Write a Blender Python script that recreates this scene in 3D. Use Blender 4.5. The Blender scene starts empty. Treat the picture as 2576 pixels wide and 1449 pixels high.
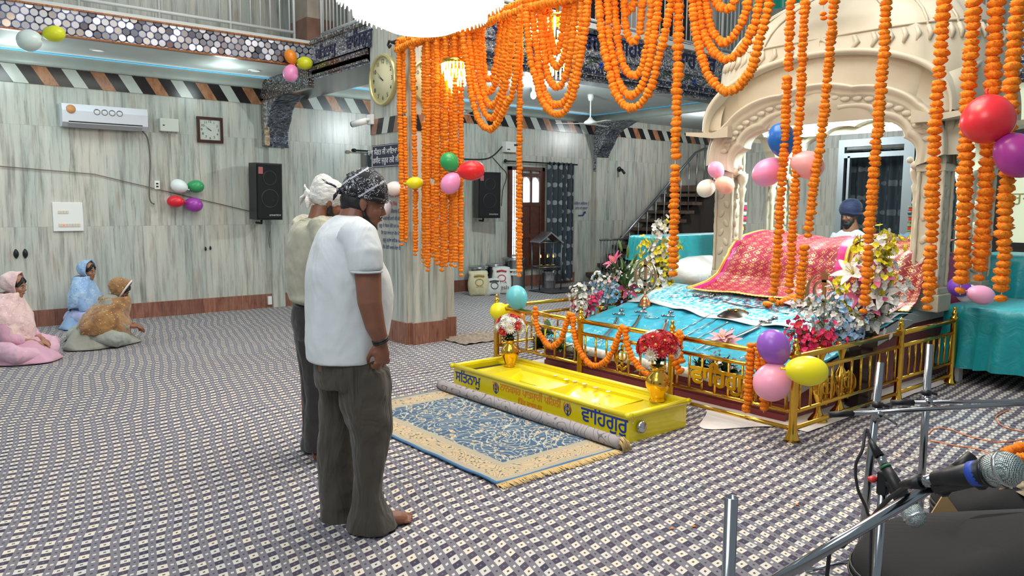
import bpy, bmesh, math, random
import numpy as np
from mathutils import Vector, Matrix, noise as mnoise
R_ = random.Random(7)
PI = math.pi
SC = bpy.context.scene
COL = SC.collection
# ------------------------------------------------------------------ camera
# hall axes: x along the left-hand wall, y towards that wall, z up; camera stands at (0,0,1.6)
FPX, CXP, CYP = 1900.0, 1288.0, 724.5
_vr = Vector((3600-CXP, -(530-CYP), -FPX)).normalized()
_n = Vector((1, -.005, 0)).cross(_vr).normalized()
if _n.y < 0: _n = -_n
_vy = _n.cross(_vr)
RM = Matrix((_vr, _vy, _n))
CAM = Vector((0, 0, 1.6))
cd = bpy.data.cameras.new('camera'); cam = bpy.data.objects.new('camera', cd); COL.objects.link(cam)
cd.sensor_width = 36; cd.lens = FPX/2576*36; cd.clip_start = .05
cam.matrix_world = Matrix.Translation(CAM) @ RM.to_4x4()
SC.camera = cam
# ------------------------------------------------------------------ world, exposure
SC.view_settings.view_transform = 'Standard'; SC.view_settings.look = 'None'
SC.view_settings.gamma = 1; SC.view_settings.exposure = 0.0
w = bpy.data.worlds.new('world'); SC.world = w; w.use_nodes = True
w.node_tree.nodes['Background'].inputs[0].default_value = (.80, .93, 1.0, 1)
w.node_tree.nodes['Background'].inputs[1].default_value = .42
# ------------------------------------------------------------------ lamps
def lamp(kind, name, loc, power, col, size=.3, aim=None, sy=None, spot=None):
    d = bpy.data.lights.new(name, kind); d.energy = power; d.color = col
    if kind == 'AREA':
        d.shape = 'RECTANGLE'; d.size = size; d.size_y = sy or size
    else:
        d.shadow_soft_size = size
    o = bpy.data.objects.new(name, d); COL.objects.link(o); o.location = loc
    if aim is not None:
        o.rotation_euler = (Vector(aim)-Vector(loc)).to_track_quat('-Z', 'Y').to_euler()
    return o
lamp('AREA', 'hall_ceiling_light', (4.2, 4.6, 6.6), 540, (1, .97, .91), 5, (4.2, 4.4, 0), 5)
lamp('AREA', 'hall_rear_light', (-1.0, 1.5, 4.6), 130, (.93, .97, 1), 2.5, (4, 5, 1))
lamp('POINT', 'bulb_light', (7.37, 8.45, 3.12), 165, (.86, .97, 1), .06)
lamp('POINT', 'warm_rail_fill', (3.3, 2.3, 3.7), 80, (1, .78, .45), .3)  # added warm fill for the carpet by the rail, apart from the chandeliers
lamp('AREA', 'aisle_light', (1.2, 10.4, 3.36), 24, (.82, .98, 1), 3.5, (1.2, 10.4, 0), .5)
lamp('AREA', 'aisle_light', (-2.2, 10.0, 3.36), 60, (.75, .97, 1), 2.5, (-2.2, 10.0, 0), .5)
lamp('AREA', 'cove_strip_light', (1.0, 11.16, 3.40), 5, (.84, 1, .98), 9, (1.0, 11.0, 5), .08)
lamp('AREA', 'cove_strip_light', (8.2, 11.16, 3.40), 4, (.84, .98, 1), 6, (8.2, 11.0, 5), .08)
lamp('POINT', 'downlight_glow', (1.3, 10.75, 3.25), 8, (.85, 1, .98), .14)
lamp('POINT', 'downlight_glow', (3.7, 10.6, 3.25), 8, (.85, 1, .98), .14)
lamp('POINT', 'rear_bay_fill', (13.0, 9.2, 3.25), 85, (.95, .98, 1), .08)  # added fill to brighten the stair bay, no lamp fitting behind it
lamp('POINT', 'pavilion_inner_light', (8.05, 4.0, 2.72), 230, (.66, .95, 1), .15)
lamp('AREA', 'pavilion_spot', (5.0, 4.4, 3.9), 8, (1, .80, .52), .6, (8, 4, 2.4))
# ------------------------------------------------------------------ pixel helpers (points of the hall measured in the photograph)
def ray(px, py): return RM @ Vector((px-CXP, -(py-CYP), -FPX))
def onz(px, py, z=0.0):
    d = ray(px, py); return CAM + d*((z-CAM.z)/d.z)
def onx(px, py, x):
    d = ray(px, py); return CAM + d*(x/d.x)
def ony(px, py, y):
    d = ray(px, py); return CAM + d*(y/d.y)
VIEW = RM @ Vector((0, 0, -1)); LAT = RM @ Vector((1, 0, 0))
def depth(p): return (Vector(p)-CAM).dot(VIEW)
def ppm(p): return FPX/depth(p)
# ------------------------------------------------------------------ material nodes
class S:
    def __init__(s, g, k): s.g = g; s.k = k
    def __add__(a, b): return a.g.m('ADD', a, b)
    def __radd__(a, b): return a.g.m('ADD', a, b)
    def __sub__(a, b): return a.g.m('SUBTRACT', a, b)
    def __rsub__(a, b): return a.g.m('SUBTRACT', b, a)
    def __mul__(a, b): return a.g.m('MULTIPLY', a, b)
    def __rmul__(a, b): return a.g.m('MULTIPLY', a, b)
    def __truediv__(a, b): return a.g.m('DIVIDE', a, b)
    def lt(a, b): return a.g.m('LESS_THAN', a, b)
    def gt(a, b): return a.g.m('GREATER_THAN', a, b)
    def fr(a): return a.g.m('FRACT', a)
    def fl(a): return a.g.m('FLOOR', a)
    def ab(a): return a.g.m('ABSOLUTE', a)
    def sin(a): return a.g.m('SINE', a)
    def mn(a, b): return a.g.m('MINIMUM', a, b)
    def mx(a, b): return a.g.m('MAXIMUM', a, b)
    def pw(a, b): return a.g.m('POWER', a, b)
def lin(c):
    return tuple((v/12.92 if v <= .04045 else ((v+.055)/1.055)**2.4) for v in [x/255 for x in c])+(1,)
class G:
    def __init__(s, name, rough=.5, metal=0.0):
        s.mat = bpy.data.materials.new(name); s.mat.use_nodes = True
        s.t = s.mat.node_tree; s.b = s.t.nodes['Principled BSDF']
        s.b.inputs['Roughness'].default_value = rough; s.b.inputs['Metallic'].default_value = metal
    def n(s, t): return s.t.nodes.new('ShaderNode'+t)
    def put(s, inp, v):
        if isinstance(v, S): s.t.links.new(v.k, inp)
        elif isinstance(v, (tuple, list)) and len(v) == 3 and inp.type == 'RGBA': inp.default_value = lin(v)
        else: inp.default_value = v
    def m(s, op, a, b=None, c=None):
        n = s.n('Math'); n.operation = op
        for i, v in enumerate((a, b, c)):
            if v is not None: s.put(n.inputs[i], v)
        return S(s, n.outputs[0])
    def co(s, kind='Object'):
        n = s.n('TexCoord'); return S(s, n.outputs[kind])
    def xyz(s, v=None):
        n = s.n('SeparateXYZ'); s.put(n.inputs[0], v or s.co()); return [S(s, o) for o in n.outputs]
    def vec(s, x, y, z=0.0):
        n = s.n('CombineXYZ')
        for i, v in enumerate((x, y, z)): s.put(n.inputs[i], v)
        return S(s, n.outputs[0])
    def noise(s, v=None, scale=5., det=2., rough=.5, dist=0.):
        n = s.n('TexNoise')
        if v is not None: s.put(n.inputs['Vector'], v)
        else: s.put(n.inputs['Vector'], s.co())
        n.inputs['Scale'].default_value = scale; n.inputs['Detail'].default_value = det
        n.inputs['Roughness'].default_value = rough; n.inputs['Distortion'].default_value = dist
        return S(s, n.outputs[0])
    def vor(s, v=None, scale=5., feat='F1', out=0, rnd=1.):
        n = s.n('TexVoronoi'); n.feature = feat
        s.put(n.inputs['Vector'], v or s.co())
        n.inputs['Scale'].default_value = scale
        if 'Randomness' in n.inputs: n.inputs['Randomness'].default_value = rnd
        return S(s, n.outputs[out])
    def mix(s, f, a, b):
        n = s.n('Mix'); n.data_type = 'RGBA'
        s.put(n.inputs[0], f); s.put(n.inputs[6], a); s.put(n.inputs[7], b)
        return S(s, n.outputs[2])
    def rmp(s, v, a, b, lo=0., hi=1.):
        n = s.n('MapRange'); s.put(n.inputs[0], v)
        for i, q in enumerate((a, b, lo, hi)): n.inputs[i+1].default_value = q
        return S(s, n.outputs[0])
    def white(s, v):
        n = s.n('TexWhiteNoise'); n.noise_dimensions = '3D'; s.put(n.inputs['Vector'], v)
        return S(s, n.outputs[0])
    def col(s, v): s.put(s.b.inputs['Base Color'], v); return s
    def set(s, k, v): s.put(s.b.inputs[k], v); return s
    def bump(s, h, st=.5, d=.01):
        n = s.n('Bump'); n.inputs['Strength'].default_value = st; n.inputs['Distance'].default_value = d
        s.put(n.inputs['Height'], h); s.t.links.new(n.outputs[0], s.b.inputs['Normal']); return s
def M(name, c, rough=.5, metal=0., var=0., vs=8., bs=0., bst=.3, bd=.004, emit=None, es=1., **kw):
    g = G(name, rough, metal)
    if var:
        d = tuple(max(0, int(v*(1-var))) for v in c)
        g.col(g.mix(g.rmp(g.noise(scale=vs, det=3), .3, .7), d, tuple(c)))
    else: g.col(tuple(c))
    if bs: g.bump(g.noise(scale=bs, det=3), bst, bd)
    if emit: g.set('Emission Color', tuple(emit)); g.set('Emission Strength', es)
    for k, v in kw.items(): g.set(k.replace('_', ' '), v)
    return g.mat
# ------------------------------------------------------------------ mesh builder
class MB:
    def __init__(s): s.v = []; s.f = []; s.mi = []; s.sm = []; s.cur = 0; s.x = None
    def add(s, vs, fs, smooth=True):
        o = len(s.v)
        if s.x is not None: vs = [s.x @ Vector(v) for v in vs]
        s.v += [tuple(v) for v in vs]
        s.f += [tuple(i+o for i in f) for f in fs]
        s.mi += [s.cur]*len(fs); s.sm += [smooth]*len(fs); return s
    def box(s, a, b, M4=None, bev=0.0):
        x0, y0, z0 = a; x1, y1, z1 = b
        if bev > 0:
            bm = bmesh.new(); bmesh.ops.create_cube(bm, size=1)
            for v in bm.verts:
                v.co = Vector(((x0+x1)/2+v.co.x*(x1-x0), (y0+y1)/2+v.co.y*(y1-y0), (z0+z1)/2+v.co.z*(z1-z0)))
            bmesh.ops.bevel(bm, geom=list(bm.edges), offset=bev, segments=2, affect='EDGES', profile=.6)
            vs = [v.co.copy() for v in bm.verts]; bm.verts.index_update()
            fs = [[v.index for v in f.verts] for f in bm.faces]; bm.free()
        else:
            vs = [(x0, y0, z0), (x1, y0, z0), (x1, y1, z0), (x0, y1, z0), (x0, y0, z1), (x1, y0, z1), (x1, y1, z1), (x0, y1, z1)]
            fs = [(0, 3, 2, 1), (4, 5, 6, 7), (0, 1, 5, 4), (1, 2, 6, 5), (2, 3, 7, 6), (3, 0, 4, 7)]
        if M4 is not None: vs = [M4 @ Vector(v) for v in vs]
        return s.add(vs, fs, False)
    def rings(s, rs, closed=True, cap=True, smooth=True, loop=False):
        n = len(rs[0]); vs = [p for r in rs for p in r]; fs = []
        k = len(rs)
        for i in range(k if loop else k-1):
            a = i*n; b = ((i+1) % k)*n
            for j in range(n if closed else n-1):
                j2 = (j+1) % n; fs.append((a+j, a+j2, b+j2, b+j))
        if cap and closed and not loop:
            fs.append(tuple(range(n-1, -1, -1))); fs.append(tuple(range((k-1)*n, k*n)))
        return s.add(vs, fs, smooth)
    def tube(s, pts, r, n=10, cap=True, sy=1.0, up=None, loop=False):
        pts = [Vector(p) for p in pts]; rs = []
        if not isinstance(r, (list, tuple)): r = [r]*len(pts)
        prev = None
        for i, p in enumerate(pts):
            if loop: t = pts[(i+1) % len(pts)]-pts[i-1]
            else: t = pts[min(i+1, len(pts)-1)]-pts[max(i-1, 0)]
            t.normalize()
            u = prev if prev is not None else (Vector(up) if up else (Vector((0, 0, 1)) if abs(t.z) < .9 else Vector((1, 0, 0))))
            u = (u - t*u.dot(t)).normalized(); prev = u
            w_ = t.cross(u)
            rs.append([p + (u*math.cos(2*PI*j/n)*sy + w_*math.sin(2*PI*j/n))*r[i] for j in range(n)])
        return s.rings(rs, cap=cap, loop=loop)
    def cyl(s, a, b, r0, r1=None, n=14): return s.tube([a, b], [r0, r0 if r1 is None else r1], n)
    def lathe(s, prof, c=(0, 0, 0), n=20, ax='z', sx=1., sy=1., cap=True):
        rs = []
        for r, h in prof:
            ring = []
            for j in range(n):
                a = 2*PI*j/n; x, y = r*math.cos(a)*sx, r*math.sin(a)*sy
                p = (x, y, h) if ax == 'z' else ((h, x, y) if ax == 'x' else (y, h, x))
                ring.append((c[0]+p[0], c[1]+p[1], c[2]+p[2]))
            rs.append(ring)
        return s.rings(rs, cap=cap)
    def ell(s, c, r, n=16, m=10, M4=None):
        if not hasattr(r, '__len__'): r = (r, r, r)
        rs = []
        for i in range(m+1):
            th = max(.02, min(PI-.02, PI*i/m)); ring = []
            for j in range(n):
                a = 2*PI*j/n
                p = Vector((r[0]*math.sin(th)*math.cos(a), r[1]*math.sin(th)*math.sin(a), -r[2]*math.cos(th)))
                if M4 is not None: p = M4 @ p
                ring.append(p+Vector(c))
            rs.append(ring)
        return s.rings(rs)
    def grid(s, fn, nu, nv, smooth=True):
        vs = [fn(i/nu, j/nv) for i in range(nu+1) for j in range(nv+1)]
        fs = [(i*(nv+1)+j, (i+1)*(nv+1)+j, (i+1)*(nv+1)+j+1, i*(nv+1)+j+1) for i in range(nu) for j in range(nv)]
        return s.add(vs, fs, smooth)
    def prism(s, poly, f0, f1, smooth=False):
        """poly: list of 2D points; f0,f1 map a 2D point to 3D on the two sides"""
        n = len(poly); vs = [f0(*p) for p in poly]+[f1(*p) for p in poly]
        fs = [tuple(range(n-1, -1, -1)), tuple(range(n, 2*n))]+[(i, (i+1) % n, n+(i+1) % n, n+i) for i in range(n)]
        return s.add(vs, fs, smooth)
    def build(s, name, mats, parent=None, loc=(0, 0, 0), rot=None, mods=None):
        me = bpy.data.meshes.new(name)
        me.from_pydata(s.v, [], s.f)
        if not isinstance(mats, (list, tuple)): mats = [mats]
        for m_ in mats: me.materials.append(m_)
        me.polygons.foreach_set('material_index', s.mi); me.polygons.foreach_set('use_smooth', s.sm); me.update()
        o = bpy.data.objects.new(name, me); COL.objects.link(o); o.location = loc
        if rot: o.rotation_euler = rot
        if parent: o.parent = parent
        return o
def fixn(o):
    bm = bmesh.new(); bm.from_mesh(o.data); bmesh.ops.recalc_face_normals(bm, faces=bm.faces); bm.to_mesh(o.data); bm.free(); return o
def mod(o, t, **kw):
    m_ = o.modifiers.new(t.lower(), t)
    for k, v in kw.items(): setattr(m_, k, v)
    return o
def remesh(o, vox=.01, sm=6, fac=.5):
    mod(o, 'REMESH', mode='VOXEL', voxel_size=vox, use_smooth_shade=True)
    if sm: mod(o, 'SMOOTH', iterations=sm, factor=fac)
    return o
def tag(o, label, cat, group=None, kind=None):
    o['label'] = label; o['category'] = cat
    if group: o['group'] = group
    if kind: o['kind'] = kind
    return o
def thing(name, loc, label, cat, group=None, rz=0., rot=None):
    o = bpy.data.objects.new(name, None); COL.objects.link(o); o.location = loc
    o.rotation_euler = rot or (0, 0, rz); o.empty_display_size = .1
    return tag(o, label, cat, group)
def struct(o): o['kind'] = 'structure'; return o
def text(body, size, mat, name, parent=None, M4=None, ext=.001, align='CENTER', off=0., sx=1.):
    c = bpy.data.curves.new(name, 'FONT'); c.body = body; c.size = size; c.extrude = ext; c.align_x = align; c.align_y = 'CENTER'
    t_ = bpy.data.objects.new(name, c); COL.objects.link(t_)
    dg = bpy.context.evaluated_depsgraph_get()
    me = bpy.data.meshes.new_from_object(t_.evaluated_get(dg)); bpy.data.objects.remove(t_)
    me.materials.clear(); me.materials.append(mat)
    if off:      # bolder strokes: the letter shapes repeated with tiny shifts
        bm = bmesh.new(); bm.from_mesh(me); src = list(bm.verts)+list(bm.edges)+list(bm.faces)
        for k, (dx, dy) in enumerate(((off, 0), (-off, 0), (0, off), (0, -off))):
            d = bmesh.ops.duplicate(bm, geom=src)['geom']
            bmesh.ops.translate(bm, verts=[v for v in d if isinstance(v, bmesh.types.BMVert)], vec=(dx, dy, -.00006*(k+1)))
        bm.to_mesh(me); bm.free()
    o = bpy.data.objects.new(name, me); COL.objects.link(o)
    if M4 is not None: o.matrix_local = M4
    if parent: o.parent = parent
    return o
def face_mx(p, right, up=(0, 0, 1)):
    """matrix placing local xy text so that local x=right, local y=up"""
    r = Vector(right).normalized(); u = Vector(up).normalized(); n = r.cross(u)
    m_ = Matrix((r, u, n)).transposed().to_4x4(); m_.translation = Vector(p); return m_
def interp(tab, t):
    if t <= tab[0][0]: return tab[0][1:]
    for a, b in zip(tab, tab[1:]):
        if t <= b[0]:
            k = (t-a[0])/(b[0]-a[0]); return tuple(u+(v-u)*k for u, v in zip(a[1:], b[1:]))
    return tab[-1][1:]
def smooth_path(pts, k=6):
    P = [Vector(p) for p in pts]; out = []
    for i in range(len(P)-1):
        p0 = P[max(i-1, 0)]; p1 = P[i]; p2 = P[i+1]; p3 = P[min(i+2, len(P)-1)]
        for j in range(k):
            t = j/k
            out.append(.5*((2*p1)+(p2-p0)*t+(2*p0-5*p1+4*p2-p3)*t*t+(3*p1-p0-3*p2+p3)*t**3))
    out.append(P[-1]); return out
# ================================================================== setting materials
def carpet_mat():
    g = G('carpet_weave', .85); x, y, z = g.xyz()
    n1 = g.noise(scale=.9, det=2); n2 = g.noise(scale=2.3, det=1)
    left = g.rmp(x, -1.5, 2.2, 1., 0.)
    def near(cx, cy, r): return g.rmp(((x-cx)*(x-cx)+(y-cy)*(y-cy)).pw(.5), r*.3, r, 1., 0.)
    fold = near(4.75, 2.35, 1.0)*((x*9.+y*17.+n2*7.).sin())+near(3.95, 6.35, 1.1)*((x*21.-y*8.+n2*6.).sin())*.8
    u = (x + fold*.016 - y*.235 + (n1-.5)*.22 + left*(y*.9).sin()*.10)/.083
    v = (y + fold*.014 - x*.083 + left*(x*.42) + (n2-.5)*.08)/.083
    fu = u.fr(); fv = v.fr()
    A = fu.lt(.52)
    sq = fv.lt(.52)
    cu = (fu-.26).ab(); cv = (fv-.26).ab()
    dotc = cu.lt(.07)*cv.lt(.07)
    dv = (fv-.76).ab(); dotd = cu.lt(.05)*dv.lt(.05)
    wn = g.white(g.vec(u.fl(), v.fl()))
    cream = g.mix(wn, (206, 202, 196), (226, 214, 194)); dark = g.mix(wn, (62, 58, 74), (84, 76, 90))
    A1 = g.mix(dotc, cream, (92, 84, 74)); A2 = g.mix(dotd, dark, (110, 108, 122))
    colA = g.mix(sq, A2, A1)
    bu = (fu-.76).ab()
    w1 = bu.lt(.085)*cv.lt(.085); w2 = bu.lt(.06)*dv.lt(.07)
    gr = g.mix(g.noise(scale=3, det=2), (112, 112, 124), (132, 126, 128))
    B = g.mix(w2, g.mix(w1, gr, (214, 208, 204)), (70, 66, 78))
    c = g.mix(A, B, colA)
    c = g.mix(g.rmp(g.noise(scale=260, det=1), .35, .65, 0, .22), c, (70, 68, 80))
    g.col(c); g.bump(g.noise(scale=1.7, det=3, dist=.6)*1.0 + fold*.42 + g.noise(scale=300, det=1)*.02, .9, .05)
    g.set('Specular IOR Level', .2)
    return g.mat
def marble_mat(name='streaked_marble', tint=0):
    g = G(name, .28); x, y, z = g.xyz(); h = x+y
    # slabs ~ .42 m wide, each with its own vein offset
    sl = (h/.42).fl(); rnd = g.white(g.vec(sl, (z/1.3).fl()))
    vv = g.vec(h*9., z*.6 + rnd*7, rnd*13)
    n = g.noise(vv, 1.6, 5, .65, .15); n2 = g.noise(g.vec(h*26., z*1.6, rnd*5), 1., 4, .7, .1); n3 = g.noise(g.vec(h*3., z*.5, 3.), 1.2, 2)
    base = g.mix(g.rmp(n3, .35, .65), (180, 186, 178), (200, 196, 184))
    c = g.mix(g.rmp(n, .48, .70, 0, .8), base, (112, 114, 106))
    c = g.mix(g.rmp(n2, .60, .74, 0, .7), c, (86, 92, 84))
    c = g.mix(g.rmp(n, .30, .42, .35, 0), c, (222, 222, 214))
    c = g.mix(g.rmp(g.noise(g.vec(h*7, z*1.3, 9.), 1.1, 3), .62, .75, 0, .4), c, (150, 112, 92))
    seam = (((h/.42).fr()-.5).ab()).gt(.493).mx(((z/1.3).fr()-.5).ab().gt(.4985))
    g.col(g.mix(seam*.25, c, (90, 88, 80))); g.bump(seam*-1., .3, .002)
    return g.mat, g
def stripe_band_mat():
    """slanted mosaic: black, orange stone, black, white"""
    g = G('slanted_mosaic', .22); x, y, z = g.xyz()
    u = ((x + (z-3.24)*.62 + y*.0)/STRIPE_P + STRIPE_O).fr()*4.
    k = u.fl()
    n = g.noise(g.vec(x*14, z*5, y), 1.2, 4, .7)
    wht = g.mix(n, (178, 186, 178), (206, 208, 198)); org = g.mix(g.rmp(n, .3, .7), (134, 84, 58), (196, 138, 98))
    blk = g.mix(g.noise(scale=70, det=2), (14, 13, 17), (38, 34, 38))
    isw = k.gt(2.5); iso = (k-1.).ab().lt(.5)
    g.col(g.mix(isw, g.mix(iso, blk, org), wht)); return g.mat
MAR, MARG = marble_mat()
CARPET = carpet_mat()
def redstone():
    g = G('red_sandstone_skirting', .35); x, y, z = g.xyz(); h = x+y
    rnd = g.white(g.vec((h/.19).fl(), 0., 2.))
    n = g.noise(g.vec(h*20, z*3, rnd*9), 1., 5, .7, .5)
    c = g.mix(g.rmp(n, .3, .7), (110, 66, 54), (176, 122, 100)); c = g.mix(rnd*.45, c, (96, 62, 54))
    seam = (((h/.19).fr()-.5).ab()).gt(.485); g.col(g.mix(seam*.6, c, (62, 42, 36))); return g.mat
RED = redstone()
# ---- mirror work
def hexmirror():
    g = G('hexagon_mirror_work', .2, .75); x, y, z = g.xyz()
    s = 1/.086; px = (x+y)*s; pz = z*s
    def cell(ox, oz):
        qx, qz = px+ox, (pz+oz)/1.732; a = qx.fr()-.5; b = (qz.fr()-.5)*1.732
        return a, b, qx.fl(), qz.fl()
    A, B = cell(0., 0.), cell(.5, .866)
    hd = lambda a, b: (a.ab()).mx(a.ab()*.5+b.ab()*.866)
    dA, dB = hd(A[0], A[1]), hd(B[0], B[1]); k = dA.lt(dB); nk = 1.-k
    cx_, cz_ = A[2]*k+(B[2]+31.)*nk, A[3]*k+(B[3]+57.)*nk; d = dA.mn(dB)
    rn = g.white(g.vec(cx_, cz_, 1.)); rn2 = g.white(g.vec(cx_, cz_, 8.))
    u_ = A[0]*k+B[0]*nk; v_ = A[1]*k+B[1]*nk
    hexa = (u_*u_+v_*v_).pw(.5).lt(.44)
    tri = g.white(g.vec((px*2).fl(), (pz*1.15).fl(), 4.))
    g.col(g.mix(hexa, g.mix(tri, (18, 18, 30), (96, 104, 140)), g.mix(rn, (138, 136, 142), (200, 200, 204))))
    g.bump(u_*(rn-.5)*1.6+v_*(rn2-.5)*1.6+hexa*.4, .55, .02); g.set('Roughness', g.rmp(rn, 0, 1, .15, .4))
    return g.mat
def tilemirror(name, su, sv, c1, c2, c3, rough=.2, st=.16):
    g = G(name, rough, .4); x, y, z = g.xyz(); v = z*sv; u = (x+y)*su + v.fl()*.5
    r = g.white(g.vec(u.fl(), v.fl(), 1.)); r2 = g.white(g.vec(u.fl(), v.fl(), 5.))
    e = ((u.fr()-.5).ab().gt(.44)).mx((v.fr()-.5).ab().gt(.40))
    c = g.mix(r, c1, c2); c = g.mix(r2.gt(.86), c, c3); g.col(g.mix(e, c, (12, 14, 24)))
    g.bump(r, st, .01); return g.mat
HEXM = hexmirror()
CHIP = tilemirror('mirror_chip_mosaic', 34, 48, (84, 88, 98), (190, 194, 200), (226, 226, 230))
SCAL = tilemirror('mirror_brick_arch', 30, 62, (70, 84, 112), (214, 224, 236), (60, 96, 190))
BLUM = tilemirror('blue_mirror_moulding', 60, 40, (14, 16, 34), (84, 90, 116), (200, 205, 220))
BROWNM = tilemirror('brown_mirror_moulding', 55, 60, (46, 30, 26), (150, 138, 134), (215, 205, 200))
PLAST = M('pale_plaster', (186, 192, 184), .7, var=.06, vs=3)
CEILM = M('ceiling_plaster', (206, 214, 212), .55, var=.05, vs=2)
COVE = M('cornice_tile', (196, 206, 198), .35, var=.05, vs=5)
BLUELED = M('blue_cove_line', (90, 175, 215), .4, emit=(70, 170, 220), es=.25)
ORNG = M('orange_edge_beads', (190, 110, 40), .35, var=.5, vs=60)
WHITEP = M('white_painted_steel', (206, 208, 206), .4)
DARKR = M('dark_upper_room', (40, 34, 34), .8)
BROWNS = M('brown_stone', (128, 92, 78), .5, var=.2, vs=6)
INK = M('blue_sign_paint', (24, 34, 120), .5)
INKD = M('dark_blue_glass_letter', (24, 28, 66), .3)
# ================================================================== floor, walls
WY = 11.5
b = MB(); N = 90
def fl(u, v):
    x = -5+u*20; y = -4+v*15.5
    return (x, y, 0)
b.grid(fl, 4, 4); struct(b.build('floor', CARPET))
x0s = onz(0, 0)  # unused reference
pa = ony(73.6, 211, WY).x; pb = ony(223, 226, WY).x
STRIPE_P = pb-pa; STRIPE_O = 1 - ((pa + (3.115-3.24)*.62)/STRIPE_P) % 1
STM = stripe_band_mat()
b = MB(); b.box((-5, WY, 0), (16, WY+.2, 7)); struct(b.build('wall_left', MAR))
b = MB(); b.box((-5, WY-.02, 3.12), (11.75, WY+.01, 3.345)); b.box((12.1, WY-.02, 3.12), (16, WY+.01, 3.345)); struct(b.build('trim_1', STM))
b = MB(); b.box((-5, WY-.035, 0), (11.2, WY+.01, .215)); struct(b.build('baseboard_left', RED))
# pilasters on the left wall under the two mirrored arches
b = MB(); b.box((4.60, WY-.07, .0), (4.80, WY+.01, 3.1)); b.box((11.75, WY-.10, 0), (12.1, WY+.01, 3.35)); struct(b.build('trim_2', MAR))
# cornice (quarter-round cove) under the gallery ceiling
def cove(name, path, out, z0=3.35, h=.13, d=.30):
    """path: two wall points; out: unit vector away from the wall"""
    b = MB(); rs = []
    prof = [(0, 0), (.05, .0), (.07, .02)]+[(.07+(d-.07)*(1-math.cos(a)), .03+(h-.03)*math.sin(a)) for a in [k*PI/2/6 for k in range(7)]]+[(0, h)]
    for p in path: rs.append([Vector(p)+Vector(out)*q[0]+Vector((0, 0, z0+q[1])) for q in prof])
    b.rings(rs, closed=True); return struct(b.build(name, COVE))
cove('trim_3', [(-5, WY, 0), (11.75, WY, 0)], (0, -1, 0))
cove('trim_4', [(11.75, WY, 0), (11.75, 7.6, 0)], (-1, 0, 0))
b = MB(); b.box((-5, WY-.36, 3.462), (11.4, WY-.31, 3.474)); b.box((11.38, 7.7, 3.462), (11.43, WY-.36, 3.474)); struct(b.build('trim_5', BLUELED))
# gallery ceiling slab: along the wall, and over the deeper bay behind the pillar
b = MB(); b.box((-5, 9.82, 3.475), (4.62, WY, 3.8)); b.box((4.62, 7.55, 3.475), (16, WY, 3.8)); b.box((12.3, -2, 3.475), (16, 7.55, 3.8))
struct(b.build('ceiling', CEILM))
# fascia of the gallery on the left: hexagonal mirrors between orange beaded edges
b = MB(); b.box((-5, 9.76, 3.45), (4.60, 9.82, 3.73)); struct(b.build('trim_6', HEXM))
b = MB(); b.box((-5, 9.74, 3.435), (4.60, 9.825, 3.452)); b.box((-5, 9.74, 3.728), (4.60, 9.825, 3.745)); struct(b.build('trim_7', ORNG))
# mirrored beam from the wall side to the pillar (runs along y) and beam beyond the pillar (along x)
def fascia(name, p, q, out, z0, z1):
    """chip-mirror band with moulded edges; p,q ground points of the face, out = outward normal"""
    p, q, o = Vector(p), Vector(q), Vector(out)
    H = z1-z0
    def sl(mat, a, c, dp, nm):
        b = MB(); P = [p+o*0, q+o*0, q+o*dp, p+o*dp]
        vs = [(*P[i][:2], z0+a*H) for i in range(4)]+[(*P[i][:2], z0+c*H) for i in range(4)]
        b.add(vs, [(0, 3, 2, 1), (4, 5, 6, 7), (0, 1, 5, 4), (1, 2, 6, 5), (2, 3, 7, 6), (3, 0, 4, 7)], False)
        return struct(b.build(nm, mat))
    return sl
zc = 3.30
s_ = fascia('', (4.57, 9.76, 0), (4.57, 8.2, 0), (-1, 0, 0), zc, 3.80)
for i, (m_, a, c, d) in enumerate([(BROWNM, 0, .06, .05), (CHIP, .06, .17, .02), (BROWNM, .17, .27, .055), (BLUM, .27, .31, .03), (CHIP, .31, .86, .02), (BROWNM, .86, .93, .045), (CHIP, .93, 1, .03)]):
    s_(m_, a, c, d, 'trim_%d' % (8+i))
b = MB(); b.box((4.55, 8.2, 3.27), (5.28, 11.5, 3.475)); struct(b.build('trim_15', CHIP))
# lower run of the beam: from the fascia to the wall below the ceiling, with a scalloped mirror arch
b = MB(); b.box((4.52, 9.8, 3.18), (4.60, WY, 3.475)); struct(b.build('trim_16', BROWNM))
def arch_bracket(name, x0, x1, yw, ztop, zbot, reach):
    """cusped quarter arch springing from the left wall, mirrored soffit"""
    b = MB(); pts = []
    n = 24
    for i in range(n+1):
        t = i/n; a = t*PI/2
        y = yw-.10-reach*(1-math.cos(a)); z = zbot+(ztop-zbot)*math.sin(a)
        sc = .045*abs(math.sin(t*PI*2.5)); pts.append((y-.0+sc*math.cos(a), z+sc*.7*math.sin(a)-.02))
    for x, nx in ((x0, x1),):
        rs = [[(x0, y, z) for y, z in pts], [(x1, y, z) for y, z in pts]]
        b.rings(rs, closed=False, cap=False)
    o = struct(b.build(name, SCAL))
    b = MB(); poly = [(yw, zbot)]+pts+[(yw, ztop)]
    b.prism(poly, lambda y, z: (x0-.012, y, z), lambda y, z: (x1+.012, y, z))
    struct(b.build(name[:-1]+str(int(name[-1])+1), CHIP)); return o
arch_bracket('trim_17', 4.56, 4.90, WY, 3.20, 2.50, .62)
arch_bracket('trim_27', 11.76, 12.1, WY, 3.34, 2.35, .9)
b = MB(); b.box((4.52, WY-.12, 2.5), (4.60, WY, 3.2)); struct(b.build('trim_19', M('silver_mirror_strip', (200, 196, 188), .12, 1., var=.5, vs=30)))
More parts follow.
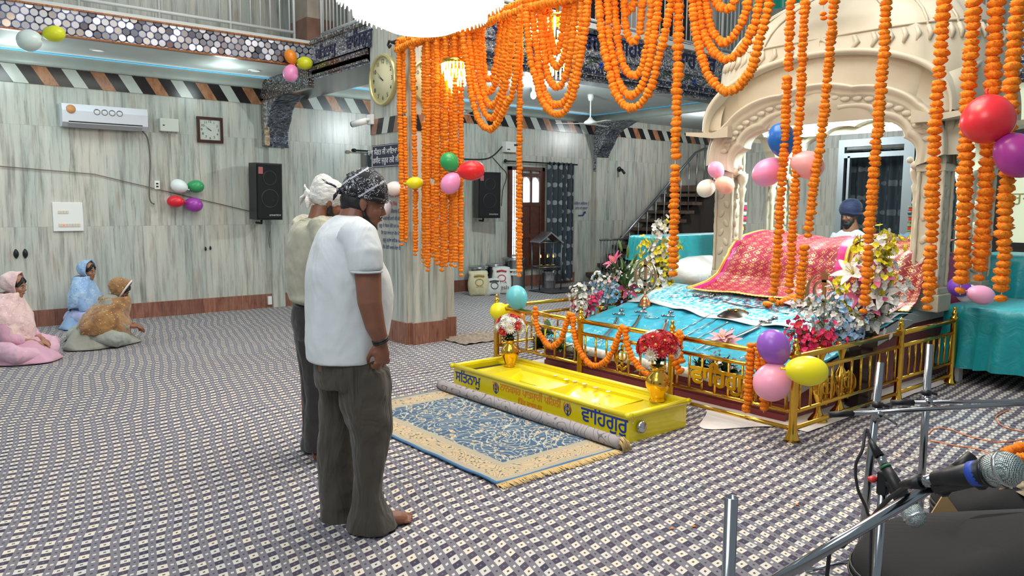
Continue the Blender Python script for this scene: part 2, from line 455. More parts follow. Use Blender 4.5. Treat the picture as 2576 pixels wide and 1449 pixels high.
# beam beyond the pillar
s_ = fascia('', (5.28, 7.5, 0), (12.3, 7.5, 0), (0, -1, 0), 3.34, 4.06)
for i, (m_, a, c, d) in enumerate([(BLUM, 0, .05, .03), (CHIP, .05, .09, .05), (BLUM, .09, .17, .07), (CHIP, .17, .38, .02), (BLUM, .38, .41, .035), (CHIP, .41, .90, .02), (WHITEP, .90, 1, .08)]):
    s_(m_, a, c, d, 'trim_%d' % (30+i))
b = MB(); b.box((5.28, 7.5, 3.30), (12.3, 7.75, 3.475)); struct(b.build('trim_37', CHIP))
# far-end fascia (runs along y)
s_ = fascia('', (12.3, 7.5, 0), (12.3, -3, 0), (-1, 0, 0), 3.34, 4.06)
for i, (m_, a, c, d) in enumerate([(BLUM, 0, .05, .03), (CHIP, .05, .09, .05), (BLUM, .09, .17, .07), (CHIP, .17, .38, .02), (BLUM, .38, .41, .035), (CHIP, .41, .90, .02), (WHITEP, .90, 1, .08)]):
    s_(m_, a, c, d, 'trim_%d' % (38+i))
# writing on the fascias
text('ਸਿਤਨਾਮੁ', .20, INKD, 'trim_50', None, face_mx((4.545, 9.33, 3.58), (0, -1, 0)), .004, off=.004)['kind'] = 'structure'
text('ਵਾਿਹਗੁਰੂ', .22, INKD, 'trim_51', None, face_mx((4.545, 8.42, 3.59), (0, -1, 0)), .004, off=.004)['kind'] = 'structure'
text('ਧੰਨ ਸ੍ਰੀ ਗੁਰੂ ਨਾਨਕ ਦੇਵ ਜੀ', .30, INKD, 'trim_52', None, face_mx((6.3, 7.475, 3.83), (1, 0, 0)), .004, off=.006)['kind'] = 'structure'
text('ਵਨ  ਸਾਿਹਬ', .32, INKD, 'trim_53', None, face_mx((8.05, 7.475, 3.83), (1, 0, 0)), .004, off=.006)['kind'] = 'structure'
text('ਵਾਹ ਗੁਰ', .32, INKD, 'trim_54', None, face_mx((9.9, 7.475, 3.83), (1, 0, 0)), .004, off=.006)['kind'] = 'structure'
text('ਸਿਤ', .32, INKD, 'trim_55', None, face_mx((12.27, 3.85, 3.83), (0, -1, 0)), .004, off=.006)['kind'] = 'structure'
# painted vine below the lettering
VINE = M('vine_paint', (44, 74, 52), .4); VRED = M('vine_flower_red', (130, 40, 34), .4); VBLU = M('vine_flower_blue', (30, 50, 150), .3)
b = MB(); r = random.Random(3)
for k in range(22):
    x = 6.2+k*.26; s0 = 1 if k % 2 else -1
    b.cur = 0
    b.tube([(x+.26*t, 7.472, 3.535+s0*.045*math.sin(t*PI)) for t in [i/6 for i in range(7)]], .008, 5)
    for q in range(3):
        xx = x+.05+q*.07; b.ell((xx, 7.472, 3.535+s0*(.05+.02*q)), (.035, .008, .014), 8, 4, Matrix.Rotation(r.uniform(-1, 1), 3, 'Y'))
    if k % 2 == 0:
        b.cur = 1+(k//2) % 2
        for q in range(5):
            a = q*2*PI/5; b.ell((x+.03*math.cos(a), 7.47, 3.535+.03*math.sin(a)), (.02, .008, .02), 8, 4)
struct(b.build('trim_56', [VINE, VRED, VBLU]))
# upper walls; darkness of the gallery rooms is put into wall and panel colour
b = MB(); b.box((-5, WY-.02, 3.8), (16, WY, 7)); struct(b.build('wall_upper', MAR))
b = MB(); b.box((5.2, 9.2, 3.8), (12.4, 9.3, 7)); struct(b.build('wall_gallery', M('dim_gallery_wall', (84, 74, 70), .8, var=.2, vs=3)))
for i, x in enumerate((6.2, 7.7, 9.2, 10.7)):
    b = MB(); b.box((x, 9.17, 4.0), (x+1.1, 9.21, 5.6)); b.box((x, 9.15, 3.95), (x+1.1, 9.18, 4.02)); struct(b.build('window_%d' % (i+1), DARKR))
b = MB(); b.box((15.8, -3, 0), (16, WY, 7)); struct(b.build('wall_far', MAR))
# ================================================================== the square pillar
b = MB()
b.box((4.57, 7.42, 0), (5.12, 8.2, 5.5), bev=.0)
b.box((4.62, 7.36, 0), (5.02, 7.44, 5.5)); b.box((5.10, 7.52, 0), (5.30, 8.16, 5.5))
struct(b.build('wall_pillar', MAR))
b = MB(); b.box((4.55, 7.40, 0), (5.14, 8.21, .25)); b.box((4.60, 7.34, 0), (5.04, 7.42, .25)); b.box((5.10, 7.50, 0), (5.32, 8.18, .25)); struct(b.build('baseboard_pillar', RED))
z1, z0 = 2.62, 2.44
b = MB(); b.box((4.562, 7.42, z0), (4.572, 8.2, z1)); b.box((4.62, 7.352, z0), (5.02, 7.362, z1))
g = G('pillar_mosaic', .25); x, y, z = g.xyz(); u = (((x+y)+(z-2.5)*.35)/.52).fr()*4
g.col(g.mix(u.fl().gt(2.5), g.mix((u.fl()-1.).ab().lt(.5), (24, 22, 26), g.mix(g.noise(scale=20), (120, 84, 66), (170, 126, 100))), (188, 192, 186)))
struct(b.build('trim_57', g.mat))
# upper gallery column above the corner of the beams
b = MB(); b.box((4.62, 10.0, 3.8), (5.0, 10.5, 7)); struct(b.build('wall_column', M('pale_stone_column', (168, 156, 142), .5, var=.15, vs=4)))
b = MB(); b.box((4.60, 9.98, 3.8), (5.02, 10.52, 4.15)); struct(b.build('baseboard_column', BROWNS))
# ---- gallery railings (things)
def railing(name, p, q, z0, lab, grp, h=.95, n=30, step=.75, postw=.035, colr=WHITEP):
    p, q = Vector(p), Vector(q); L = (q-p).length; d = (q-p)/L
    t_ = thing(name, (p.x, p.y, z0), lab, 'railing', grp)
    rel = lambda s, z: Vector((d.x*s, d.y*s, z))
    b = MB()
    for z in (.13, h): b.tube([rel(0, z), rel(L, z)], .024, 4)
    b.build('rail', colr, t_)
    k = max(1, round(L/step))
    for i in range(k+1):
        b = MB(); b.tube([rel(L*i/k, 0), rel(L*i/k, h)], postw*.6, 4); b.build('post', colr, t_)
    m_ = min(n, 95)
    for i in range(m_):
        s0 = L*(i+.5)/m_
        b = MB(); b.tube([rel(s0, .13), rel(s0, h)], .011, 4); b.build('baluster', colr, t_)
    return t_
railing('gallery_railing', (1.0, 10.05, 0), (4.45, 10.05, 0), 3.80, 'white steel gallery railing above the hexagon mirror fascia at top left', None, 1.0, 26, .87)
railing('gallery_railing', (4.78, 9.9, 0), (4.78, 8.25, 0), 3.80, 'white steel gallery railing running above the mirrored beam to the pillar', None, 1.0, 16, .8)
railing('gallery_railing', (5.35, 7.7, 0), (12.2, 7.7, 0), 4.06, 'white gallery railing above the beam behind the marigold swags', None, 1.0, 64, 1.4)
railing('gallery_railing', (12.5, 7.4, 0), (12.5, 1.0, 0), 4.06, 'white gallery railing across the far end above the dome', None, 1.0, 58, 1.3)
# white piers between gallery openings
b = MB()
for x in (7.35, 8.75, 10.3): b.box((x, 7.62, 4.06), (x+.22, 7.9, 7))
struct(b.build('wall_piers', M('pale_pier', (170, 168, 166), .6)))
# ================================================================== far end: partition, frosted doors
ALU = M('brushed_aluminium', (176, 184, 188), .35, .7)
g = G('leaf_curtain_cloth', .8); x, y, z = g.xyz()
u = (x+y)*5.2; v = z*4.2; off = (v.fl()*.5).fr(); fu = (u+off).fr()-.5; fv = v.fr()-.45
hh = ((fu*fu*5. + fv*fv*4.).pw(.5)) + fv*.35
g.col(g.mix(hh.lt(.42), (70, 78, 86), (128, 134, 138))); LEAF = g.mat
# end wall beyond the pavilion, built in pieces round the glazed door
EX = 12.4
b = MB(); b.box((EX, 6.35, 0), (EX+.15, 8.45, 3.48)); b.box((EX, 4.0, 2.72), (EX+.15, 6.35, 3.48)); struct(b.build('wall_end', MAR))
b = MB(); b.box((EX-.03, 3.9, 2.60), (EX+.05, 6.4, 2.72)); b.box((EX-.03, 6.3, 0), (EX+.05, 6.40, 2.6)); b.box((EX-.03, 5.18, 0), (EX+.05, 5.34, 2.6)); b.box((EX-.03, 5.34, 2.42), (EX+.05, 6.3, 2.5)); b.box((EX-.03, 6.20, 0), (EX+.05, 6.24, 2.45)); b.box((EX-.03, 4.42, 0), (EX+.05, 4.5, 2.6))
struct(b.build('door_1', ALU))
b = MB(); b.box((EX, 3.9, 0), (EX+.012, 6.3, 2.6)); struct(b.build('window_5', M('door_glass', (200, 220, 225), .03, Transmission_Weight=1., IOR=1.02, Alpha=.35)))
t_ = thing('curtain', (EX+.25, 5.9, 0), 'grey leaf-patterned curtain hanging behind the glazed aluminium door', 'curtain')
b = MB(); b.grid(lambda u, v: (.04*math.sin(u*PI*22), -1.25+u*1.9, v*2.55), 132, 2); b.build('curtain_cloth', LEAF, t_)
b = MB(); b.tube([(0, -1.3, 2.56), (0, .7, 2.56)], .015, 8); b.build('curtain_rod', WHITEP, t_)
# frosted glass doors right of the pavilion with dark frame and etched emblem
FROST = M('frosted_glass', (222, 228, 200), .35, emit=(226, 236, 200), es=.45)
b = MB(); b.box((EX, 1.5, 0), (EX+.03, 3.9, 3.4)); struct(b.build('window_6', FROST))
b = MB(); b.box((EX-.05, 3.88, 0), (EX+.06, 4.06, 3.4)); b.box((EX-.05, 1.5, .98), (EX-.005, 3.9, 1.12)); b.box((EX-.05, 3.2, 2.6), (EX-.005, 3.9, 2.75)); struct(b.build('door_2', M('dark_wood_frame', (34, 24, 18), .5)))
ETCH = M('etched_gold', (178, 168, 110), .5)
text('ਗੁਰਦੁਆਰਾ', .26, ETCH, 'door_3', None, face_mx((EX-.008, 3.55, 1.73), (0, -1, 0)), .002)['kind'] = 'structure'
# ================================================================== shared materials
def cloth(name, c, rough=.55, sheen=.3, wr=18, st=.5, var=.12):
    g = G(name, rough); n = g.noise(scale=wr, det=3, dist=1.2)
    d = tuple(int(v*(1-var)) for v in c); g.col(g.mix(n, d, tuple(c))); g.set('Sheen Weight', sheen); g.bump(n, st, .02); return g.mat
GOLD = M('polished_brass', (226, 178, 74), .16, 1.0)
GOLDD = M('cast_brass', (214, 172, 60), .3, 1.0)
YELP = M('yellow_gloss_paint', (228, 208, 16), .22, bs=40, bst=.08, Coat_Weight=.5)
TURQ = cloth('turquoise_satin', (18, 176, 206), .32, .2, 9, .8, .2)
TEAL = cloth('teal_satin', (10, 160, 168), .38, .2, 7, .6, .22)
SILV = cloth('silver_border_cloth', (196, 204, 208), .35, .1, 40, .4)
REDF = cloth('maroon_skirt_cloth', (122, 10, 26), .5, .3, 6, .4)
WSHEET = cloth('white_sheet', (226, 220, 216), .7, .1, 6, .7, .06)
WMAR = M('cream_white_marble', (200, 190, 168), .42, bs=5, bst=.15, bd=.01, var=.05, vs=4)
WPAINT = M('white_paint', (230, 230, 226), .4)
BLACKP = M('black_plastic', (16, 16, 18), .45)
BLACKF = M('black_fabric', (15, 14, 16), .85, bs=350, bst=.5, bd=.002)
CHROME = M('chrome_tube', (150, 152, 158), .16, 1.0)
STEEL = M('stainless_steel', (186, 188, 190), .22, 1.0, bs=6, bst=.1)
def uvgrid(name, fn, nu, nv, mats, parent=None, thick=0, sub=0, **kw):
    b = MB(); b.grid(fn, nu, nv); o = b.build(name, mats, parent, **kw)
    uv = o.data.uv_layers.new(name='uv'); nvn = nv+1
    for L in o.data.loops:
        i, j = divmod(L.vertex_index, nvn); uv.data[L.index].uv = (i/nu, j/nv)
    if thick: mod(o, 'SOLIDIFY', thickness=thick, offset=-1)
    return o
def wob(x, y, s=1., k=0.): return mnoise.noise(Vector((x*s+k, y*s-k, k*1.7)))
# ================================================================== platform with sloping display front
PX0, PX1, PY0, PY1 = 5.10, 9.0, 2.95, 5.62
def pz(x): return .27 if x < PX0 else (.27+(x-PX0)/(7.1-PX0)*.39 if x < 7.1 else .66)
plat = thing('display_platform', (PX0, PY0, 0), 'maroon-sided platform with a sloping turquoise top inside the brass railing', 'platform')
b = MB(); prof = [(0, 0), (0, .2), (.02, .255), (2.0, .645), (PX1-PX0, .645), (PX1-PX0, 0)]
b.prism(prof, lambda x, z: (x, 0, z), lambda x, z: (x, PY1-PY0, z)); b.build('base', REDF, plat)
b = MB(); b.box((-.02, -.01, 0), (0, PY1-PY0, .05)); b.box((-.012, .0, .12), (0, PY1-PY0, .13)); b.build('skirt_trim', REDF, plat)
def f_top(u, v):
    x = u*2.3; y = -.03+v*(PY1-PY0+.06); X = PX0+x
    z = pz(X)+.012+.012*wob(x, y, 3.5, 2)+.010*math.sin(y*21+wob(x, y, 2, 5)*5)*(1-u*.7)+.008*wob(x*3, y, 5)
    if u < .04: z -= .05*(1-u/.04)
    return (x-.03, y, z)
uvgrid('top_cloth', f_top, 60, 80, TURQ, plat, .004)
b = MB(); pts = [(-.035+.015*wob(0, y, 4, 9), y, .232+.012*wob(1, y, 6, 3)) for y in [i*.045-.02 for i in range(61)]]
b.tube(pts, .042, 10); b.build('pearl_border', M('pearl_white_quilt', (226, 220, 210), .35, bs=30, bst=.8, bd=.01, var=.1, vs=30), plat)
b = MB()
b.add([(.0, -.012, .26), (2.1, -.012, .66), (3.9, -.012, .66), (3.9, -.012, .56), (2.1, -.02, .55), (.0, -.02, .16)], [(0, 1, 4, 5), (1, 2, 3, 4)], False)
b.build('side_border', SILV, plat)
# white sheet spread on the floor under the railing
b = MB(); b.grid(lambda u, v: (4.98-.52*math.exp(-((v-.17)/.07)**2)*(1-u)+u*2.5+.02*wob(u*6, v*6, 1), 2.70+v*3.1+.02*wob(v*7, u*5, 1, 3), .006+.008*abs(wob(u*9, v*9, 1, 7))), 60, 60)
tag(b.build('floor_sheet', WSHEET), 'white cotton sheet spread on the carpet under the brass railing', 'sheet')
# upper brocade cloth with silver borders and rose petals, lying in front of the mound
g = G('turquoise_brocade', .4); uv = g.xyz(g.co('UV')); e = (uv[0]-.5).ab().mx((uv[1]-.5).ab()*1.0)
n = g.noise(scale=26, det=3); base = g.mix(g.rmp(n, .42, .56), (24, 172, 200), (188, 214, 220))
bd = ((uv[0]).lt(.10)).mx((uv[1]-.5).ab().gt(.468)); b2 = (uv[0]-.16).ab().lt(.012)
g.col(g.mix(bd.mx(b2), base, (204, 208, 206))); g.bump(n, .4, .006); TBRO = g.mat
def f_up(u, v):
    y = 2.93+v*2.72; x = 6.22+u*.9+.05*math.sin(v*9)*(1-u); x -= .10*(1-u)*math.cos(v*PI)
    return (x, y, pz(x)+.045+.012*math.sin(v*30+u*3)*(1-u)+.01*wob(x, y, 5))
tag(uvgrid('brocade_cloth', f_up, 30, 90, TBRO, None, .006), 'turquoise brocade cloth with silver border strewn with rose petals', 'cloth')
b = MB(); r = random.Random(5)
for k in range(330):
    x = r.uniform(6.55, 7.0); y = min(5.3, max(3.1, r.gauss(4.15, .55)))
    a = r.uniform(0, 6.3); s0 = r.uniform(.014, .026); z = pz(x)+.064
    c, s1 = math.cos(a)*s0, math.sin(a)*s0
    b.add([(x+c, y+s1, z), (x-s1, y+c, z+.006), (x-c, y-s1, z), (x+s1, y-c, z+.005)], [(0, 1, 2, 3)])
tag(b.build('rose_petals', M('rose_petal', (176, 20, 60), .5, var=.3, vs=30)), 'dark pink rose petals scattered over the silver-bordered brocade cloth', 'petals', kind='stuff')
# ================================================================== mound under brocade wraps
def brocade(name, ground, ground2=None, border=None):
    g = G(name, .45); uv = g.xyz(g.co('UV')); x, y, z = uv
    u = x*BRO[0]; v = y*BRO[1]; off = (v.fl()*.5).fr(); fu = (u+off).fr()-.5; fv = v.fr()-.5
    d = (fu*fu+fv*fv).pw(.5); an = g.m('ARCTAN2', fv, fu); pet = d.lt(.20+(an*5.).sin()*.06)*d.gt(.07)
    lat = ((fu.ab()+fv.ab()-.5).ab()).lt(.042)*((u+v)*9.).sin().gt(-.5)
    sp = g.noise(g.co('UV'), 420, 1); f = pet.mx(lat)*sp.gt(.44)
    n = g.noise(scale=3., det=2)
    gcol = g.mix(n, tuple(int(q*.8) for q in ground), ground)
    gold = g.mix(sp, (206, 150, 70), (244, 208, 150))
    c = g.mix(f, gcol, gold)
    return g, c, uv, f, gold
BRO = (17, 13)
g, c, uv, f, gold = brocade('pink_gold_brocade', (168, 14, 58))
ex = (uv[1]-.5).ab()
c = g.mix(ex.gt(.435), c, (190, 0, 108)); ed = ex.gt(.484).mx(uv[0].lt(.02)).mx(uv[0].gt(.985)); c = g.mix(ed, c, gold); g.col(c); g.set('Roughness', g.rmp(f, 0, 1, .5, .3)); g.set('Metallic', g.rmp(f, 0, 1, 0, .45)); PINKB = g.mat
BRO = (17, 8)
g, c, uv, f, gold = brocade('red_gold_brocade', (140, 8, 20))
c = g.mix(uv[1].gt(.90).mx(uv[0].lt(.06)), c, g.mix(g.noise(scale=80), (222, 160, 60), (246, 206, 120))); g.col(c); g.set('Metallic', g.rmp(f, 0, 1, 0, .45)); REDB = g.mat
def mound(u, v, y0, y1, foot, dz=0., fl=0., spread=0.):
    """u from the foot (front) to the back; v along y"""
    P = [(0, foot, pz(foot)+.065), (.16, 7.08, .75), (.30, 7.16, .84), (.45, 7.22, 1.0), (.58, 7.34, 1.16), (.70, 7.55, 1.235), (.85, 7.95, 1.27), (1., 8.3, 1.26)]
    x, z = interp(P, u); y = y0+(y1-y0)*v
    k = max(0, .6-u)
    y += (v-.5)*spread*k*k*2.4
    z += dz + (.012*math.sin(v*22+fl)*min(1, u*3) + .02*wob(x*2, y*2.2, 1.5, fl))*(1 if u > .1 else .5)
    x -= dz*.8 + .022*math.sin(v*17+fl)*min(1, u*3)*(u < .75) + .02*wob(u*4, y*3, 1, fl+4)
    if z > 1.1: z += .03*math.sin(v*6.5+1.5)
    return (x, y, z)
mt = thing('draped_scripture_stand', (0, 0, 0), 'long low mound draped in pink and red gold brocade under the canopy', 'draped stand')
def edge_drop(fn, v0=.02):
    return fn
o = uvgrid('pink_wrap', lambda u, v: mound(u, v, 3.62, 4.98, 6.86, .022, .0, .55), 60, 70, PINKB, mt, .006)
o = uvgrid('red_wrap', lambda u, v: mound(u, v, 2.86, 3.66, 6.92, .006, 2., .0), 60, 44, REDB, mt, .006)
b = MB(); b.prism([(7.3, .66), (7.32, .75), (7.38, .92), (7.5, 1.08), (7.7, 1.14), (8.3, 1.16), (8.35, .66)], lambda x, z: (x, 2.9, z), lambda x, z: (x, 4.93, z)); b.build('inner_stand', M('pink_silk', (196, 60, 110), .4), mt)
g = G('pale_pink_striped_silk', .35); uv = g.xyz(g.co('UV')); g.col(g.mix((uv[1]*34).fr().lt(.5), (214, 130, 150), (236, 196, 180))); 
o = uvgrid('striped_silk', lambda u, v: (6.70+u*.42, 2.95+v*1.0, pz(6.70+u*.42)+.085+.01*math.sin(v*20)), 8, 40, g.mat, mt, .005)
# gold scalloped edging
b = MB()
for (yy0, yy1, ft, sp, dz) in ((3.62, 4.98, 6.86, .55, .022), (2.86, 3.66, 6.92, 0, .006)):
    for i in range(int((yy1-yy0)/.03)):
        p = mound(0, (i+.5)/int((yy1-yy0)/.03), yy0, yy1, ft, dz, 0 if sp else 2., sp); b.ell((p[0]-.006, p[1], p[2]), (.02, .016, .006), 8, 4)
for (v, fl, yy0, yy1, ft, sp, dz) in ((1., 0., 3.62, 4.98, 6.86, .55, .024), (0., 0., 3.62, 4.98, 6.86, .55, .026)):
    b.tube([mound(i/40, v, yy0, yy1, ft, dz, fl, sp) for i in range(41)], .016, 6)
b.build('gold_edging', M('gold_lace', (226, 182, 92), .35, .6, bs=90, bst=1), mt)
# ================================================================== canopy (carved marble pavilion)
PVX, PVX2, PVY, HW, HD = 7.30, 8.58, 4.0, 1.21, .64
pv = thing('marble_canopy', ((PVX+PVX2)/2, PVY, .66), 'carved cream marble canopy with bulging dome and cusped arches over the mound', 'canopy')
ZB = .66
def colm(b, cx, cy, w=.115, sx=1, sy=1):
    z = lambda h: h-ZB
    b.box((cx-w-.03, cy-w-.03, z(.66)), (cx+w+.03, cy+w+.03, z(.82)), bev=.012)
    b.box((cx-w-.012, cy-w-.012, z(.82)), (cx+w+.012, cy+w+.012, z(.88)), bev=.01)
    b.box((cx-w+.02, cy-w+.02, z(.88)), (cx+w-.02, cy+w-.02, z(2.42)))
    for dx in (-1, 1):
        for dy in (-1, 1):
            n = 44  # rope-twist edge
            rr = [[(cx+dx*(w-.012)+ (.017+.005*math.sin(6*(2*PI*j/8)+i*.9))*math.cos(2*PI*j/8), cy+dy*(w-.012)+(.017+.005*math.sin(j*2.4+i*1.3))*math.sin(2*PI*j/8), z(.88)+i*(1.5/n)) for j in range(8)] for i in range(n+1)]
            b.rings(rr)
    for s0, ax in ((-1, 0), (1, 0), (-1, 1), (1, 1)):   # raised carved vine on each face
        for i in range(13):
            h = z(1.0+i*.105); q = .032*(1 if i % 2 else -1); e = w-.018
            p = (cx+s0*e, cy+q, h) if ax == 0 else (cx+q, cy+s0*e, h)
            r = (.012, .032, .05) if ax == 0 else (.032, .012, .05)
            b.ell(p, r, 8, 6, Matrix.Rotation(.6*(1 if i % 2 else -1), 3, 'X' if ax == 0 else 'Y'))
    b.box((cx-w-.01, cy-w-.01, z(1.93)), (cx+w+.01, cy+w+.01, z(2.0)), bev=.01)
def coln(b, cx, cy):
    z = lambda h: h-ZB
    pr = [(.05, .66), (.05, .78), (.035, .80), (.045, .86), (.03, .9), (.026, .98), (.032, 1.0), (.024, 1.03), (.022, 1.62), (.032, 1.65), (.024, 1.68), (.03, 1.74), (.045, 1.80), (.03, 1.83), (.05, 1.88), (.06, 1.93), (.06, 1.97)]
    b.lathe([(r, z(h)) for r, h in pr], (cx, cy, 0), 14)
hx = HD-.115; hy = HW-.115
for sx in (-1, 1):
    for sy in (-1, 1):
        b = MB(); colm(b, sx*hx, sy*hy)
        coln(b, sx*hx, sy*(hy-.165)); coln(b, sx*(hx-.165), sy*hy); b.build('column', WMAR, pv)
def arch_face(half, colw, place, apex=2.53, spring=1.97, name='arch', lobes=7, out_apex=3.02):
    """moulded cusped arch between columns; place(u, z, d) -> 3D with d = outward relief"""
    b = MB(); NT = 140; inn = half-colw
    def inner(t):
        a = PI*t; e = abs(math.sin(t*PI*lobes))**.8
        r_ = 1+.085*e*(.45+.55*math.sin(a))-.02
        return (-inn*math.cos(a)*r_*(.97), spring+(apex-spring)*math.sin(a)**.85*r_)
    def outer(t):
        a = PI*t; e = abs(math.sin(t*PI*5))**.8
        r_ = 1+.05*e*math.sin(a)
        return (-(half+.03)*math.cos(a)**1 if False else -(half+.03)*math.cos(a)*(r_ if abs(math.cos(a)) < .8 else 1), spring+.10+(out_apex-.28-spring-.05)*math.sin(a)**.8*r_)
    prof = [(0, -.12), (0, .0), (.06, .018), (.12, .018), (.16, .04), (.30, .05), (.34, .035), (.40, .05), (.60, .06), (.66, .085), (.72, .07), (.80, .09), (.90, .12), (.97, .12), (1, .10), (1.0, .0)]
    rs = []
    for i in range(NT+1):
        t = i/NT; p = Vector(inner(t)+(0,)); q = Vector(outer(t)+(0,)); ring = []
        for s0, d in prof:
            c = p.lerp(q, s0); ring.append(place(c.x, c.y, d))
        rs.append(ring)
    b.rings(rs, closed=False, cap=False)
    # wall above the band up to the eave (closed body behind)
    rs = []
    for i in range(NT+1):
        t = i/NT; q = outer(t); a = PI*t
        top = (-(half+.06)*math.cos(a), 2.40+(out_apex+.06-2.40)*math.sin(a)**.8)
        top = (top[0], max(top[1], q[1]+.02))
        rs.append([place(q[0], q[1], .0), place(top[0], top[1], .0), place(top[0], top[1]+.0, .14), place(top[0]*1.02, top[1]+.05, .15), place(top[0]*1.02, top[1]+.05, -.1)])
    b.rings(rs, closed=False, cap=False)
    # pendant curls at the springings
    for s0 in (-1, 1):
        b.ell(place(s0*(inn-.03), spring+.02, -.02), .042, 10, 8); b.ell(place(s0*(inn-.08), spring+.07, -.02), .03, 10, 8)
    # carved scroll on the band
    for i in range(26):
        t = .06+.88*(i+.5)/26; p = Vector(inner(t)+(0,)); q = Vector(outer(t)+(0,)); c = p.lerp(q, .5)
        a = -(t-.5)*PI*.8
        b.ell(place(c.x, c.y, .055), tuple(abs(v) for v in (Vector(place(.055, .028, .012))-Vector(place(0, 0, 0)))), 8, 5)
    o = b.build(name, WMAR, pv); fixn(o); return o
Z_ = lambda z: z-ZB
arch_face(HW, .23, lambda u, z, d: (-HD-d, u, Z_(z)))
arch_face(HW, .23, lambda u, z, d: (HD+d, u, Z_(z)), name='arch')
arch_face(HD, .23, lambda u, z, d: (u, -HW-d, Z_(z)), apex=2.45, lobes=5, out_apex=2.86)
arch_face(HD, .23, lambda u, z, d: (u, HW+d, Z_(z)), apex=2.45, lobes=5, out_apex=2.86)
# corner ledges (chajja tips)
for sx in (-1, 1):
    for sy in (-1, 1):
        b = MB(); b.prism([(0, 0), (.36, .05), (.36, .09), (.0, .06), (-.2, .12), (-.2, 0)], lambda y, z, sy=sy, sx=sx: (sx*(HD-.16), sy*(HW-.05+y), Z_(2.36+z)), lambda y, z, sy=sy, sx=sx: (sx*(HD+.16), sy*(HW-.05+y), Z_(2.36+z)))
        b.build('corner_ledge', WMAR, pv)
# dome: bulging bangla shell
b = MB(); NR = 96; rs = []
DP = [(0, 1.05, 2.44), (.12, 1.12, 2.62), (.25, 1.14, 2.86), (.38, 1.12, 3.10), (.5, 1.06, 3.30), (.62, .95, 3.48), (.74, .78, 3.64), (.86, .54, 3.77), (.95, .26, 3.84), (1., .06, 3.86)]
for i in range(29):
    t = i/28; k, z = interp(DP, t); ring = []
    for j in range(NR):
        a = 2*PI*j/NR; ca, sa = math.cos(a), math.sin(a); e = .62 if t < .6 else .62+.38*(t-.6)/.4
        x = abs(ca)**e*math.copysign(1, ca)*(HD-.02)*k; y = abs(sa)**e*math.copysign(1, sa)*(HW+.03)*k
        # eave follows the arches: lift the low rings in the middle of each face
        lift = max(0, 1-t/.45)*(.52*(1-(y/HW)**2 if abs(x) > (HD-.1)*k*.9 else 0))
        rib = .018*max(0, math.cos(a*12))**30*(0 if t < .1 else 1)
        ring.append((x*(1+rib*1.5), y*(1+rib), Z_(z)+max(0, lift)*0+rib*.5))
    rs.append(ring)
b.rings(rs, cap=False)
fixn(b.build('dome', WMAR, pv))
b = MB()   # raised petal fringe and ribs on the dome
def dome_pt(a, t, up=.012):
    k, z = interp(DP, t); ca, sa = math.cos(a), math.sin(a); e = .62 if t < .6 else .62+.38*(t-.6)/.4
    return Vector((abs(ca)**e*math.copysign(1, ca)*(HD-.02)*k*(1+up), abs(sa)**e*math.copysign(1, sa)*(HW+.03)*k*(1+up), Z_(z)+up*.5))
for k in range(20):
    a = 2*PI*k/20
    b.tube([dome_pt(a, t/14) for t in range(6, 14)], [.012]*8, 6)
for k in range(60):
    a = 2*PI*k/60
    b.tube([dome_pt(a, .46), dome_pt(a+.02, .42), dome_pt(a-.01, .38)], [.02, .026, .012], 6)
b.tube([dome_pt(2*PI*k/96, .48, .01) for k in range(96)], .012, 6, loop=True)
for k in range(16):   # lotus crown of small balls on top
    a = 2*PI*k/16; p = dome_pt(a, .955, .04); b.ell(p+Vector((0, 0, .02)), (.07, .07, .055), 10, 8)
b.ell((0, 0, Z_(3.95)), (.25, .45, .10), 24, 8); b.lathe([(.16, Z_(4.0)), (.2, Z_(4.08)), (.1, Z_(4.2)), (.05, Z_(4.32)), (.01, Z_(4.5))], n=16)
b.build('dome_carving', WMAR, pv)
# ceiling inside the canopy
b = MB(); b.box((-HD+.1, -HW+.1, Z_(2.98)), (HD-.1, HW-.1, Z_(3.02))); b.build('inner_ceiling', M('canopy_ceiling_white', (236, 244, 244), .6), pv)
# ================================================================== brass railing
RX, RY = 4.72, 2.67
ry1 = onx(1690, 880, RX).y; ry2 = onx(1460, 850, RX).y; ry3 = 5.95
def post_(b, h=.60, r=.028):
    b.lathe([(.052, 0), (.050, .02), (.036, .045), (r+.006, .07), (r, .09), (r, h), (r+.008, h+.005), (r+.006, h+.02), (.016, h+.03), (.024, h+.045), (.026, h+.06), (.016, h+.075), (.010, h+.08), (.016, h+.095), (.012, h+.11), (.002, h+.115)], n=18)
brt = thing('brass_railing', (RX, RY, 0), 'polished brass railing with balusters round the maroon platform', 'railing')
posts = [(RX, RY), (RX, ry1), (RX, ry2), (RX, ry3), (6.33, RY), (7.42, RY), (6.6, ry3), (8.4, ry3)]
for p in posts:
    b = MB(); post_(b); b.build('post', GOLD, brt, loc=(p[0]-RX, p[1]-RY, 0))
segs = [((RX, RY), (RX, ry1), 9), ((RX, ry1), (RX, ry2), 8), ((RX, ry2), (RX, ry3), 9), ((RX, RY), (6.33, RY), 11), ((6.33, RY), (7.42, RY), 9), ((RX, ry3), (6.6, ry3), 10), ((6.6, ry3), (8.4, ry3), 8)]
for p, q, n in segs:
    P = Vector((p[0]-RX, p[1]-RY, 0)); Q = Vector((q[0]-RX, q[1]-RY, 0)); up = lambda v, z: v+Vector((0, 0, z))
    for z, r0 in ((.585, .021), (.475, .016), (.20, .014), (.085, .016)):
        b = MB(); b.tube([up(P, z), up(Q, z)], r0, 10); b.build('rail', GOLD, brt)
    for i in range(n):
        c = P.lerp(Q, (i+.5)/n); b = MB(); b.tube([up(c, .20), up(c, .475)], .0095, 8); b.build('baluster', GOLD, brt)
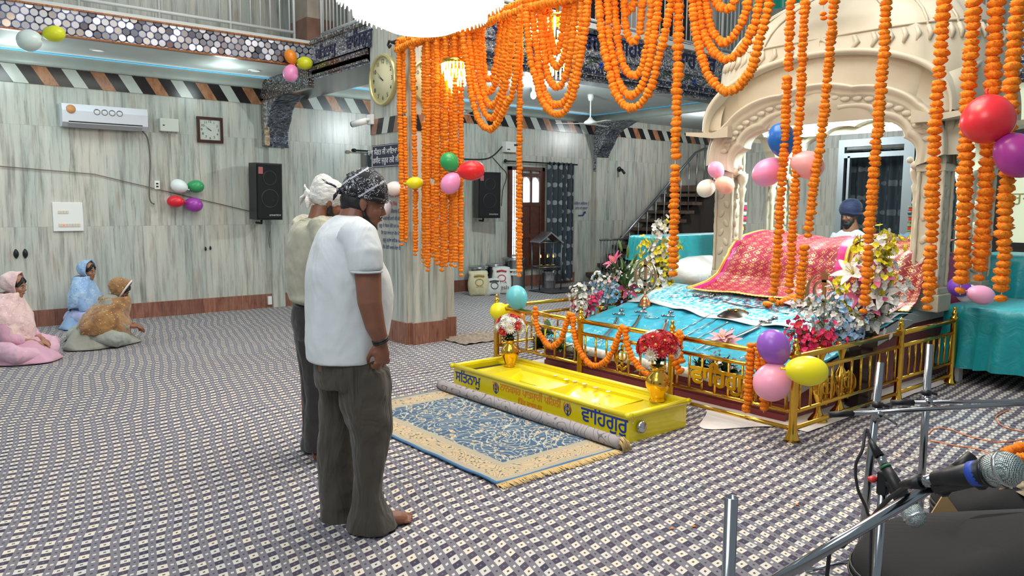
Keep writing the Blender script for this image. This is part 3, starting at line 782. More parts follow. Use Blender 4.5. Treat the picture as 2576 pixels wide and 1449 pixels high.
def khanda(b, s, d=.006, cx=0, cz=0):
    """emblem in the local yz-plane, height ~2s; blade, ring, two curved swords"""
    f0 = lambda y, z: (-d, cx+y*s, cz+z*s); f1 = lambda y, z: (d, cx+y*s, cz+z*s)
    b.prism([(0, 1.0), (.13, .8), (.07, .3), (.09, -.55), (0, -.7), (-.09, -.55), (-.07, .3), (-.13, .8)], f0, f1)
    b.prism([(.14, -.62), (.14, -.54), (-.14, -.54), (-.14, -.62)], f0, f1); b.prism([(.05, -.6), (.05, -1.0), (-.05, -1.0), (-.05, -.6)], f0, f1)
    ri = [(.36*math.cos(a), .15+.36*math.sin(a)) for a in [2*PI*k/28 for k in range(28)]]; ro = [(.46*math.cos(a), .15+.46*math.sin(a)) for a in [2*PI*k/28 for k in range(28)]]
    b.rings([[f0(*p) for p in ri], [f0(*p) for p in ro], [f1(*p) for p in ro], [f1(*p) for p in ri], [f0(*p) for p in ri]], cap=False)
    for sg in (-1, 1):
        o_ = []; i_ = []
        for k in range(17):
            t = k/16; a = -PI*.42+t*PI*.86; w_ = .16*math.sin(PI*min(1, t*1.05))**.7
            o_.append((sg*(.78*math.cos(a)), .02+.86*math.sin(a))); i_.append((sg*((.78-w_)*math.cos(a)+.0), .02+.86*math.sin(a)*(1-.05)))
        poly = o_+i_[::-1]
        for A in range(16):
            q = [o_[A], o_[A+1], i_[A+1], i_[A]]; b.prism(q, f0, f1)
        b.tube([f1(sg*.30, -.80), f1(sg*.05, -.95), f1(-sg*.25, -.70)], .06*s, 6); b.ell(f1(-sg*.30, -.68), .09*s, 8, 6)
b = MB(); yk = onx(1565, 900, RX).y-RY; khanda(b, .115, .006, yk, .335); b.build('brass_emblem', GOLDD, brt)
yv = onx(1822, 945, RX).y-RY
text('ਵਾਿਹਗੁਰੂ', .19, GOLDD, 'brass_lettering', brt, face_mx((-.02, yv, .325), (0, -1, 0)), .008, off=.006)
# ================================================================== yellow offering box
BX0, BX1, BY0, BY1, BH = 3.80, 4.42, 3.34, 5.40, .185
ob = thing('offering_box', (BX0, BY0, 0), 'long yellow painted donation box with blue lettering on the carpet', 'donation box')
W, L = BX1-BX0, BY1-BY0
b = MB()
b.box((0, 0, 0), (.03, L, BH)); b.box((W-.03, 0, 0), (W, L, BH)); b.box((.029, .001, 0), (W-.029, .03, BH)); b.box((.029, L-.03, 0), (W-.029, L-.001, BH)); b.box((.028, .028, 0), (W-.028, L-.028, .06)); b.build('trough', YELP, ob)
b = MB()
for p, q in (((0, 0), (0, L)), ((W, 0), (W, L)), ((0, 0), (W, 0)), ((0, L), (W, L))):
    b.tube([(p[0]-(.03 if p[1] == q[1] else 0), p[1]-(.02 if p[0] == q[0] else 0), BH+.006), (q[0]+(.03 if p[1] == q[1] else 0), q[1]+(.02 if p[0] == q[0] else 0), BH+.006)], .021, 12)
b.build('rolled_rim', YELP, ob)
b = MB()   # sloping coin panels inside
x0, x1 = .03, W-.03
for (ya, yb, sg) in ((.30, 1.0, 1), (1.0, 1.72, 1)):
    b.add([(x0+.02, ya, .150), (x0+.02, yb, .150), (x0+.2, yb-.05, .075), (x0+.2, ya+.05, .075), (x1-.02, ya, .165), (x1-.02, yb, .165)], [(0, 3, 2, 1), (3, 4, 5, 2), (0, 4, 3), (1, 2, 5)], False)
b.box((x0, .03, .12), (x1, .30, .155)); b.box((x0, 1.72, .12), (x1, L-.12, .155)); b.box((x1-.10, .03, .12), (x1, L-.03, .168)); b.box((x0, .03, .12), (x0+.05, L-.03, .160))
b.build('inner_panel', YELP, ob)
b = MB(); b.box((x0+.04, L-.11, .125), (x1-.08, L-.045, .15)); b.build('coin_slot', M('dark_slot', (40, 30, 10), .8), ob)
b = MB(); y_ = 1.15; b.tube([(.085, y_-.10, .17), (.085, y_-.10, .19), (.085, y_+.10, .19), (.085, y_+.10, .17)], .008, 8); b.build('lid_handle', YELP, ob)
b = MB(); b.lathe([(.0, -.045), (.03, -.045), (.042, -.035), (.045, -.015), (.03, 0)], (.10, 0, .10), 18, 'y'); b.build('steel_lock', STEEL, ob)
BLUP = M('blue_letter_paint', (20, 60, 150), .4); ORP = M('orange_letter_paint', (226, 140, 20), .5)
text('ਸਿਤਨਾਮੁ', .125, BLUP, 'painted_word', ob, face_mx((-.002, 1.85, .105), (0, -1, 0)), .0008, off=.002)
text('ਵਾਿਹਗੁਰੂ', .150, BLUP, 'painted_word', ob, face_mx((-.002, .235, .105), (0, -1, 0)), .0008, off=.002)
text('ਗੁ. ਨਾਨਕਸਰ ਪਾਤਸ਼ਾਹੀ ਪਿਹਲੀ (੧)', .078, ORP, 'painted_words', ob, face_mx((-.002, 1.03, .125), (0, -1, 0)), .0008, off=.0012)
text('ਿਪੰਡ ਫ਼ਤਹਪੁਰ', .062, ORP, 'painted_words', ob, face_mx((-.002, 1.03, .05), (0, -1, 0)), .0008, off=.001)
for yy in (1.455, .60):
    b = MB(); khanda(b, .048, .0015, yy, .105); b.build('painted_emblem', BLUP, ob, loc=(-.002, 0, 0))
# notes and petals lying in the box
for i, (px, py, c, lab) in enumerate([(1497, 1009, (214, 208, 190), 'folded pale banknote lying in the yellow box nearest its front edge'), (1498, 1020, (120, 126, 130), 'crumpled grey note beside the pale banknote in the yellow box')]):
    p = onz(px, py, .165); b = MB(); b.grid(lambda u, v: (u*.07-.035, v*.05-.025, .004+.012*abs(math.sin(u*5+i))+.006*math.sin(v*7)), 6, 5)
    tag(b.build('banknote', M('note_paper_%d' % i, c, .7), loc=(p.x, p.y, .160), rot=(0, 0, .6+i)), lab, 'banknote')
for i, (px, py) in enumerate([(1398, 945), (1424, 955), (1445, 960), (1470, 966), (1498, 975), (1530, 985)]):
    p = onz(px, py, .17); b = MB()
    for k in range(5):
        a = k*1.256+i; b.ell((.012*math.cos(a), .012*math.sin(a), .003), (.011, .008, .003), 8, 4, Matrix.Rotation(a, 3, 'Z'))
    tag(b.build('fallen_blossom', M('blossom_pale_%d' % i, ((236, 222, 214), (226, 190, 200))[i in (2, 4)], .6), loc=(p.x, p.y, .169)), 'small pale fallen blossom on the rear ledge of the yellow box', 'blossom', 'fallen blossoms on the yellow box ledge')
# ================================================================== rug
g = G('blue_arabesque_rug', .9); uv = g.xyz(); x, y, z = uv
RXA, RYA, RW, RL = 2.60, 3.28, 1.01, 2.05
cv = g.co()
e1 = x.mn(RW+.30-x); e2 = y.mn(RL-y); e = x.mn(e2)
def lines(sc, k, th, seed):
    n = g.noise(g.vec(x+seed, y-seed, 0.), sc*1.5, 0, 0, k); return (((n*9.).fr()-.5).ab()).lt(th)
vines = lines(2.6, .0, .055, 3.).mx(lines(3.1, 0., .045, 9.3))
dF = g.vor(g.vec(x, y, 0.), 13, 'F1'); ed = g.vor(g.vec(x+2, y, 0.), 24, 'F1')
flo = dF.lt(.24)*((ed).gt(.22)); core = dF.lt(.07)
leaf = g.vor(g.vec(x*1.6, y, 4.), 22, 'F1').lt(.26)
n = g.noise(scale=5, det=2)
blue = g.mix(n, (44, 72, 100), (74, 100, 124)); crm = (190, 168, 132)
c = g.mix(vines, blue, (176, 178, 168)); c = g.mix(leaf, c, (190, 184, 162)); c = g.mix(flo, c, crm); c = g.mix(core, c, (70, 66, 60))
band = ((g.noise(g.vec(x+1., y, 7.), 2.4, 0)*6.).fr()-.5).ab().lt(.035)*g.noise(g.vec(x, y, 2.), 3., 0).gt(.48); c = g.mix(band, c, g.mix(((x+y)*34).fr().lt(.35), (222, 200, 164), (50, 48, 44)))
bc = g.mix(lines(6., 0, .07, 5.), crm, (96, 104, 110)); bc = g.mix(g.vor(g.vec(x, y, 1.), 24, 'F1').lt(.2), bc, (62, 74, 66)); bc = g.mix(g.vor(g.vec(x, y, 5.), 30, 'F1').lt(.15), bc, (150, 90, 70))
c = g.mix(e.lt(.235), c, bc); gd = g.mix(((x+y)*60).fr().lt(.5), (130, 128, 120), (196, 180, 150))
c = g.mix(((e-.235).ab().lt(.028)).mx((e-.045).ab().lt(.022)), c, gd); c = g.mix(e.lt(.022), c, (74, 118, 160))
g.col(c); g.bump(g.noise(scale=350), .3, .003); RUGM = g.mat
rug = thing('carpet_rug', (RXA, RYA, 0), 'blue and cream arabesque rug with one edge rolled up against the yellow box', 'rug')
b = MB(); b.grid(lambda u, v: (u*RW, v*RL, .012+.006*abs(wob(u*3, v*6, 1, 2))+(.022*math.exp(-u*14)*max(0, wob(v*6, 1, 1, 3)+.3))), 30, 50); o = b.build('rug_field', RUGM, rug); mod(o, 'SOLIDIFY', thickness=.010, offset=-1)
g = G('rug_back', .9); x, y, z = g.xyz(); n = g.noise(g.vec(x, y, z), 7., 0); g.col(g.mix((((n*7).fr()-.5).ab()).lt(.06).mx(g.vor(scale=18).lt(.13)), (158, 150, 150), (104, 98, 102))); RUGB = g.mat
b = MB(); rs = []
for i in range(41):
    y = -.02+i*(RL+.06)/40; rr = .044+.005*wob(y*3, 0, 1, 5)
    rs.append([(RW+.03+rr*math.cos(a)*1.1, y, .049+rr*math.sin(a)) for a in [2*PI*k/16 for k in range(16)]])
b.rings(rs, cap=True); b.build('rolled_edge', RUGB, rug)
b = MB(); r = random.Random(2); 
for i in range(230):
    x = .0+i*RW/230; l = r.uniform(.045, .075); dx = r.uniform(-.02, .02)
    b.tube([(x, .0, .012), (x+dx*.5, -l*.5, .010), (x+dx, -l, .004)], .0035, 4)
for i in range(120):
    x = .0+i*RW/120; l = r.uniform(.03, .06); b.tube([(x, RL, .012), (x+r.uniform(-.02, .02), RL+l, .004)], .0035, 4)
for i in range(26):
    a = 2*PI*i/26; rr = .04*r.uniform(.3, 1); b.tube([(RW+.03+rr*math.cos(a), -.02, .065+rr*math.sin(a)), (RW+.03+rr*math.cos(a)*1.2+r.uniform(-.01, .01), -.05, .05+rr*math.sin(a)*.9), (RW+.03+rr*math.cos(a)*1.3+.01, -.06, max(.004, .01+rr*math.sin(a)*.6))], .004, 4)
b.build('fringe', M('rug_fringe', (206, 176, 122), .9), rug, )['kind'] = 'stuff'
# ================================================================== teal draped tables
def draped(name, lab, x0, x1, y0, y1, z1, z0, mat, folds=26, amp=.03, cat='table', legs=True):
    t_ = thing(name, ((x0+x1)/2, (y0+y1)/2, 0), lab, cat)
    hx_, hy_ = (x1-x0)/2, (y1-y0)/2
    per = []
    N_ = 120
    for k in range(N_):
        s0 = 4*k/N_; i = int(s0) % 4; f = s0-int(s0)
        P = [(-1, -1), (1, -1), (1, 1), (-1, 1)]; a, c = P[i], P[(i+1) % 4]; per.append(((a[0]+(c[0]-a[0])*f)*hx_, (a[1]+(c[1]-a[1])*f)*hy_))
    rs = [[(x*.02, y*.02, z1) for x, y in per], [(x*.5, y*.5, z1+.003) for x, y in per], [(x*.98, y*.98, z1) for x, y in per]]
    for j in range(9):
        t = j/8; ring = []
        for k, (x, y) in enumerate(per):
            w_ = amp*t**.6*math.sin(k*folds*2*PI/N_+wob(k*.2, 0, 1, z1)*3)+amp*.6*t*wob(k*.35, t, 1, 4); q = 1+.03+(w_+.03*t)/max(hx_, hy_)*1.5
            ring.append((x*q, y*q, z1-.015-(z1-z0)*t+.02*t*wob(k*.15, 3, 1)))
        rs.append(ring)
    b = MB(); b.rings(rs, cap=True); b.f = [f for f in b.f if len(f) == 4 or f == b.f[-2]]; b.mi = [0]*len(b.f); b.sm = [True]*len(b.f)
    b.build('drape', mat, t_)
    if legs:
        for sx in (-1, 1):
            for sy in (-1, 1):
                b = MB(); b.box((sx*(hx_-.07)-.05, sy*(hy_-.07)-.05, 0), (sx*(hx_-.07)+.05, sy*(hy_-.07)+.05, z1-.03)); b.build('leg', WPAINT, t_)
        b = MB(); b.box((-hx_, -hy_, z1-.05), (hx_, hy_, z1-.012)); b.build('table_top', WPAINT, t_)
    return t_
draped('draped_table', 'bright turquoise-draped table with white legs right of the platform', 7.56, 9.9, 1.4, 2.78, .72, .17, TEAL, 30, .03)
draped('draped_table', 'low teal-draped table left of the canopy behind the brass railing', 7.35, 9.3, 6.03, 7.1, .55, .03, TEAL, 22, .03)
draped('draped_sofa', 'tall teal-draped seat behind the two dangling garlands at right', 8.6, 9.5, 2.1, 3.0, 1.13, .74, TEAL, 14, .02, 'sofa', False)
draped('draped_bench', 'long teal-draped bench with hanging cloth edge left of the canopy above the white cushion', 7.75, 9.6, 6.32, 6.85, 1.22, .90, TEAL, 30, .015, 'bench')
# ================================================================== marigold garlands
def marig():
    g = G('marigold_petals', .75); n = g.noise(scale=90, det=3); n2 = g.noise(scale=6, det=2)
    c = g.mix(g.rmp(n, .3, .68), (240, 104, 0), (255, 160, 20)); c = g.mix(g.rmp(n2, .5, .75, 0, .4), c, (255, 132, 0)); c = g.mix(g.rmp(n, .66, .74, 0, .4), c, (120, 110, 20))
    g.col(c); g.bump(g.noise(scale=200, det=2), .6, .006); g.set('Subsurface Weight', .0); return g.mat
MGOLD = marig(); STEMG = M('garland_thread', (220, 214, 190), .8)
def flower_tpl(seed, n=14, m=9):
    r = random.Random(seed); V = []; ph = r.uniform(0, 6)
    for i in range(m):
        th = PI*(i+.02)/(m-1+.04)
        for j in range(n):
            a = 2*PI*j/n + (i % 2)*PI/n
            k = 1+.16*(1 if (j+i) % 2 else -1)*math.sin(th)+r.uniform(-.10, .10)
            V.append((math.sin(th)*math.cos(a)*k, math.sin(th)*math.sin(a)*k, -math.cos(th)*.66*(1+r.uniform(-.1, .1))))
    F = [(i*n+j, i*n+(j+1) % n, (i+1)*n+(j+1) % n, (i+1)*n+j) for i in range(m-1) for j in range(n)]
    return np.array(V), np.array(F)
TPL = [flower_tpl(s0) for s0 in range(5)]
def flowers_mesh(name, pts, dirs, rads, mat, seed=0):
    r = random.Random(seed); Vs = []; Fs = []; off = 0
    for p, d, q in zip(pts, dirs, rads):
        V, F = TPL[r.randrange(5)]; d = Vector(d).normalized()
        R = d.to_track_quat('Z', 'Y').to_matrix() @ Matrix.Rotation(r.uniform(0, 6.3), 3, 'Z') @ Matrix.Rotation(r.uniform(-.25, .25), 3, 'X')
        Vs.append(V @ np.array(R).T*q + np.array(p)); Fs.append(F+off); off += len(V)
    V = np.concatenate(Vs); F = np.concatenate(Fs)
    me = bpy.data.meshes.new(name); me.vertices.add(len(V)); me.vertices.foreach_set('co', V.ravel())
    me.loops.add(F.size); me.loops.foreach_set('vertex_index', F.ravel().astype(np.int32)); me.polygons.add(len(F))
    me.polygons.foreach_set('loop_start', np.arange(0, F.size, 4, dtype=np.int32)); me.polygons.foreach_set('use_smooth', [True]*len(F))
    me.update(calc_edges=True); me.materials.append(mat); return me
def garland(path, dia, lab, grp=None, gaps=(), seed=0, name='marigold_garland', tail=True):
    P = smooth_path(path, 8); L = [0]
    for a, c in zip(P, P[1:]): L.append(L[-1]+(c-a).length)
    r = random.Random(seed*7+3); s0 = dia*.2; pts = []; ds = []; rd = []; tot = L[-1]; i = 0
    while s0 < tot:
        while i < len(L)-2 and L[i+1] < s0: i += 1
        k = (s0-L[i])/max(1e-6, L[i+1]-L[i]); p = P[i].lerp(P[i+1], k); d = (P[i+1]-P[i]).normalized()
        f = s0/tot; sz = dia*.5*r.uniform(.86, 1.12)
        if not any(a < f < c for a, c in gaps):
            pts.append(p+Vector((r.uniform(-1, 1), r.uniform(-1, 1), r.uniform(-1, 1)))*dia*.06); ds.append(d); rd.append(sz)
        s0 += dia*r.uniform(.46, .60)
    if tail and path[-1][2] < path[0][2]-.5: rd[-1] *= .8; pts[-1] = pts[-1]-Vector((0, 0, dia*.25))
    o0 = Vector(P[0]); me = flowers_mesh('marigold_blossoms', [p-o0 for p in pts], ds, rd, MGOLD, seed)
    t_ = thing(name, o0, lab, 'garland', grp)
    o = bpy.data.objects.new('marigold_blossoms', me); COL.objects.link(o); o.parent = t_
    b = MB(); st = max(1, len(P)//24); b.tube([p-o0 for p in P[::st]+[P[-1]]], .003, 5); b.build('thread', STEMG, t_)
    return t_
GX = 4.5
def rope_y(px): return 100-(px-1000)*.325
ORD = ['first', 'second', 'third', 'fourth', 'fifth', 'sixth', 'seventh', 'eighth', 'ninth', 'tenth', 'eleventh', 'twelfth', 'thirteenth']
# the support line from the pillar hook
hk = onx(985, 106, GX)
far = onx(2400, rope_y(2400), GX)
t_ = thing('support_rod', hk, 'dark rod with a curled end projecting from the pillar above the round clock', 'rod')
b = MB(); e_ = Vector((GX, -.6, hk.z-.01)); b.tube([Vector((0, 0, 0)), e_-hk], .012, 8); b.build('rod', M('dark_iron', (60, 56, 56), .5, .6), t_)
b = MB(); b.tube([(0, 0, 0), (0, .05, .02), (0, .08, -.02), (0, .05, -.05), (0, .02, -.03)], .014, 8); b.tube([(0, 0, 0), (.1, .02, -.01), (.12, .0, .0)], .016, 8); b.build('curled_hook', bpy.data.materials['dark_iron'], t_)
for k, (dz, dx) in enumerate(((0, 0), (-.045, .03), (.03, .045), (-.075, -.03))):
    p0 = onx(1002, 108, GX); zz = p0.z+dz
    pth = [(GX+dx+.01*math.sin(i*2+k), p0.y+(-.6-p0.y)*i/14*.82, zz+.02*math.sin(i*1.7+k*2)) for i in range(15)]
    garland(pth, .075, 'marigold garland wound along the high support rod, %s of its four runs' % ('uppermost front', 'second', 'rear', 'lowest front')[k], seed=40+k, tail=False)
STR = [(1010, 614), (1020, 611), (1045, 643), (1067, 659), (1076, 680), (1088, 642), (1099, 664), (1112, 678), (1121, 667), (1135, 664), (1145, 672), (1159, 690)]
for i, (x, yb) in enumerate(STR):
    x0 = x-8 if x < 1060 else x
    xp = GX+(.03 if i % 2 else -.03)
    pth = [onx(x0, rope_y(x), xp), onx((x0+x)/2+.5, 300, xp), onx(x, 480, xp), onx(x, yb, xp)]
    garland(pth, .060, 'straight marigold strand hanging before the square pillar, %s from the left of twelve' % ORD[i], None, ((.36, .375),) if i in (1, 3) else ((.66, .675),) if i in (5, 9) else (), i)
garland([onx(1309, 30, GX), onx(1307, 300, GX), onx(1306, 500, GX), onx(1306, 690, GX)], .058, 'single straight marigold strand ending in front of the open glass-sided case', None, ((.52, .53),), 20)
garland([onx(1707, -20, GX), onx(1704, 200, GX), onx(1699, 400, GX), onx(1693, 695, GX)], .075, 'single long marigold strand hanging left of the canopy above the yellow blossoms', None, ((.568, .592), (.6, .605)), 21)
FEST = [
 [[(1159, 50), (1169, 124), (1178, 183), (1187, 242), (1203, 298), (1225, 324), (1243, 320), (1263, 289), (1277, 258), (1290, 227), (1303, 124), (1309, 40)],
  [(1175, 40), (1190, 186), (1206, 248), (1221, 286), (1237, 298), (1252, 280), (1268, 236), (1280, 174), (1297, 40)],
  [(1190, 38), (1199, 140), (1209, 200), (1221, 248), (1234, 268), (1249, 256), (1262, 222), (1273, 140), (1285, 30)],
  [(1200, 40), (1207, 150), (1214, 205), (1229, 232), (1246, 211), (1260, 161), (1273, 35)],
  [(1212, 35), (1218, 176), (1231, 200), (1243, 184), (1252, 124), (1262, 38)]],
 [[(1321, -10), (1333, 140), (1349, 202), (1361, 248), (1380, 276), (1402, 289), (1423, 276), (1439, 248), (1452, 193), (1464, 124), (1475, 55), (1481, -40)],
  [(1334, -20), (1352, 140), (1364, 217), (1383, 255), (1405, 264), (1426, 248), (1441, 205), (1452, 140), (1462, 60), (1467, -40)],
  [(1350, -20), (1374, 171), (1386, 207), (1402, 219), (1417, 205), (1429, 168), (1441, 100), (1450, -40)],
  [(1362, -20), (1374, 100), (1387, 150), (1402, 168), (1416, 149), (1427, 93), (1436, -40)],
  [(1378, -20), (1389, 109), (1402, 130), (1411, 102), (1420, 30), (1424, -40)]],
 [[(1502, -50), (1510, 55), (1516, 110), (1526, 152), (1535, 188), (1549, 235), (1568, 262), (1590, 272), (1615, 257), (1637, 221), (1646, 193), (1654, 155), (1665, 119), (1673, 83), (1684, 28), (1692, -60)],
  [(1526, -60), (1531, 69), (1538, 132), (1549, 179), (1560, 216), (1577, 235), (1593, 239), (1612, 221), (1629, 179), (1640, 124), (1651, 55), (1664, -60)],
  [(1540, -60), (1548, 41), (1555, 105), (1563, 146), (1577, 179), (1596, 190), (1615, 171), (1626, 124), (1635, 69), (1643, -60)],
  [(1565, -60), (1571, 30), (1575, 75), (1583, 98), (1594, 106), (1607, 88), (1613, 41), (1621, -60)],
  [(1564, -70), (1570, 10), (1581, 28), (1593, 12), (1597, -70)]],
 [[(1735, -80), (1744, 41), (1754, 97), (1762, 130), (1773, 171), (1792, 204), (1813, 224), (1833, 230), (1855, 221), (1877, 196), (1894, 163), (1905, 124), (1916, 83), (1930, 33), (1946, -80)],
  [(1748, -80), (1761, 55), (1775, 97), (1795, 130), (1822, 150), (1847, 143), (1869, 119), (1891, 77), (1905, 36), (1922, -80)],
  [(1765, -80), (1780, 41), (1795, 84), (1822, 108), (1847, 91), (1866, 55), (1880, 17), (1896, -80)],
  [(1788, -80), (1800, 2), (1812, 17), (1829, 22), (1845, 8), (1862, -80)]]]
WH = ['beside the pillar strands', 'in front of the golden chandelier', 'between chandelier and single strand', 'at the upper left edge of the dome']
NE = ['outermost', 'second', 'middle', 'fourth', 'innermost']
for gi, gr in enumerate(FEST):
    for k, pl in enumerate(gr):
        xp = GX+.05*k-.06
        nm = NE[k] if len(gr) == 5 else ['outermost', 'second', 'third', 'innermost'][k]
        garland([onx(x, max(y, rope_y(x)-10), xp) for x, y in pl], .064, 'looped marigold swag %s, %s loop' % (WH[gi], nm), None, (), 50+gi*6+k, tail=False)
XP = 5.95
garland([onx(1990, -60, XP), onx(1984, 150, XP), onx(1967, 450, XP), onx(1952, 690, XP), onx(1944, 752, XP)], .078, 'left one of three long marigold strands touching the petal-strewn cloth', None, ((.285, .297),), 90)
garland([onx(2027, -60, XP), onx(2016, 200, XP), onx(2001, 450, XP), onx(1988, 690, XP), onx(1983, 735, XP)], .074, 'middle one of three long marigold strands touching the petal-strewn cloth', None, ((.46, .468),), 91)
garland([onx(2104, -60, XP), onx(2086, 150, XP), onx(2066, 340, XP), onx(2046, 480, XP), onx(2031, 598, XP)], .076, 'right upper marigold strand of three before the pink brocade, tied to a lower one', None, (), 92)
garland([onx(2024, 618, XP), onx(2018, 690, XP), onx(2010, 765, XP)], .080, 'lower piece of the right strand resting its tip on the petal-strewn cloth', None, (), 93)
garland([onx(2070, -60, XP), onx(2071, 10, XP), onx(2072, 48, XP)], .06, 'short marigold tassel of few blossoms at the top edge by the dome', None, ((.3, .5), (.7, .85)), 94)
XQ = 5.35
garland([onx(2234, -60, XQ), onx(2218, 200, XQ), onx(2203, 380, XQ), onx(2190, 540, XQ), onx(2180, 700, XQ), onx(2172, 782, XQ)], .074, 'long marigold strand hanging in front of the tall lily vase', None, (), 95)
XR = 4.45
garland([onx(2380, -60, XR), onx(2361, 200, XR), onx(2349, 400, XR), onx(2343, 600, XR), onx(2335, 770, XR)], .070, 'long marigold strand hanging before the right front canopy column', None, (), 96)
garland([onx(2454, -60, XR), onx(2440, 150, XR), onx(2432, 350, XR), onx(2425, 500, XR), onx(2422, 650, XR), onx(2415, 742, XR)], .074, 'marigold strand hanging left of the big red balloon over violet balloon', None, (), 97)
garland([onx(2510, -60, XR+.06), onx(2495, 220, XR+.06), onx(2486, 380, XR+.06), onx(2475, 540, XR+.06), onx(2462, 705, XR+.06)], .076, 'marigold strand passing behind the big red balloon', None, (), 98)
garland([onx(2566, -60, XR), onx(2545, 200, XR), onx(2532, 450, XR), onx(2524, 640, XR), onx(2519, 745, XR)], .074, 'rightmost long marigold strand hanging by the frosted glass', None, ((.83, .84),), 99)
def onslope(px, py, dz=0.):
    z = .5
    for _ in range(12):
        p = onz(px, py, z); z = .6*z+.4*(pz(p.x)+dz)
    return onz(px, py, z)
pq = [onslope(x, y, .05) for x, y in ((1926, 766), (1932, 764))]
me = flowers_mesh('marigold_flower', [Vector((0, 0, .0))], [(0, 0, 1)], [.045], MGOLD, 5); o = bpy.data.objects.new('marigold_flower', me); COL.objects.link(o); o.location = onslope(1930, 765, .085); tag(o, 'single marigold head lying on the petal-strewn cloth', 'flower')
garland([onslope(1952, 762, .085), onslope(1975, 758, .085), onslope(1996, 748, .09), onslope(2008, 757, .085)], .07, 'short marigold and white curl lying on the petal-strewn cloth', None, (), 101, tail=False)
# on the railing
RXm = RX-.035
def rg(pl, lab, seed, dia=.055, zt=None): return garland([onx(x, y, RXm) for x, y in pl], dia, lab, None, (), seed, tail=False)
rg([(1347, 772), (1347, 800), (1352, 828), (1367, 855), (1386, 873), (1408, 858), (1421, 825), (1431, 792), (1436, 786)], 'marigold swag looped on the railing at its far left end', 110)
rg([(1440, 790), (1444, 840), (1457, 880), (1478, 912), (1500, 920), (1528, 905), (1548, 868), (1562, 832), (1568, 822)], 'deep marigold swag looped on the railing left of the brass emblem', 111)
rg([(1571, 822), (1576, 855), (1588, 895), (1608, 925), (1634, 944)], 'marigold strand slanting down the railing right of the brass emblem', 112)
rg([(1712, 836), (1700, 850), (1692, 880), (1699, 910), (1712, 935)], 'short marigold bunch tied at the middle railing post', 113, .062)
rg([(1712, 842), (1708, 880), (1716, 915)], 'second marigold bunch tied close beside the middle railing post', 117, .055)
rg([(1890, 864), (1886, 930), (1882, 990), (1876, 1035)], 'marigold strand hanging on the railing right of the brass lettering', 114, .062)
rg([(1902, 864), (1908, 880), (1906, 925)], 'short marigold end beside the strand right of the brass lettering', 115, .05)
rg([(1925, 898), (1924, 960), (1921, 1038)], 'marigold strand hanging behind the purple and pink corner balloons', 116, .060)
# ================================================================== balloons
BALM = {}
def balloon(px, py, rpx, ang, plane, c, lab, asp=1.22, ax='x', grp=None):
    """ang: direction (deg, image plane, 0=right, 90=up) from the centre towards the knot"""
    p = {'x': onx, 'y': ony, 'z': onz}[ax](px, py, plane); r = rpx/ppm(p)
    key = tuple(c)
    if key not in BALM: BALM[key] = M('balloon_rubber_%d' % len(BALM), c, .3, Subsurface_Weight=.25, Subsurface_Radius=(.05, .05, .05), bs=4, bst=.02)
    up = RM @ Vector((0, 1, 0)); d = (LAT*math.cos(math.radians(ang))+up*math.sin(math.radians(ang))).normalized()
    b = MB(); pr = []
    for i in range(23):
        t = i/22; th = PI*t
        h = -math.cos(th)*r*asp*(1 if t < .5 else 1.12); q = r*math.sin(th)**(.95)*(1 if t < .5 else (1-.12*(t-.5)*2)); pr.append((max(q, .004), h))
    b.lathe(pr, n=28)
    q = d.to_track_quat('Z', 'Y').to_euler()
    t_ = thing('balloon', p, lab, 'balloon', grp, rot=q)
    b.build('balloon_skin', BALM[key], t_)
    b = MB(); h = r*asp*1.10; b.lathe([(.004, h), (.008, h+.01), (.004, h+.016), (.012, h+.03), (.001, h+.028)], n=10); b.build('knot', BALM[key], t_)
    return t_
WB = (226, 232, 230); PK = (240, 150, 196); YL = (238, 226, 30); YD = (214, 220, 40); PUR = (164, 62, 168); RD = (220, 34, 50); GR = (50, 160, 88); ORN = (236, 140, 30); VIO = (146, 88, 190); PCH = (250, 184, 160); BL = (28, 104, 190); AQ = (112, 198, 206)
balloon(73, 102, 27, 10, 9.72, (206, 222, 216), 'pale white balloon at top left below the hexagon mirrors', 1.05, 'y')
balloon(137, 85, 20, 185, 9.70, YD, 'yellow balloon beside the pale white one at top left', 1.3, 'y')
balloon(731, 142, 15, -65, 9.66, ORN, 'orange balloon at the corner of the mirrored fascia', 1.2, 'y')
balloon(767, 159, 16, 180, 9.66, YD, 'yellow balloon at the corner of the mirrored fascia', 1.2, 'y')
balloon(731, 185, 19, 75, 9.66, PK, 'pink balloon at the corner of the mirrored fascia', 1.1, 'y')
balloon(450, 468, 17, -20, WY-.14, WB, 'white balloon on the left wall in the four-balloon cluster', 1.2, 'y')
balloon(493, 469, 16, 180, WY-.14, (56, 158, 96), 'green balloon on the left wall in the four-balloon cluster', 1.25, 'y')
balloon(441, 507, 15, -2, WY-.14, RD, 'red balloon on the left wall in the four-balloon cluster', 1.35, 'y')
balloon(488, 515, 18, 170, WY-.14, PUR, 'purple balloon on the left wall in the four-balloon cluster', 1.2, 'y')
balloon(993, 474, 18, 5, 4.43, (240, 222, 214), 'cream balloon by the pillar beside the yellow one', 1.28)
balloon(1044, 460, 15, 183, 4.40, YL, 'yellow balloon half hidden behind the pillar marigold strands', 1.35)
balloon(962, 478, 17, 0, 4.44, (196, 84, 186), 'magenta balloon peeking out behind the bandana head')
balloon(968, 528, 16, 60, 4.45, (216, 202, 208), 'pale lilac balloon on the pillar by the bearded face')
balloon(1130, 407, 23, -55, 4.38, GR, 'green balloon in front of the pillar marigold strands', 1.05)
balloon(1187, 429, 25, 185, 4.38, (232, 36, 44), 'bright red balloon beside the pillar marigold strands', 1.3)
balloon(1133, 462, 24, 60, 4.38, PK, 'pink balloon in front of the pillar marigold strands', 1.15)
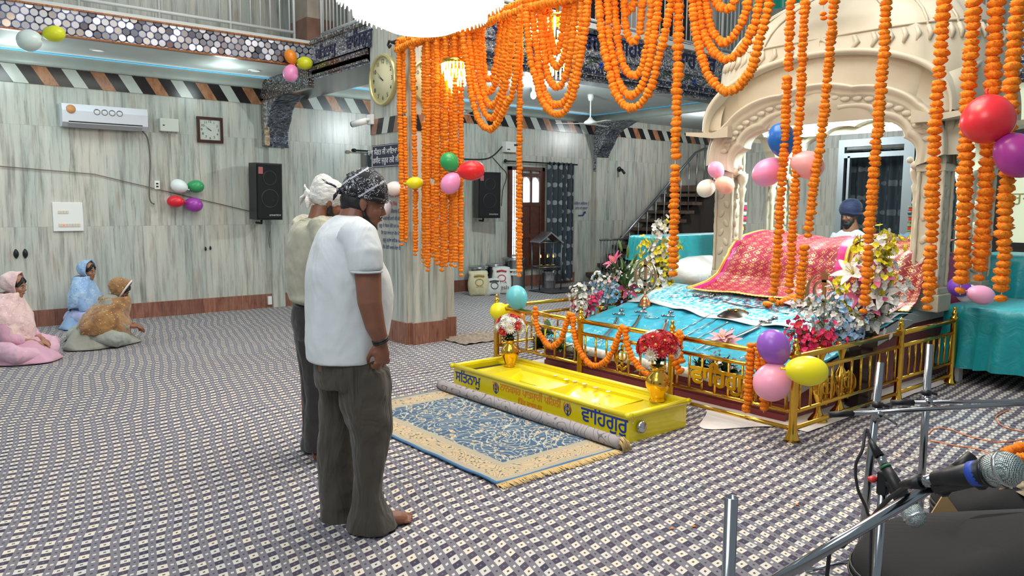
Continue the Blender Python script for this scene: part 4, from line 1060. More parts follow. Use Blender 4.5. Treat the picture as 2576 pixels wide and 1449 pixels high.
balloon(1157, 495, 11, 80, 4.55, (84, 196, 160), 'small teal balloon behind the pillar marigold strands', 1.5)
balloon(1300, 748, 27, -80, 4.72, AQ, 'aqua balloon at the left end of the railing', 1.12)
balloon(1257, 784, 23, -15, 4.70, YL, 'yellow balloon at the left end of the railing', 1.1)
balloon(1293, 806, 25, 40, 4.72, ORN, 'orange balloon behind the left red and white bouquet', 1.1)
balloon(1946, 872, 40, -65, 4.60, VIO, 'violet balloon at the railing corner', 1.12)
balloon(1942, 962, 46, 60, 4.58, (248, 166, 192), 'large pink balloon at the railing corner', 1.04)
balloon(2032, 933, 38, 175, 4.58, YL, 'big yellow balloon at the railing corner', 1.33)
balloon(1801, 427, 20, -60, 7.12, (248, 160, 196), 'pink balloon on the left front canopy column', 1.08)
balloon(1776, 474, 22, 35, 7.12, (232, 226, 210), 'cream balloon on the left front canopy column', 1.08)
balloon(1824, 466, 22, 150, 7.12, PCH, 'peach balloon on the left front canopy column', 1.08)
balloon(1966, 350, 34, -80, 6.02, BL, 'blue balloon before the canopy arch', 1.2)
balloon(1932, 433, 34, 30, 6.02, (246, 150, 190), 'elongated pink balloon before the canopy arch', 1.22)
balloon(2033, 415, 35, 160, 6.02, (252, 172, 172), 'salmon pink balloon before the canopy arch', 1.15)
balloon(1859, 458, 15, -60, 9.3, (170, 176, 50), 'olive yellow balloon glimpsed through the canopy behind the left column', 1.2)
balloon(1853, 487, 13, 60, 9.3, (196, 130, 150), 'faded pink balloon glimpsed through the canopy behind the left column', 1.2)
balloon(2485, 303, 62, 92, 4.30, (236, 48, 58), 'big round red balloon at upper right', .93)
balloon(2562, 392, 52, 135, 4.34, (176, 56, 150), 'magenta balloon cut off at the right edge', 1.1)
balloon(2412, 722, 25, -20, 7.3, (120, 70, 190), 'violet balloon resting on the turquoise-draped table', 1.05)
balloon(2432, 738, 22, 30, 7.4, (222, 224, 240), 'white balloon resting on the turquoise-draped table', 1.1)
balloon(2469, 742, 24, 165, 7.3, (248, 176, 210), 'pale pink balloon resting on the turquoise-draped table', 1.35)
# ================================================================== lamps
LAMPW = M('lit_crystal', (255, 255, 255), .2, emit=(255, 252, 244), es=5.)
LAMPG = M('lit_gold_crystal', (255, 220, 140), .2, emit=(255, 214, 120), es=9.)
cp = CAM+ray(1058, -52).normalized()*1; cp = CAM+(cp-CAM)*(4.6/ (cp-CAM).dot(VIEW))
t_ = thing('crystal_chandelier', cp, 'large glowing white crystal bowl chandelier at the top edge', 'chandelier')
b = MB(); R0 = .60
pr = [(.01, -.09), (.2, -.06), (.36, .01), (.48, .11), (.56, .22), (R0, .34), (.56, .42), (.3, .50), (.02, .52)]
b.lathe([(q, h-.26+.02) for q, h in pr], n=40); b.build('crystal_bowl', LAMPW, t_)
b = MB()
for k in range(60):
    a = 2*PI*k/60
    for q, h in ((.50, -.11), (.57, .0), (.40, -.20)):
        b.tube([(q*math.cos(a), q*math.sin(a), h), (q*math.cos(a)*1.015, q*math.sin(a)*1.015, h-.035)], [.010, .003], 5)
b.build('crystal_drops', LAMPW, t_)['kind'] = 'stuff'
b = MB(); b.tube([(0, 0, .26), (0, 0, 2.4)], .02, 8); b.build('hanging_rod', GOLD, t_)
def chand(px, py, dist, s, lab):
    d = ray(px, py); p = CAM+d*(dist/d.dot(VIEW)); t_ = thing('golden_chandelier', p, lab, 'chandelier')
    b = MB(); r = random.Random(px)
    for ring in range(4):
        q = s*(.42-.09*ring); h0 = s*(.25-.18*ring)
        for k in range(26-ring*4):
            a = 2*PI*k/(26-ring*4); b.tube([(q*math.cos(a), q*math.sin(a), h0), (q*math.cos(a), q*math.sin(a), h0-s*r.uniform(.16, .3))], [.013, .006], 5)
    b.build('crystal_drops', LAMPG, t_)['kind'] = 'stuff'
    b = MB(); b.lathe([(s*.4, 0), (s*.44, .02), (s*.4, .05)], (0, 0, s*.24), 28); b.tube([(0, 0, s*.2), (0, 0, 1.7)], .015, 8); b.build('brass_frame', GOLD, t_)
chand(1402, 100, 6.9, .58, 'golden glowing chandelier seen through the marigold swags')
chand(1150, 185, 7.6, .36, 'golden glowing chandelier glimpsed between pillar strands')
# LED bulb, downlights and ceiling fans
bp = onz(1342, 240, 3.30); t_ = thing('ceiling_bulb', (bp.x, bp.y, 3.475), 'bright white bulb hanging under the gallery ceiling', 'bulb')
b = MB(); b.ell((0, 0, -.17), (.045, .045, .06), 14, 10); b.build('glass_globe', M('lit_bulb', (255, 255, 255), .3, emit=(235, 250, 255), es=30.), t_)
b = MB(); b.lathe([(.02, -.12), (.025, -.06), (.04, -.05), (.04, 0)], n=14); b.build('bulb_socket', WPAINT, t_)
for i, (px, py) in enumerate([(245, 127), (640, 178)]):
    p = onz(px, py, 3.47); t_ = thing('downlight', (p.x, p.y, 3.475), 'round recessed ceiling light under the gallery, %s' % ('over the seated women' if i == 0 else 'near the fascia corner'), 'ceiling light')
    b = MB(); b.lathe([(.085, 0), (.085, -.008), (.07, -.012), (.07, -.002)], n=24, cap=False); b.build('downlight_ring', WPAINT, t_)
    b = MB(); b.lathe([(.068, -.004), (.02, -.006)], n=20); b.build('downlight_lens', M('lens_glow_%d' % i, (240, 240, 235), .4, emit=(230, 240, 235), es=.6), t_)
def fan(p, ztop, lab, a0):
    t_ = thing('ceiling_fan', (p[0], p[1], ztop), lab, 'fan'); dz = ztop-p[2]
    b = MB(); b.lathe([(.035, -dz*.22), (.05, -dz*.10), (.055, 0)], n=14); b.tube([(0, 0, 0), (0, 0, -dz+.03)], .012, 8); b.build('downrod', WPAINT, t_)
    b = MB(); b.lathe([(.02, -dz+.10), (.05, -dz+.06), (.10, -dz+.03), (.115, -dz), (.09, -dz-.02), (.03, -dz-.03)], n=20); b.build('motor', WPAINT, t_)
    for k in range(3):
        a = a0+k*2*PI/3; c, s0 = math.cos(a), math.sin(a)
        b = MB(); Mx = Matrix.Rotation(a, 4, 'Z'); b.box((.09, -.045, -dz-.01), (.58, .055, -dz-.004), Mx, .002); b.build('blade', WPAINT, t_)
    return t_
fp = onx(1485, 310, 9.3); fan(fp, 3.475, 'white ceiling fan on a downrod in the bay left of the stairs', 2.35)
fp = onx(1160, 285, 8.2); fan(fp, 3.475, 'white ceiling fan partly hidden behind the pillar strands', .3)
# ================================================================== people
def skin(name, c): return M(name, c, .5, var=.12, vs=14, bs=120, bst=.15, bd=.002, Subsurface_Weight=.12, Subsurface_Radius=(.03, .012, .006))
HAIR = M('black_hair', (16, 13, 12), .6, bs=200, bst=.6, bd=.003)
EYEW = M('eye_white', (168, 158, 150), .5); EYEB = M('eye_dark', (24, 16, 12), .2); LIPM = M('lip_tone', (134, 74, 66), .5)
def head_prims(b, T, w=1.0):
    """T: 4x4 head frame, +x face direction, origin between the ears"""
    old = b.x; b.x = T
    b.ell((-.012, 0, .030), (.098, .076*w, .098), 20, 14)
    b.ell((.030, 0, -.020), (.066, .064*w, .085), 18, 12)
    b.ell((.045, 0, -.075), (.046, .046*w, .042), 14, 10)          # chin / jaw
    b.ell((.0, 0, -.062), (.062, .060*w, .045), 14, 10)
    b.ell((.078, 0, .012), (.020, .046*w, .013), 12, 8)            # brow
    b.tube([(.083, 0, .006), (.100, 0, -.022), (.110, 0, -.036)], [.009, .012, .012], 10)
    b.ell((.097, .010, -.038), (.010, .008, .007), 8, 6); b.ell((.097, -.010, -.038), (.010, .008, .007), 8, 6)
    b.ell((.086, 0, -.060), (.014, .024, .007), 12, 6); b.ell((.084, 0, -.071), (.014, .020, .008), 12, 6)
    b.ell((.074, 0, -.100), (.018, .022, .016), 12, 8)
    for s0 in (-1, 1):
        b.ell((.060, s0*.040*w, -.030), (.028, .022, .024), 12, 8)   # cheeks
        b.ell((-.004, s0*.077*w, -.008), (.020, .009, .033), 12, 8, Matrix.Rotation(-.2, 3, 'Y'))  # ears
        b.ell((.002, s0*.074*w, -.034), (.010, .008, .012), 8, 6)
    b.x = old
def eyes(par, T, closed=False):
    for s0 in (-1, 1):
        b = MB(); b.x = T; b.ell((.078, s0*.031, -.006), (.0115, .0135, .0065), 12, 8); b.build('eye', EYEW, par)
        b = MB(); b.x = T; b.ell((.0895, s0*.031, -.006), (.003, .0062, .0058), 10, 6); b.build('iris', EYEB, par)
        b = MB(); b.x = T; b.tube([(.090, s0*.012, .014), (.092, s0*.030, .020), (.080, s0*.052, .014)], [.003, .0045, .002], 6); b.build('eyebrow', HAIR, par)
    b = MB(); b.x = T; b.tube([(.091, -.022, -.066), (.1, 0, -.064), (.091, .022, -.066)], [.003, .006, .003], 6); b.build('lips', LIPM, par)
def hand_prims(b, wrist, d, pn, side=1, curl=.5, s=1.0):
    """d: direction from wrist to knuckles; pn: palm-facing normal; side: which side the thumb sits on"""
    d = Vector(d).normalized(); pn = Vector(pn); pn = (pn-d*pn.dot(d)).normalized(); lat = d.cross(pn)*side
    w_ = Vector(wrist)
    P = lambda a, c, e: w_+d*a*s+lat*c*s+pn*e*s
    b.tube([P(-.01, 0, 0), P(.02, 0, 0), P(.055, .0, .004), (P(.092, 0, .006))], [.024*s, .029*s, .037*s, .032*s], 14, sy=.5, up=pn)
    b.ell(P(.045, .028, .010), (.019*s, .019*s, .019*s), 10, 8)
    for i, (c, ln, a0) in enumerate(((.030, .072, .088), (.010, .082, .094), (-.011, .076, .090), (-.031, .058, .082))):
        k = curl*(1+.15*i); p0 = P(a0, c, .004); q = [p0]; ang = .15
        for j, f in enumerate((.45, .32, .23)):
            ang += k*(.55, .75, .6)[j]; q.append(q[-1]+(d*math.cos(ang)+pn*math.sin(ang)+lat*(c*1.2)).normalized()*ln*f*s)
        b.tube(q, [.0098*s, .0092*s, .0082*s, .0066*s], 10)
        b.ell(q[-1], .0066*s, 8, 6)
    q = [P(.018, .026, .008), P(.045, .047, .016), P(.070, .054, .024+.01*curl), P(.092, .050, .032+.02*curl)]
    b.tube(q, [.014*s, .0118*s, .0098*s, .0075*s], 10); b.ell(q[-1], .0075*s, 8, 6)
def foot_prims(b, heel, d, s=1.0):
    d = Vector(d).normalized(); lat = Vector((-d.y, d.x, 0)); h = Vector(heel); h.z = 0
    P = lambda a, c, z: h+d*a*s+lat*c*s+Vector((0, 0, z*s))
    b.tube([P(.0, 0, .032), P(.05, 0, .04), (P(.11, 0, .040)), P(.17, .0, .028), P(.20, .0, .018)], [.030*s, .036*s, .040*s, .044*s, .036*s], 14, sy=.75, up=(0, 0, 1))
    for i in range(5):
        c = (.034, .013, -.004, -.0205, -.036)[i]; L = (.250, .245, .236, .226, .214)[i]; r0 = (.0125, .0078, .0075, .0072, .0075)[i]
        b.tube([P(.185, c, .014), P(L-.02, c*1.06, .017), P(L, c*1.08, .011)], [r0*1.1*s, r0*s, r0*.9*s], 9); b.ell(P(L, c*1.08, .011), r0*.95*s, 8, 6)
def ell_ring(c, a, bb, n, fwd, rt, fold=None):
    return [c+fwd*a*math.cos(2*PI*j/n)*(1+(fold(j/n) if fold else 0))+rt*bb*math.sin(2*PI*j/n)*(1+(fold(j/n) if fold else 0)) for j in range(n)]
class Body:
    """person frame: root on the floor; rows measured in the photo become elliptic sections"""
    def __init__(s, root, az, label):
        s.root = Vector(root); s.az = az
        s.f = Vector((math.cos(az), math.sin(az), 0)); s.r = Vector((math.sin(az), -math.cos(az), 0))
        s.fl, s.rl = s.f.dot(LAT), s.r.dot(LAT); s.t = thing('person', root, label, 'person'); s.dep = depth(s.root+Vector((0, 0, 1)))
    def zof(s, py, side=0.):
        # height of the picture row at this person's distance
        p = s.root+s.r*side; d = ray(1288, py); lp = (CAM-p).dot(VIEW); 
        rr = ray(1288, py); k = depth(p+Vector((0, 0, .8)))/rr.dot(VIEW); return (CAM+rr*k).z
    def loc(s, px, py, side):
        """local (f, side, z) of picture point at sideways offset 'side'"""
        z = s.zof(py, side); base = s.root+s.r*side
        # solve f so that the point projects to px
        f = 0.
        for _ in range(8):
            p = base+s.f*f+Vector((0, 0, z)); c = RM.transposed() @ (p-CAM); x = CXP-FPX*c.x/c.z
            yy = CYP+FPX*c.y/c.z
            f += (px-x)/(FPX/-c.z)/s.fl; z -= (py-yy)/(FPX/-c.z)
        return f, z
    def P(s, f, side, z): return s.f*f+s.r*side+Vector((0, 0, z))
    def rows(s, tab, side=0., fold=0., n=40, fk=7, seed=0):
        rs = []
        for (py, l, r, bb) in tab:
            f, z = s.loc((l+r)/2, py, side); half = (r-l)/2/(FPX/depth(s.root+s.P(f, side, z)))
            a = math.sqrt(max(.03**2, half**2-(s.rl*bb)**2))/abs(s.fl)
            fo = (lambda t, z=z: fold*(math.sin(t*2*PI*fk+z*9+seed)+.7*math.sin(t*2*PI*(fk*1.7)+z*14+seed*2))*.5) if fold else None
            rs.append(ell_ring(s.P(f, side, z), a, bb, n, s.f, s.r, fo))
        return rs
def blend_rows(rs, k=3):
    out = []
    n = len(rs[0])
    for i in range(len(rs)-1):
        p0 = rs[max(i-1, 0)]; p1 = rs[i]; p2 = rs[i+1]; p3 = rs[min(i+2, len(rs)-1)]
        for q in range(k):
            t = q/k; out.append([.5*((2*p1[j])+(p2[j]-p0[j])*t+(2*p0[j]-5*p1[j]+4*p2[j]-p3[j])*t*t+(3*p1[j]-p0[j]-3*p2[j]+p3[j])*t**3) for j in range(n)])
    out.append(rs[-1]); return out
def wrinkle(mat_o, strength=.01, size=.12, seed=0):
    tx = bpy.data.textures.new('folds', 'CLOUDS'); tx.noise_scale = size; tx.noise_depth = 2
    mod(mat_o, 'DISPLACE', texture=tx, strength=strength, mid_level=.5, texture_coords='LOCAL')
def fabric(name, c, sc=3., bst=.5, bd=.03, rough=.85, stretch=(1, 1, .5), var=.08):
    g = G(name, rough); x, y, z = g.xyz(); n = g.noise(g.vec(x*stretch[0], y*stretch[1], z*stretch[2]), sc*2, 3, .5, .8)
    fine = g.noise(scale=380, det=1); g.col(g.mix(g.rmp(n, .3, .7), tuple(int(q*(1-var)) for q in c), tuple(c)))
    g.bump(n+fine*.02, bst, bd); g.set('Sheen Weight', .15); return g.mat
# ---------------- man in white t-shirt
m1 = Body((1.735, 3.33, 0), math.radians(-10), 'person standing in white t-shirt, olive-brown trousers and black patterned bandana')
SK1 = skin('brown_skin', (132, 84, 62))
TEE = fabric('white_tshirt_cotton', (214, 218, 220), 2.2, .55, .05); OLV = fabric('olive_brown_trousers', (74, 67, 58), 2.6, .8, .06, .9, (1.6, 1.6, .45), .14)
# head frame
def frame(p, az, pitch, roll=0.): return Matrix.Translation(p) @ Matrix.Rotation(az, 4, 'Z') @ Matrix.Rotation(pitch, 4, 'Y') @ Matrix.Rotation(roll, 4, 'X')
f_, z_ = m1.loc(917, 508, .0); T1 = frame(m1.P(f_, 0, z_), math.radians(-28), math.radians(16))
b = MB(); head_prims(b, T1, 1.04)
fn, zn = m1.loc(868, 585, 0)
b.tube([m1.P(fn+.0, 0, zn-.10), m1.P(fn+.02, 0, zn), T1 @ Vector((-.028, 0, -.055))], [.085, .078, .068], 18)
b.rings(blend_rows(m1.rows([(575, 810, 925, .14), (620, 790, 940, .19), (700, 785, 968, .20), (800, 785, 975, .2), (900, 790, 965, .19), (960, 795, 970, .17)]), 2))
def arm_pts(B, pts, side): return [B.P(B.loc(px, py, sd)[0], sd, B.loc(px, py, sd)[1]) for px, py, sd in pts]
A = arm_pts(m1, [(915, 598, .21), (925, 680, .25), (930, 760, .27), (944, 820, .27), (960, 862, .265)], 0)
b.tube(A, [.050, .062, .056, .047, .033], 16)
wr = A[-1]; hd = (m1.P(*[m1.loc(958, 930, .265)[0]], .265, m1.loc(958, 930, .265)[1])-wr)
hand_prims(b, wr, hd+m1.f*.01, -m1.r, -1, .95, 1.04)
AL = [m1.P(fn+.0, -.20, 1.43), m1.P(fn+.02, -.26, 1.22), m1.P(fn+.07, -.27, 1.08), m1.P(fn+.12, -.25, .93), m1.P(fn+.14, -.24, .86)]
b.tube(AL, [.062, .058, .048, .040, .031], 16); hand_prims(b, AL[-1], (0.05, 0, -1), m1.r, 1, .6)
RLg = [m1.P(*m1.loc(px, py, .10)[:1], .10, m1.loc(px, py, .10)[1]) for px, py in ((910, 940), (925, 1080), (930, 1200), (932, 1290))]
b.tube(RLg, [.09, .065, .055, .042], 14)
heelR = m1.P(m1.loc(925, 1312, .115)[0], .115, 0); foot_prims(b, heelR-m1.f*.02, Matrix.Rotation(math.radians(3), 3, 'Z') @ m1.f, 1.08)
b.tube([RLg[-1], heelR+m1.f*.02+Vector((0, 0, .05))], [.042, .036], 12)
LLg = [m1.P(m1.loc(px, py, -.14)[0], -.14, m1.loc(px, py, -.14)[1]) for px, py in ((850, 940), (846, 1080), (848, 1200), (848, 1280))]
b.tube(LLg, [.09, .065, .055, .042], 14); heelL = m1.P(m1.loc(838, 1300, -.14)[0], -.14, 0); foot_prims(b, heelL-m1.f*.03, m1.f, 1.05); b.tube([LLg[-1], heelL+Vector((0, 0, .05))], [.042, .036], 12)
remesh(b.build('body', SK1, m1.t), .0042, 3, .5)
eyes(m1.t, T1)
b = MB()
b.rings(blend_rows(m1.rows([(542, 842, 905, .080), (549, 828, 918, .13), (562, 806, 934, .19), (585, 788, 948, .225), (620, 776, 956, .235), (660, 770, 968, .235), (700, 768, 983, .23), (760, 770, 989, .225), (820, 768, 984, .22), (862, 768, 975, .215), (903, 770, 958, .21)], 0, .012, 48, 5), 3))
S_ = arm_pts(m1, [(880, 580, .15), (905, 600, .20), (917, 640, .245), (922, 682, .255)], 0)
b.tube(S_, [.085, .090, .085, .075], 20)
SL = [m1.P(fn+.0, -.14, 1.46), m1.P(fn, -.21, 1.42), m1.P(fn+.01, -.26, 1.30), m1.P(fn+.02, -.27, 1.24)]; b.tube(SL, [.08, .085, .08, .072], 20)
o = b.build('tshirt', TEE, m1.t); remesh(o, .008, 8, .5); wrinkle(o, .014, .16)
b = MB(); b.tube([S_[-1]+Vector((0, 0, .004)), S_[-1]-Vector((0, 0, .006))], [.0745, .0745], 22); b.build('sleeve_hem', TEE, m1.t)
b = MB()
pel = m1.rows([(872, 788, 962, .19), (900, 788, 966, .20), (935, 789, 974, .20), (965, 795, 980, .19)])
b.rings(blend_rows(pel, 2))
rl = m1.rows([(930, 852, 975, .105), (965, 852, 982, .115), (1000, 856, 984, .115), (1050, 868, 985, .105), (1085, 878, 985, .10), (1130, 884, 975, .10), (1180, 886, 969, .10), (1230, 886, 966, .10), (1268, 884, 975, .105), (1300, 878, 992, .115), (1326, 874, 1004, .12)], .105, .05, 44, 4, 1)
b.rings(blend_rows(rl, 3))
ll = m1.rows([(930, 790, 885, .10), (965, 795, 884, .11), (1000, 801, 886, .11), (1080, 800, 892, .10), (1150, 799, 890, .10), (1220, 803, 892, .10), (1270, 805, 892, .10), (1300, 804, 893, .105), (1318, 803, 892, .11)], -.12, .05, 44, 4, 3)
b.rings(blend_rows(ll, 3))
o = b.build('trousers', OLV, m1.t); remesh(o, .0085, 5, .5); wrinkle(o, .024, .13)
# hair, beard, bandana
b = MB(); b.x = T1; b.ell((-.030, 0, -.004), (.088, .080, .074), 18, 12); b.ell((-.065, 0, -.035), (.045, .062, .042), 14, 10); 
o = b.build('hair', HAIR, m1.t); remesh(o, .006, 2); wrinkle(o, .008, .02)
b = MB(); b.x = T1
for s0 in (-1, 1): b.tube([(.004, s0*.070, -.035), (.016, s0*.068, -.062), (.045, s0*.052, -.092), (.078, s0*.012, -.112)], [.007, .010, .012, .016], 8)
b.ell((.080, 0, -.112), (.016, .020, .018), 10, 8); b.tube([(.093, -.026, -.058), (.101, 0, -.050), (.093, .026, -.058)], [.003, .005, .003], 6)
o = b.build('beard', HAIR, m1.t); remesh(o, .004, 1)
g = G('black_paisley_bandana', .8); x, y, z = g.xyz()
u = x*1.; vv = g.vor(g.vec(x, y*.8, z), 26, 'F1'); rings_ = ((vv*5.5).fr().lt(.22))*vv.gt(.08); nz = g.noise(g.vec(x, y, z), 60, 1); big = g.noise(scale=11, det=1)
lin_ = (((z-x*.55)*9.+y*3).fr()-.5).ab().lt(.05)
wh = (rings_*nz.gt(.46)*big.gt(.42)).mx(lin_*nz.gt(.42)).mx((nz.gt(.63))*big.gt(.52))
g.col(g.mix(wh, (16, 16, 20), (172, 172, 180))); g.bump(g.noise(scale=9, det=2), .6, .02); BAND = g.mat
def wrapcap(T, w, zfr, zbk, up, mat, name, par, ridges=.004, rx=.106, ry=.088, rz=.118, vox=None, dz=.03):
    """cloth over the skull: rim height varies from zfr (front) to zbk (back)"""
    b = MB(); b.x = T; N_ = 48; rs = []
    for i in range(17):
        t = i/16; ring = []
        for j in range(N_):
            a = 2*PI*j/N_; zr = zfr+(zbk-zfr)*(.5-.5*math.cos(a)); th0 = math.acos(max(-1, min(1, (zr-dz)/rz)))
            th = th0*(1-t)+.02; q = 1+ridges*10*math.sin(a*9+t*4)*math.sin(th)*.25+.03*math.sin(t*PI)*up
            ring.append((-.012+rx*q*math.sin(th)*math.cos(a), ry*q*math.sin(th)*math.sin(a), dz+rz*math.cos(th)+up*.02*t))
        rs.append(ring)
    b.rings(rs, cap=False); o = b.build(name, mat, par); mod(o, 'SOLIDIFY', thickness=.004, offset=1); return o
wrapcap(T1, 1, .026, .030, 1.2, BAND, 'bandana', m1.t, .006, .110, .091, .112)
b = MB(); b.x = T1
b.tube([(.082, -.055, .028), (.100, 0, .032), (.082, .055, .028), (.06, .082, .026), (.0, .092, .022), (-.08, .07, .022), (-.118, 0, .02), (-.08, -.07, .022), (.0, -.092, .022), (.06, -.082, .026)], .011, 8, loop=True)
b.ell((-.125, -.005, .02), (.018, .02, .018), 10, 8)
b.tube([(-.13, 0, .022), (-.16, .01, .036), (-.20, .02, .040), (-.225, .025, .052)], [.008, .017, .015, .002], 8, sy=.35)
b.tube([(-.13, 0, .018), (-.142, -.01, -.01), (-.145, -.01, -.035)], [.008, .014, .003], 8, sy=.4)
b.tube([(-.09, 0, .075), (-.100, .01, .100), (-.092, .01, .122)], [.01, .024, .008], 8, sy=.4)
b.build('bandana_knot', BAND, m1.t)
b = MB(); wz = A[-1]+(A[-2]-A[-1]).normalized()*.015; ax = (A[-2]-A[-1]).normalized(); q1 = ax.orthogonal().normalized(); q2 = ax.cross(q1)
for off in (-.006, .004): b.tube([wz+ax*off+(q1*math.cos(a)+q2*math.sin(a))*.036 for a in [2*PI*k/20 for k in range(20)]], .0055, 8, loop=True)
b.build('black_bracelet', BLACKP, m1.t)
# ---------------- man in cream shirt and white head cloth (behind)
rt2 = onz(785, 1152); m2 = Body((rt2.x+.02, rt2.y+.02, 0), math.radians(-8), 'person standing in cream collared shirt, dark trousers and knotted white head cloth')
SK2 = skin('brown_skin_warm', (140, 88, 62)); SHC = fabric('cream_shirt_cotton', (176, 172, 152), 2.6, .6, .05, .8, (1.6, 1.6, .5)); DRK = fabric('dark_brown_trousers', (48, 44, 42), 2.6, .6, .05)
f_, z_ = m2.loc(828, 508, 0); T2 = frame(m2.P(f_, 0, z_), math.radians(-20), math.radians(22))
b = MB(); head_prims(b, T2); f2, z2 = m2.loc(800, 560, 0)
b.tube([m2.P(f2-.03, 0, z2-.1), m2.P(f2, 0, z2), T2 @ Vector((-.03, 0, -.05))], [.08, .068, .062], 16)
b.rings(blend_rows(m2.rows([(560, 762, 850, .12), (620, 745, 860, .17), (740, 745, 860, .16), (820, 748, 850, .15)]), 2))
for sd in (-1, 1):
    q = [m2.P(f2-.02, sd*.19, 1.45), m2.P(f2, sd*.23, 1.18), m2.P(f2+.12, sd*.20, .98), m2.P(f2+.22, sd*.08, 1.02)]; b.tube(q, [.055, .046, .036, .028], 14); hand_prims(b, q[-1], m2.f*.3-m2.r*sd, m2.f*-1, sd, .5)
    lg = [m2.P(.0, sd*.09, .9), m2.P(.01, sd*.09, .5), m2.P(-.0, sd*.09, .07)]; b.tube(lg, [.08, .055, .04], 12); foot_prims(b, m2.P(-.03, sd*.09, 0), m2.f)
remesh(b.build('body', SK2, m2.t), .0065, 3); eyes(m2.t, T2)
b = MB(); b.rings(blend_rows(m2.rows([(545, 790, 852, .06), (553, 758, 872, .15), (570, 733, 878, .20), (600, 722, 880, .22), (660, 717, 880, .22), (720, 722, 880, .21), (745, 728, 875, .20), (757, 736, 868, .185)], 0, .035, 44, 7), 3))
b.ell(m2.P(m2.loc(775, 745, 0)[0], .05, m2.loc(775, 748, 0)[1]), (.12, .18, .045), 16, 10)
for sd in (-1, 1): b.tube([m2.P(f2-.04, sd*.14, 1.50), m2.P(f2-.03, sd*.22, 1.40), m2.P(f2-.01, sd*.25, 1.2), m2.P(f2+.08, sd*.24, 1.04), m2.P(f2+.16, sd*.17, 1.02)], [.075, .078, .068, .058, .046], 18)
o = b.build('shirt', SHC, m2.t); remesh(o, .009, 5); wrinkle(o, .022, .10)
b = MB(); p = m2.P(f2-.005, 0, z2-.035); b.tube([p+(m2.f*.085*math.cos(a)+m2.r*.080*math.sin(a))+Vector((0, 0, .022-.02*math.cos(a))) for a in [2*PI*k/24 for k in range(24)]], .024, 8, loop=True, sy=.5); b.build('collar', SHC, m2.t)
b = MB(); wx = m2.rows([(762, 738, 866, .17), (785, 740, 864, .172)]); b.rings(wx); b.build('belt', BLACKP, m2.t)
b = MB(); b.rings(blend_rows(m2.rows([(765, 739, 865, .168), (800, 733, 862, .18), (850, 740, 862, .175), (880, 748, 862, .16)]), 2))
for sd in (-1, 1):
    b.rings(blend_rows(m2.rows([(850, 745+6*(sd > 0), 830+20*(sd > 0), .09), (930, 752+10*(sd > 0), 815+20*(sd > 0), .085), (1000, 757+10*(sd > 0), 812+12*(sd > 0), .08), (1080, 757+6*(sd > 0), 800+20*(sd > 0), .08), (1133, 752+14*(sd > 0), 795+22*(sd > 0), .085)], sd*.09, .05, 36, 4, sd), 3))
o = b.build('trousers', DRK, m2.t); remesh(o, .009, 4); wrinkle(o, .02, .12)
WCL = fabric('white_head_cloth', (226, 222, 216), 5., .7, .03, .7, (1, 3, 3))
b = MB(); b.x = T2; b.ell((-.02, 0, .045), (.118, .098, .098), 24, 16); b.ell((-.07, 0, .08), (.07, .075, .075), 18, 12); b.ell((-.04, 0, .0), (.095, .088, .05), 18, 10)
o = b.build('head_cloth', WCL, m2.t); remesh(o, .006, 6); wrinkle(o, .014, .04)
b = MB(); b.x = T2; b.ell((-.135, 0, .0), (.03, .03, .025), 12, 8); b.tube([(-.14, 0, 0), (-.16, .01, -.04), (-.155, .02, -.085)], [.015, .028, .006], 10, sy=.45); b.tube([(-.135, -.01, -.01), (-.12, -.03, -.05), (-.11, -.04, -.09)], [.015, .03, .006], 10, sy=.45); b.tube([(-.13, 0, .01), (-.17, .01, .03), (-.175, .01, .05)], [.012, .018, .006], 8, sy=.5)
o = b.build('cloth_knot', WCL, m2.t); remesh(o, .005, 3)
b = MB(); b.x = T2
for s0 in (-1, 1): b.tube([(.004, s0*.074, -.02), (.02, s0*.066, -.065), (.055, s0*.045, -.09)], [.012, .02, .022], 8)
b.ell((.055, 0, -.10), (.045, .045, .038), 14, 10); b.ell((.088, 0, -.055), (.012, .03, .008), 10, 6); o = b.build('beard', HAIR, m2.t); remesh(o, .006, 1); wrinkle(o, .008, .02)
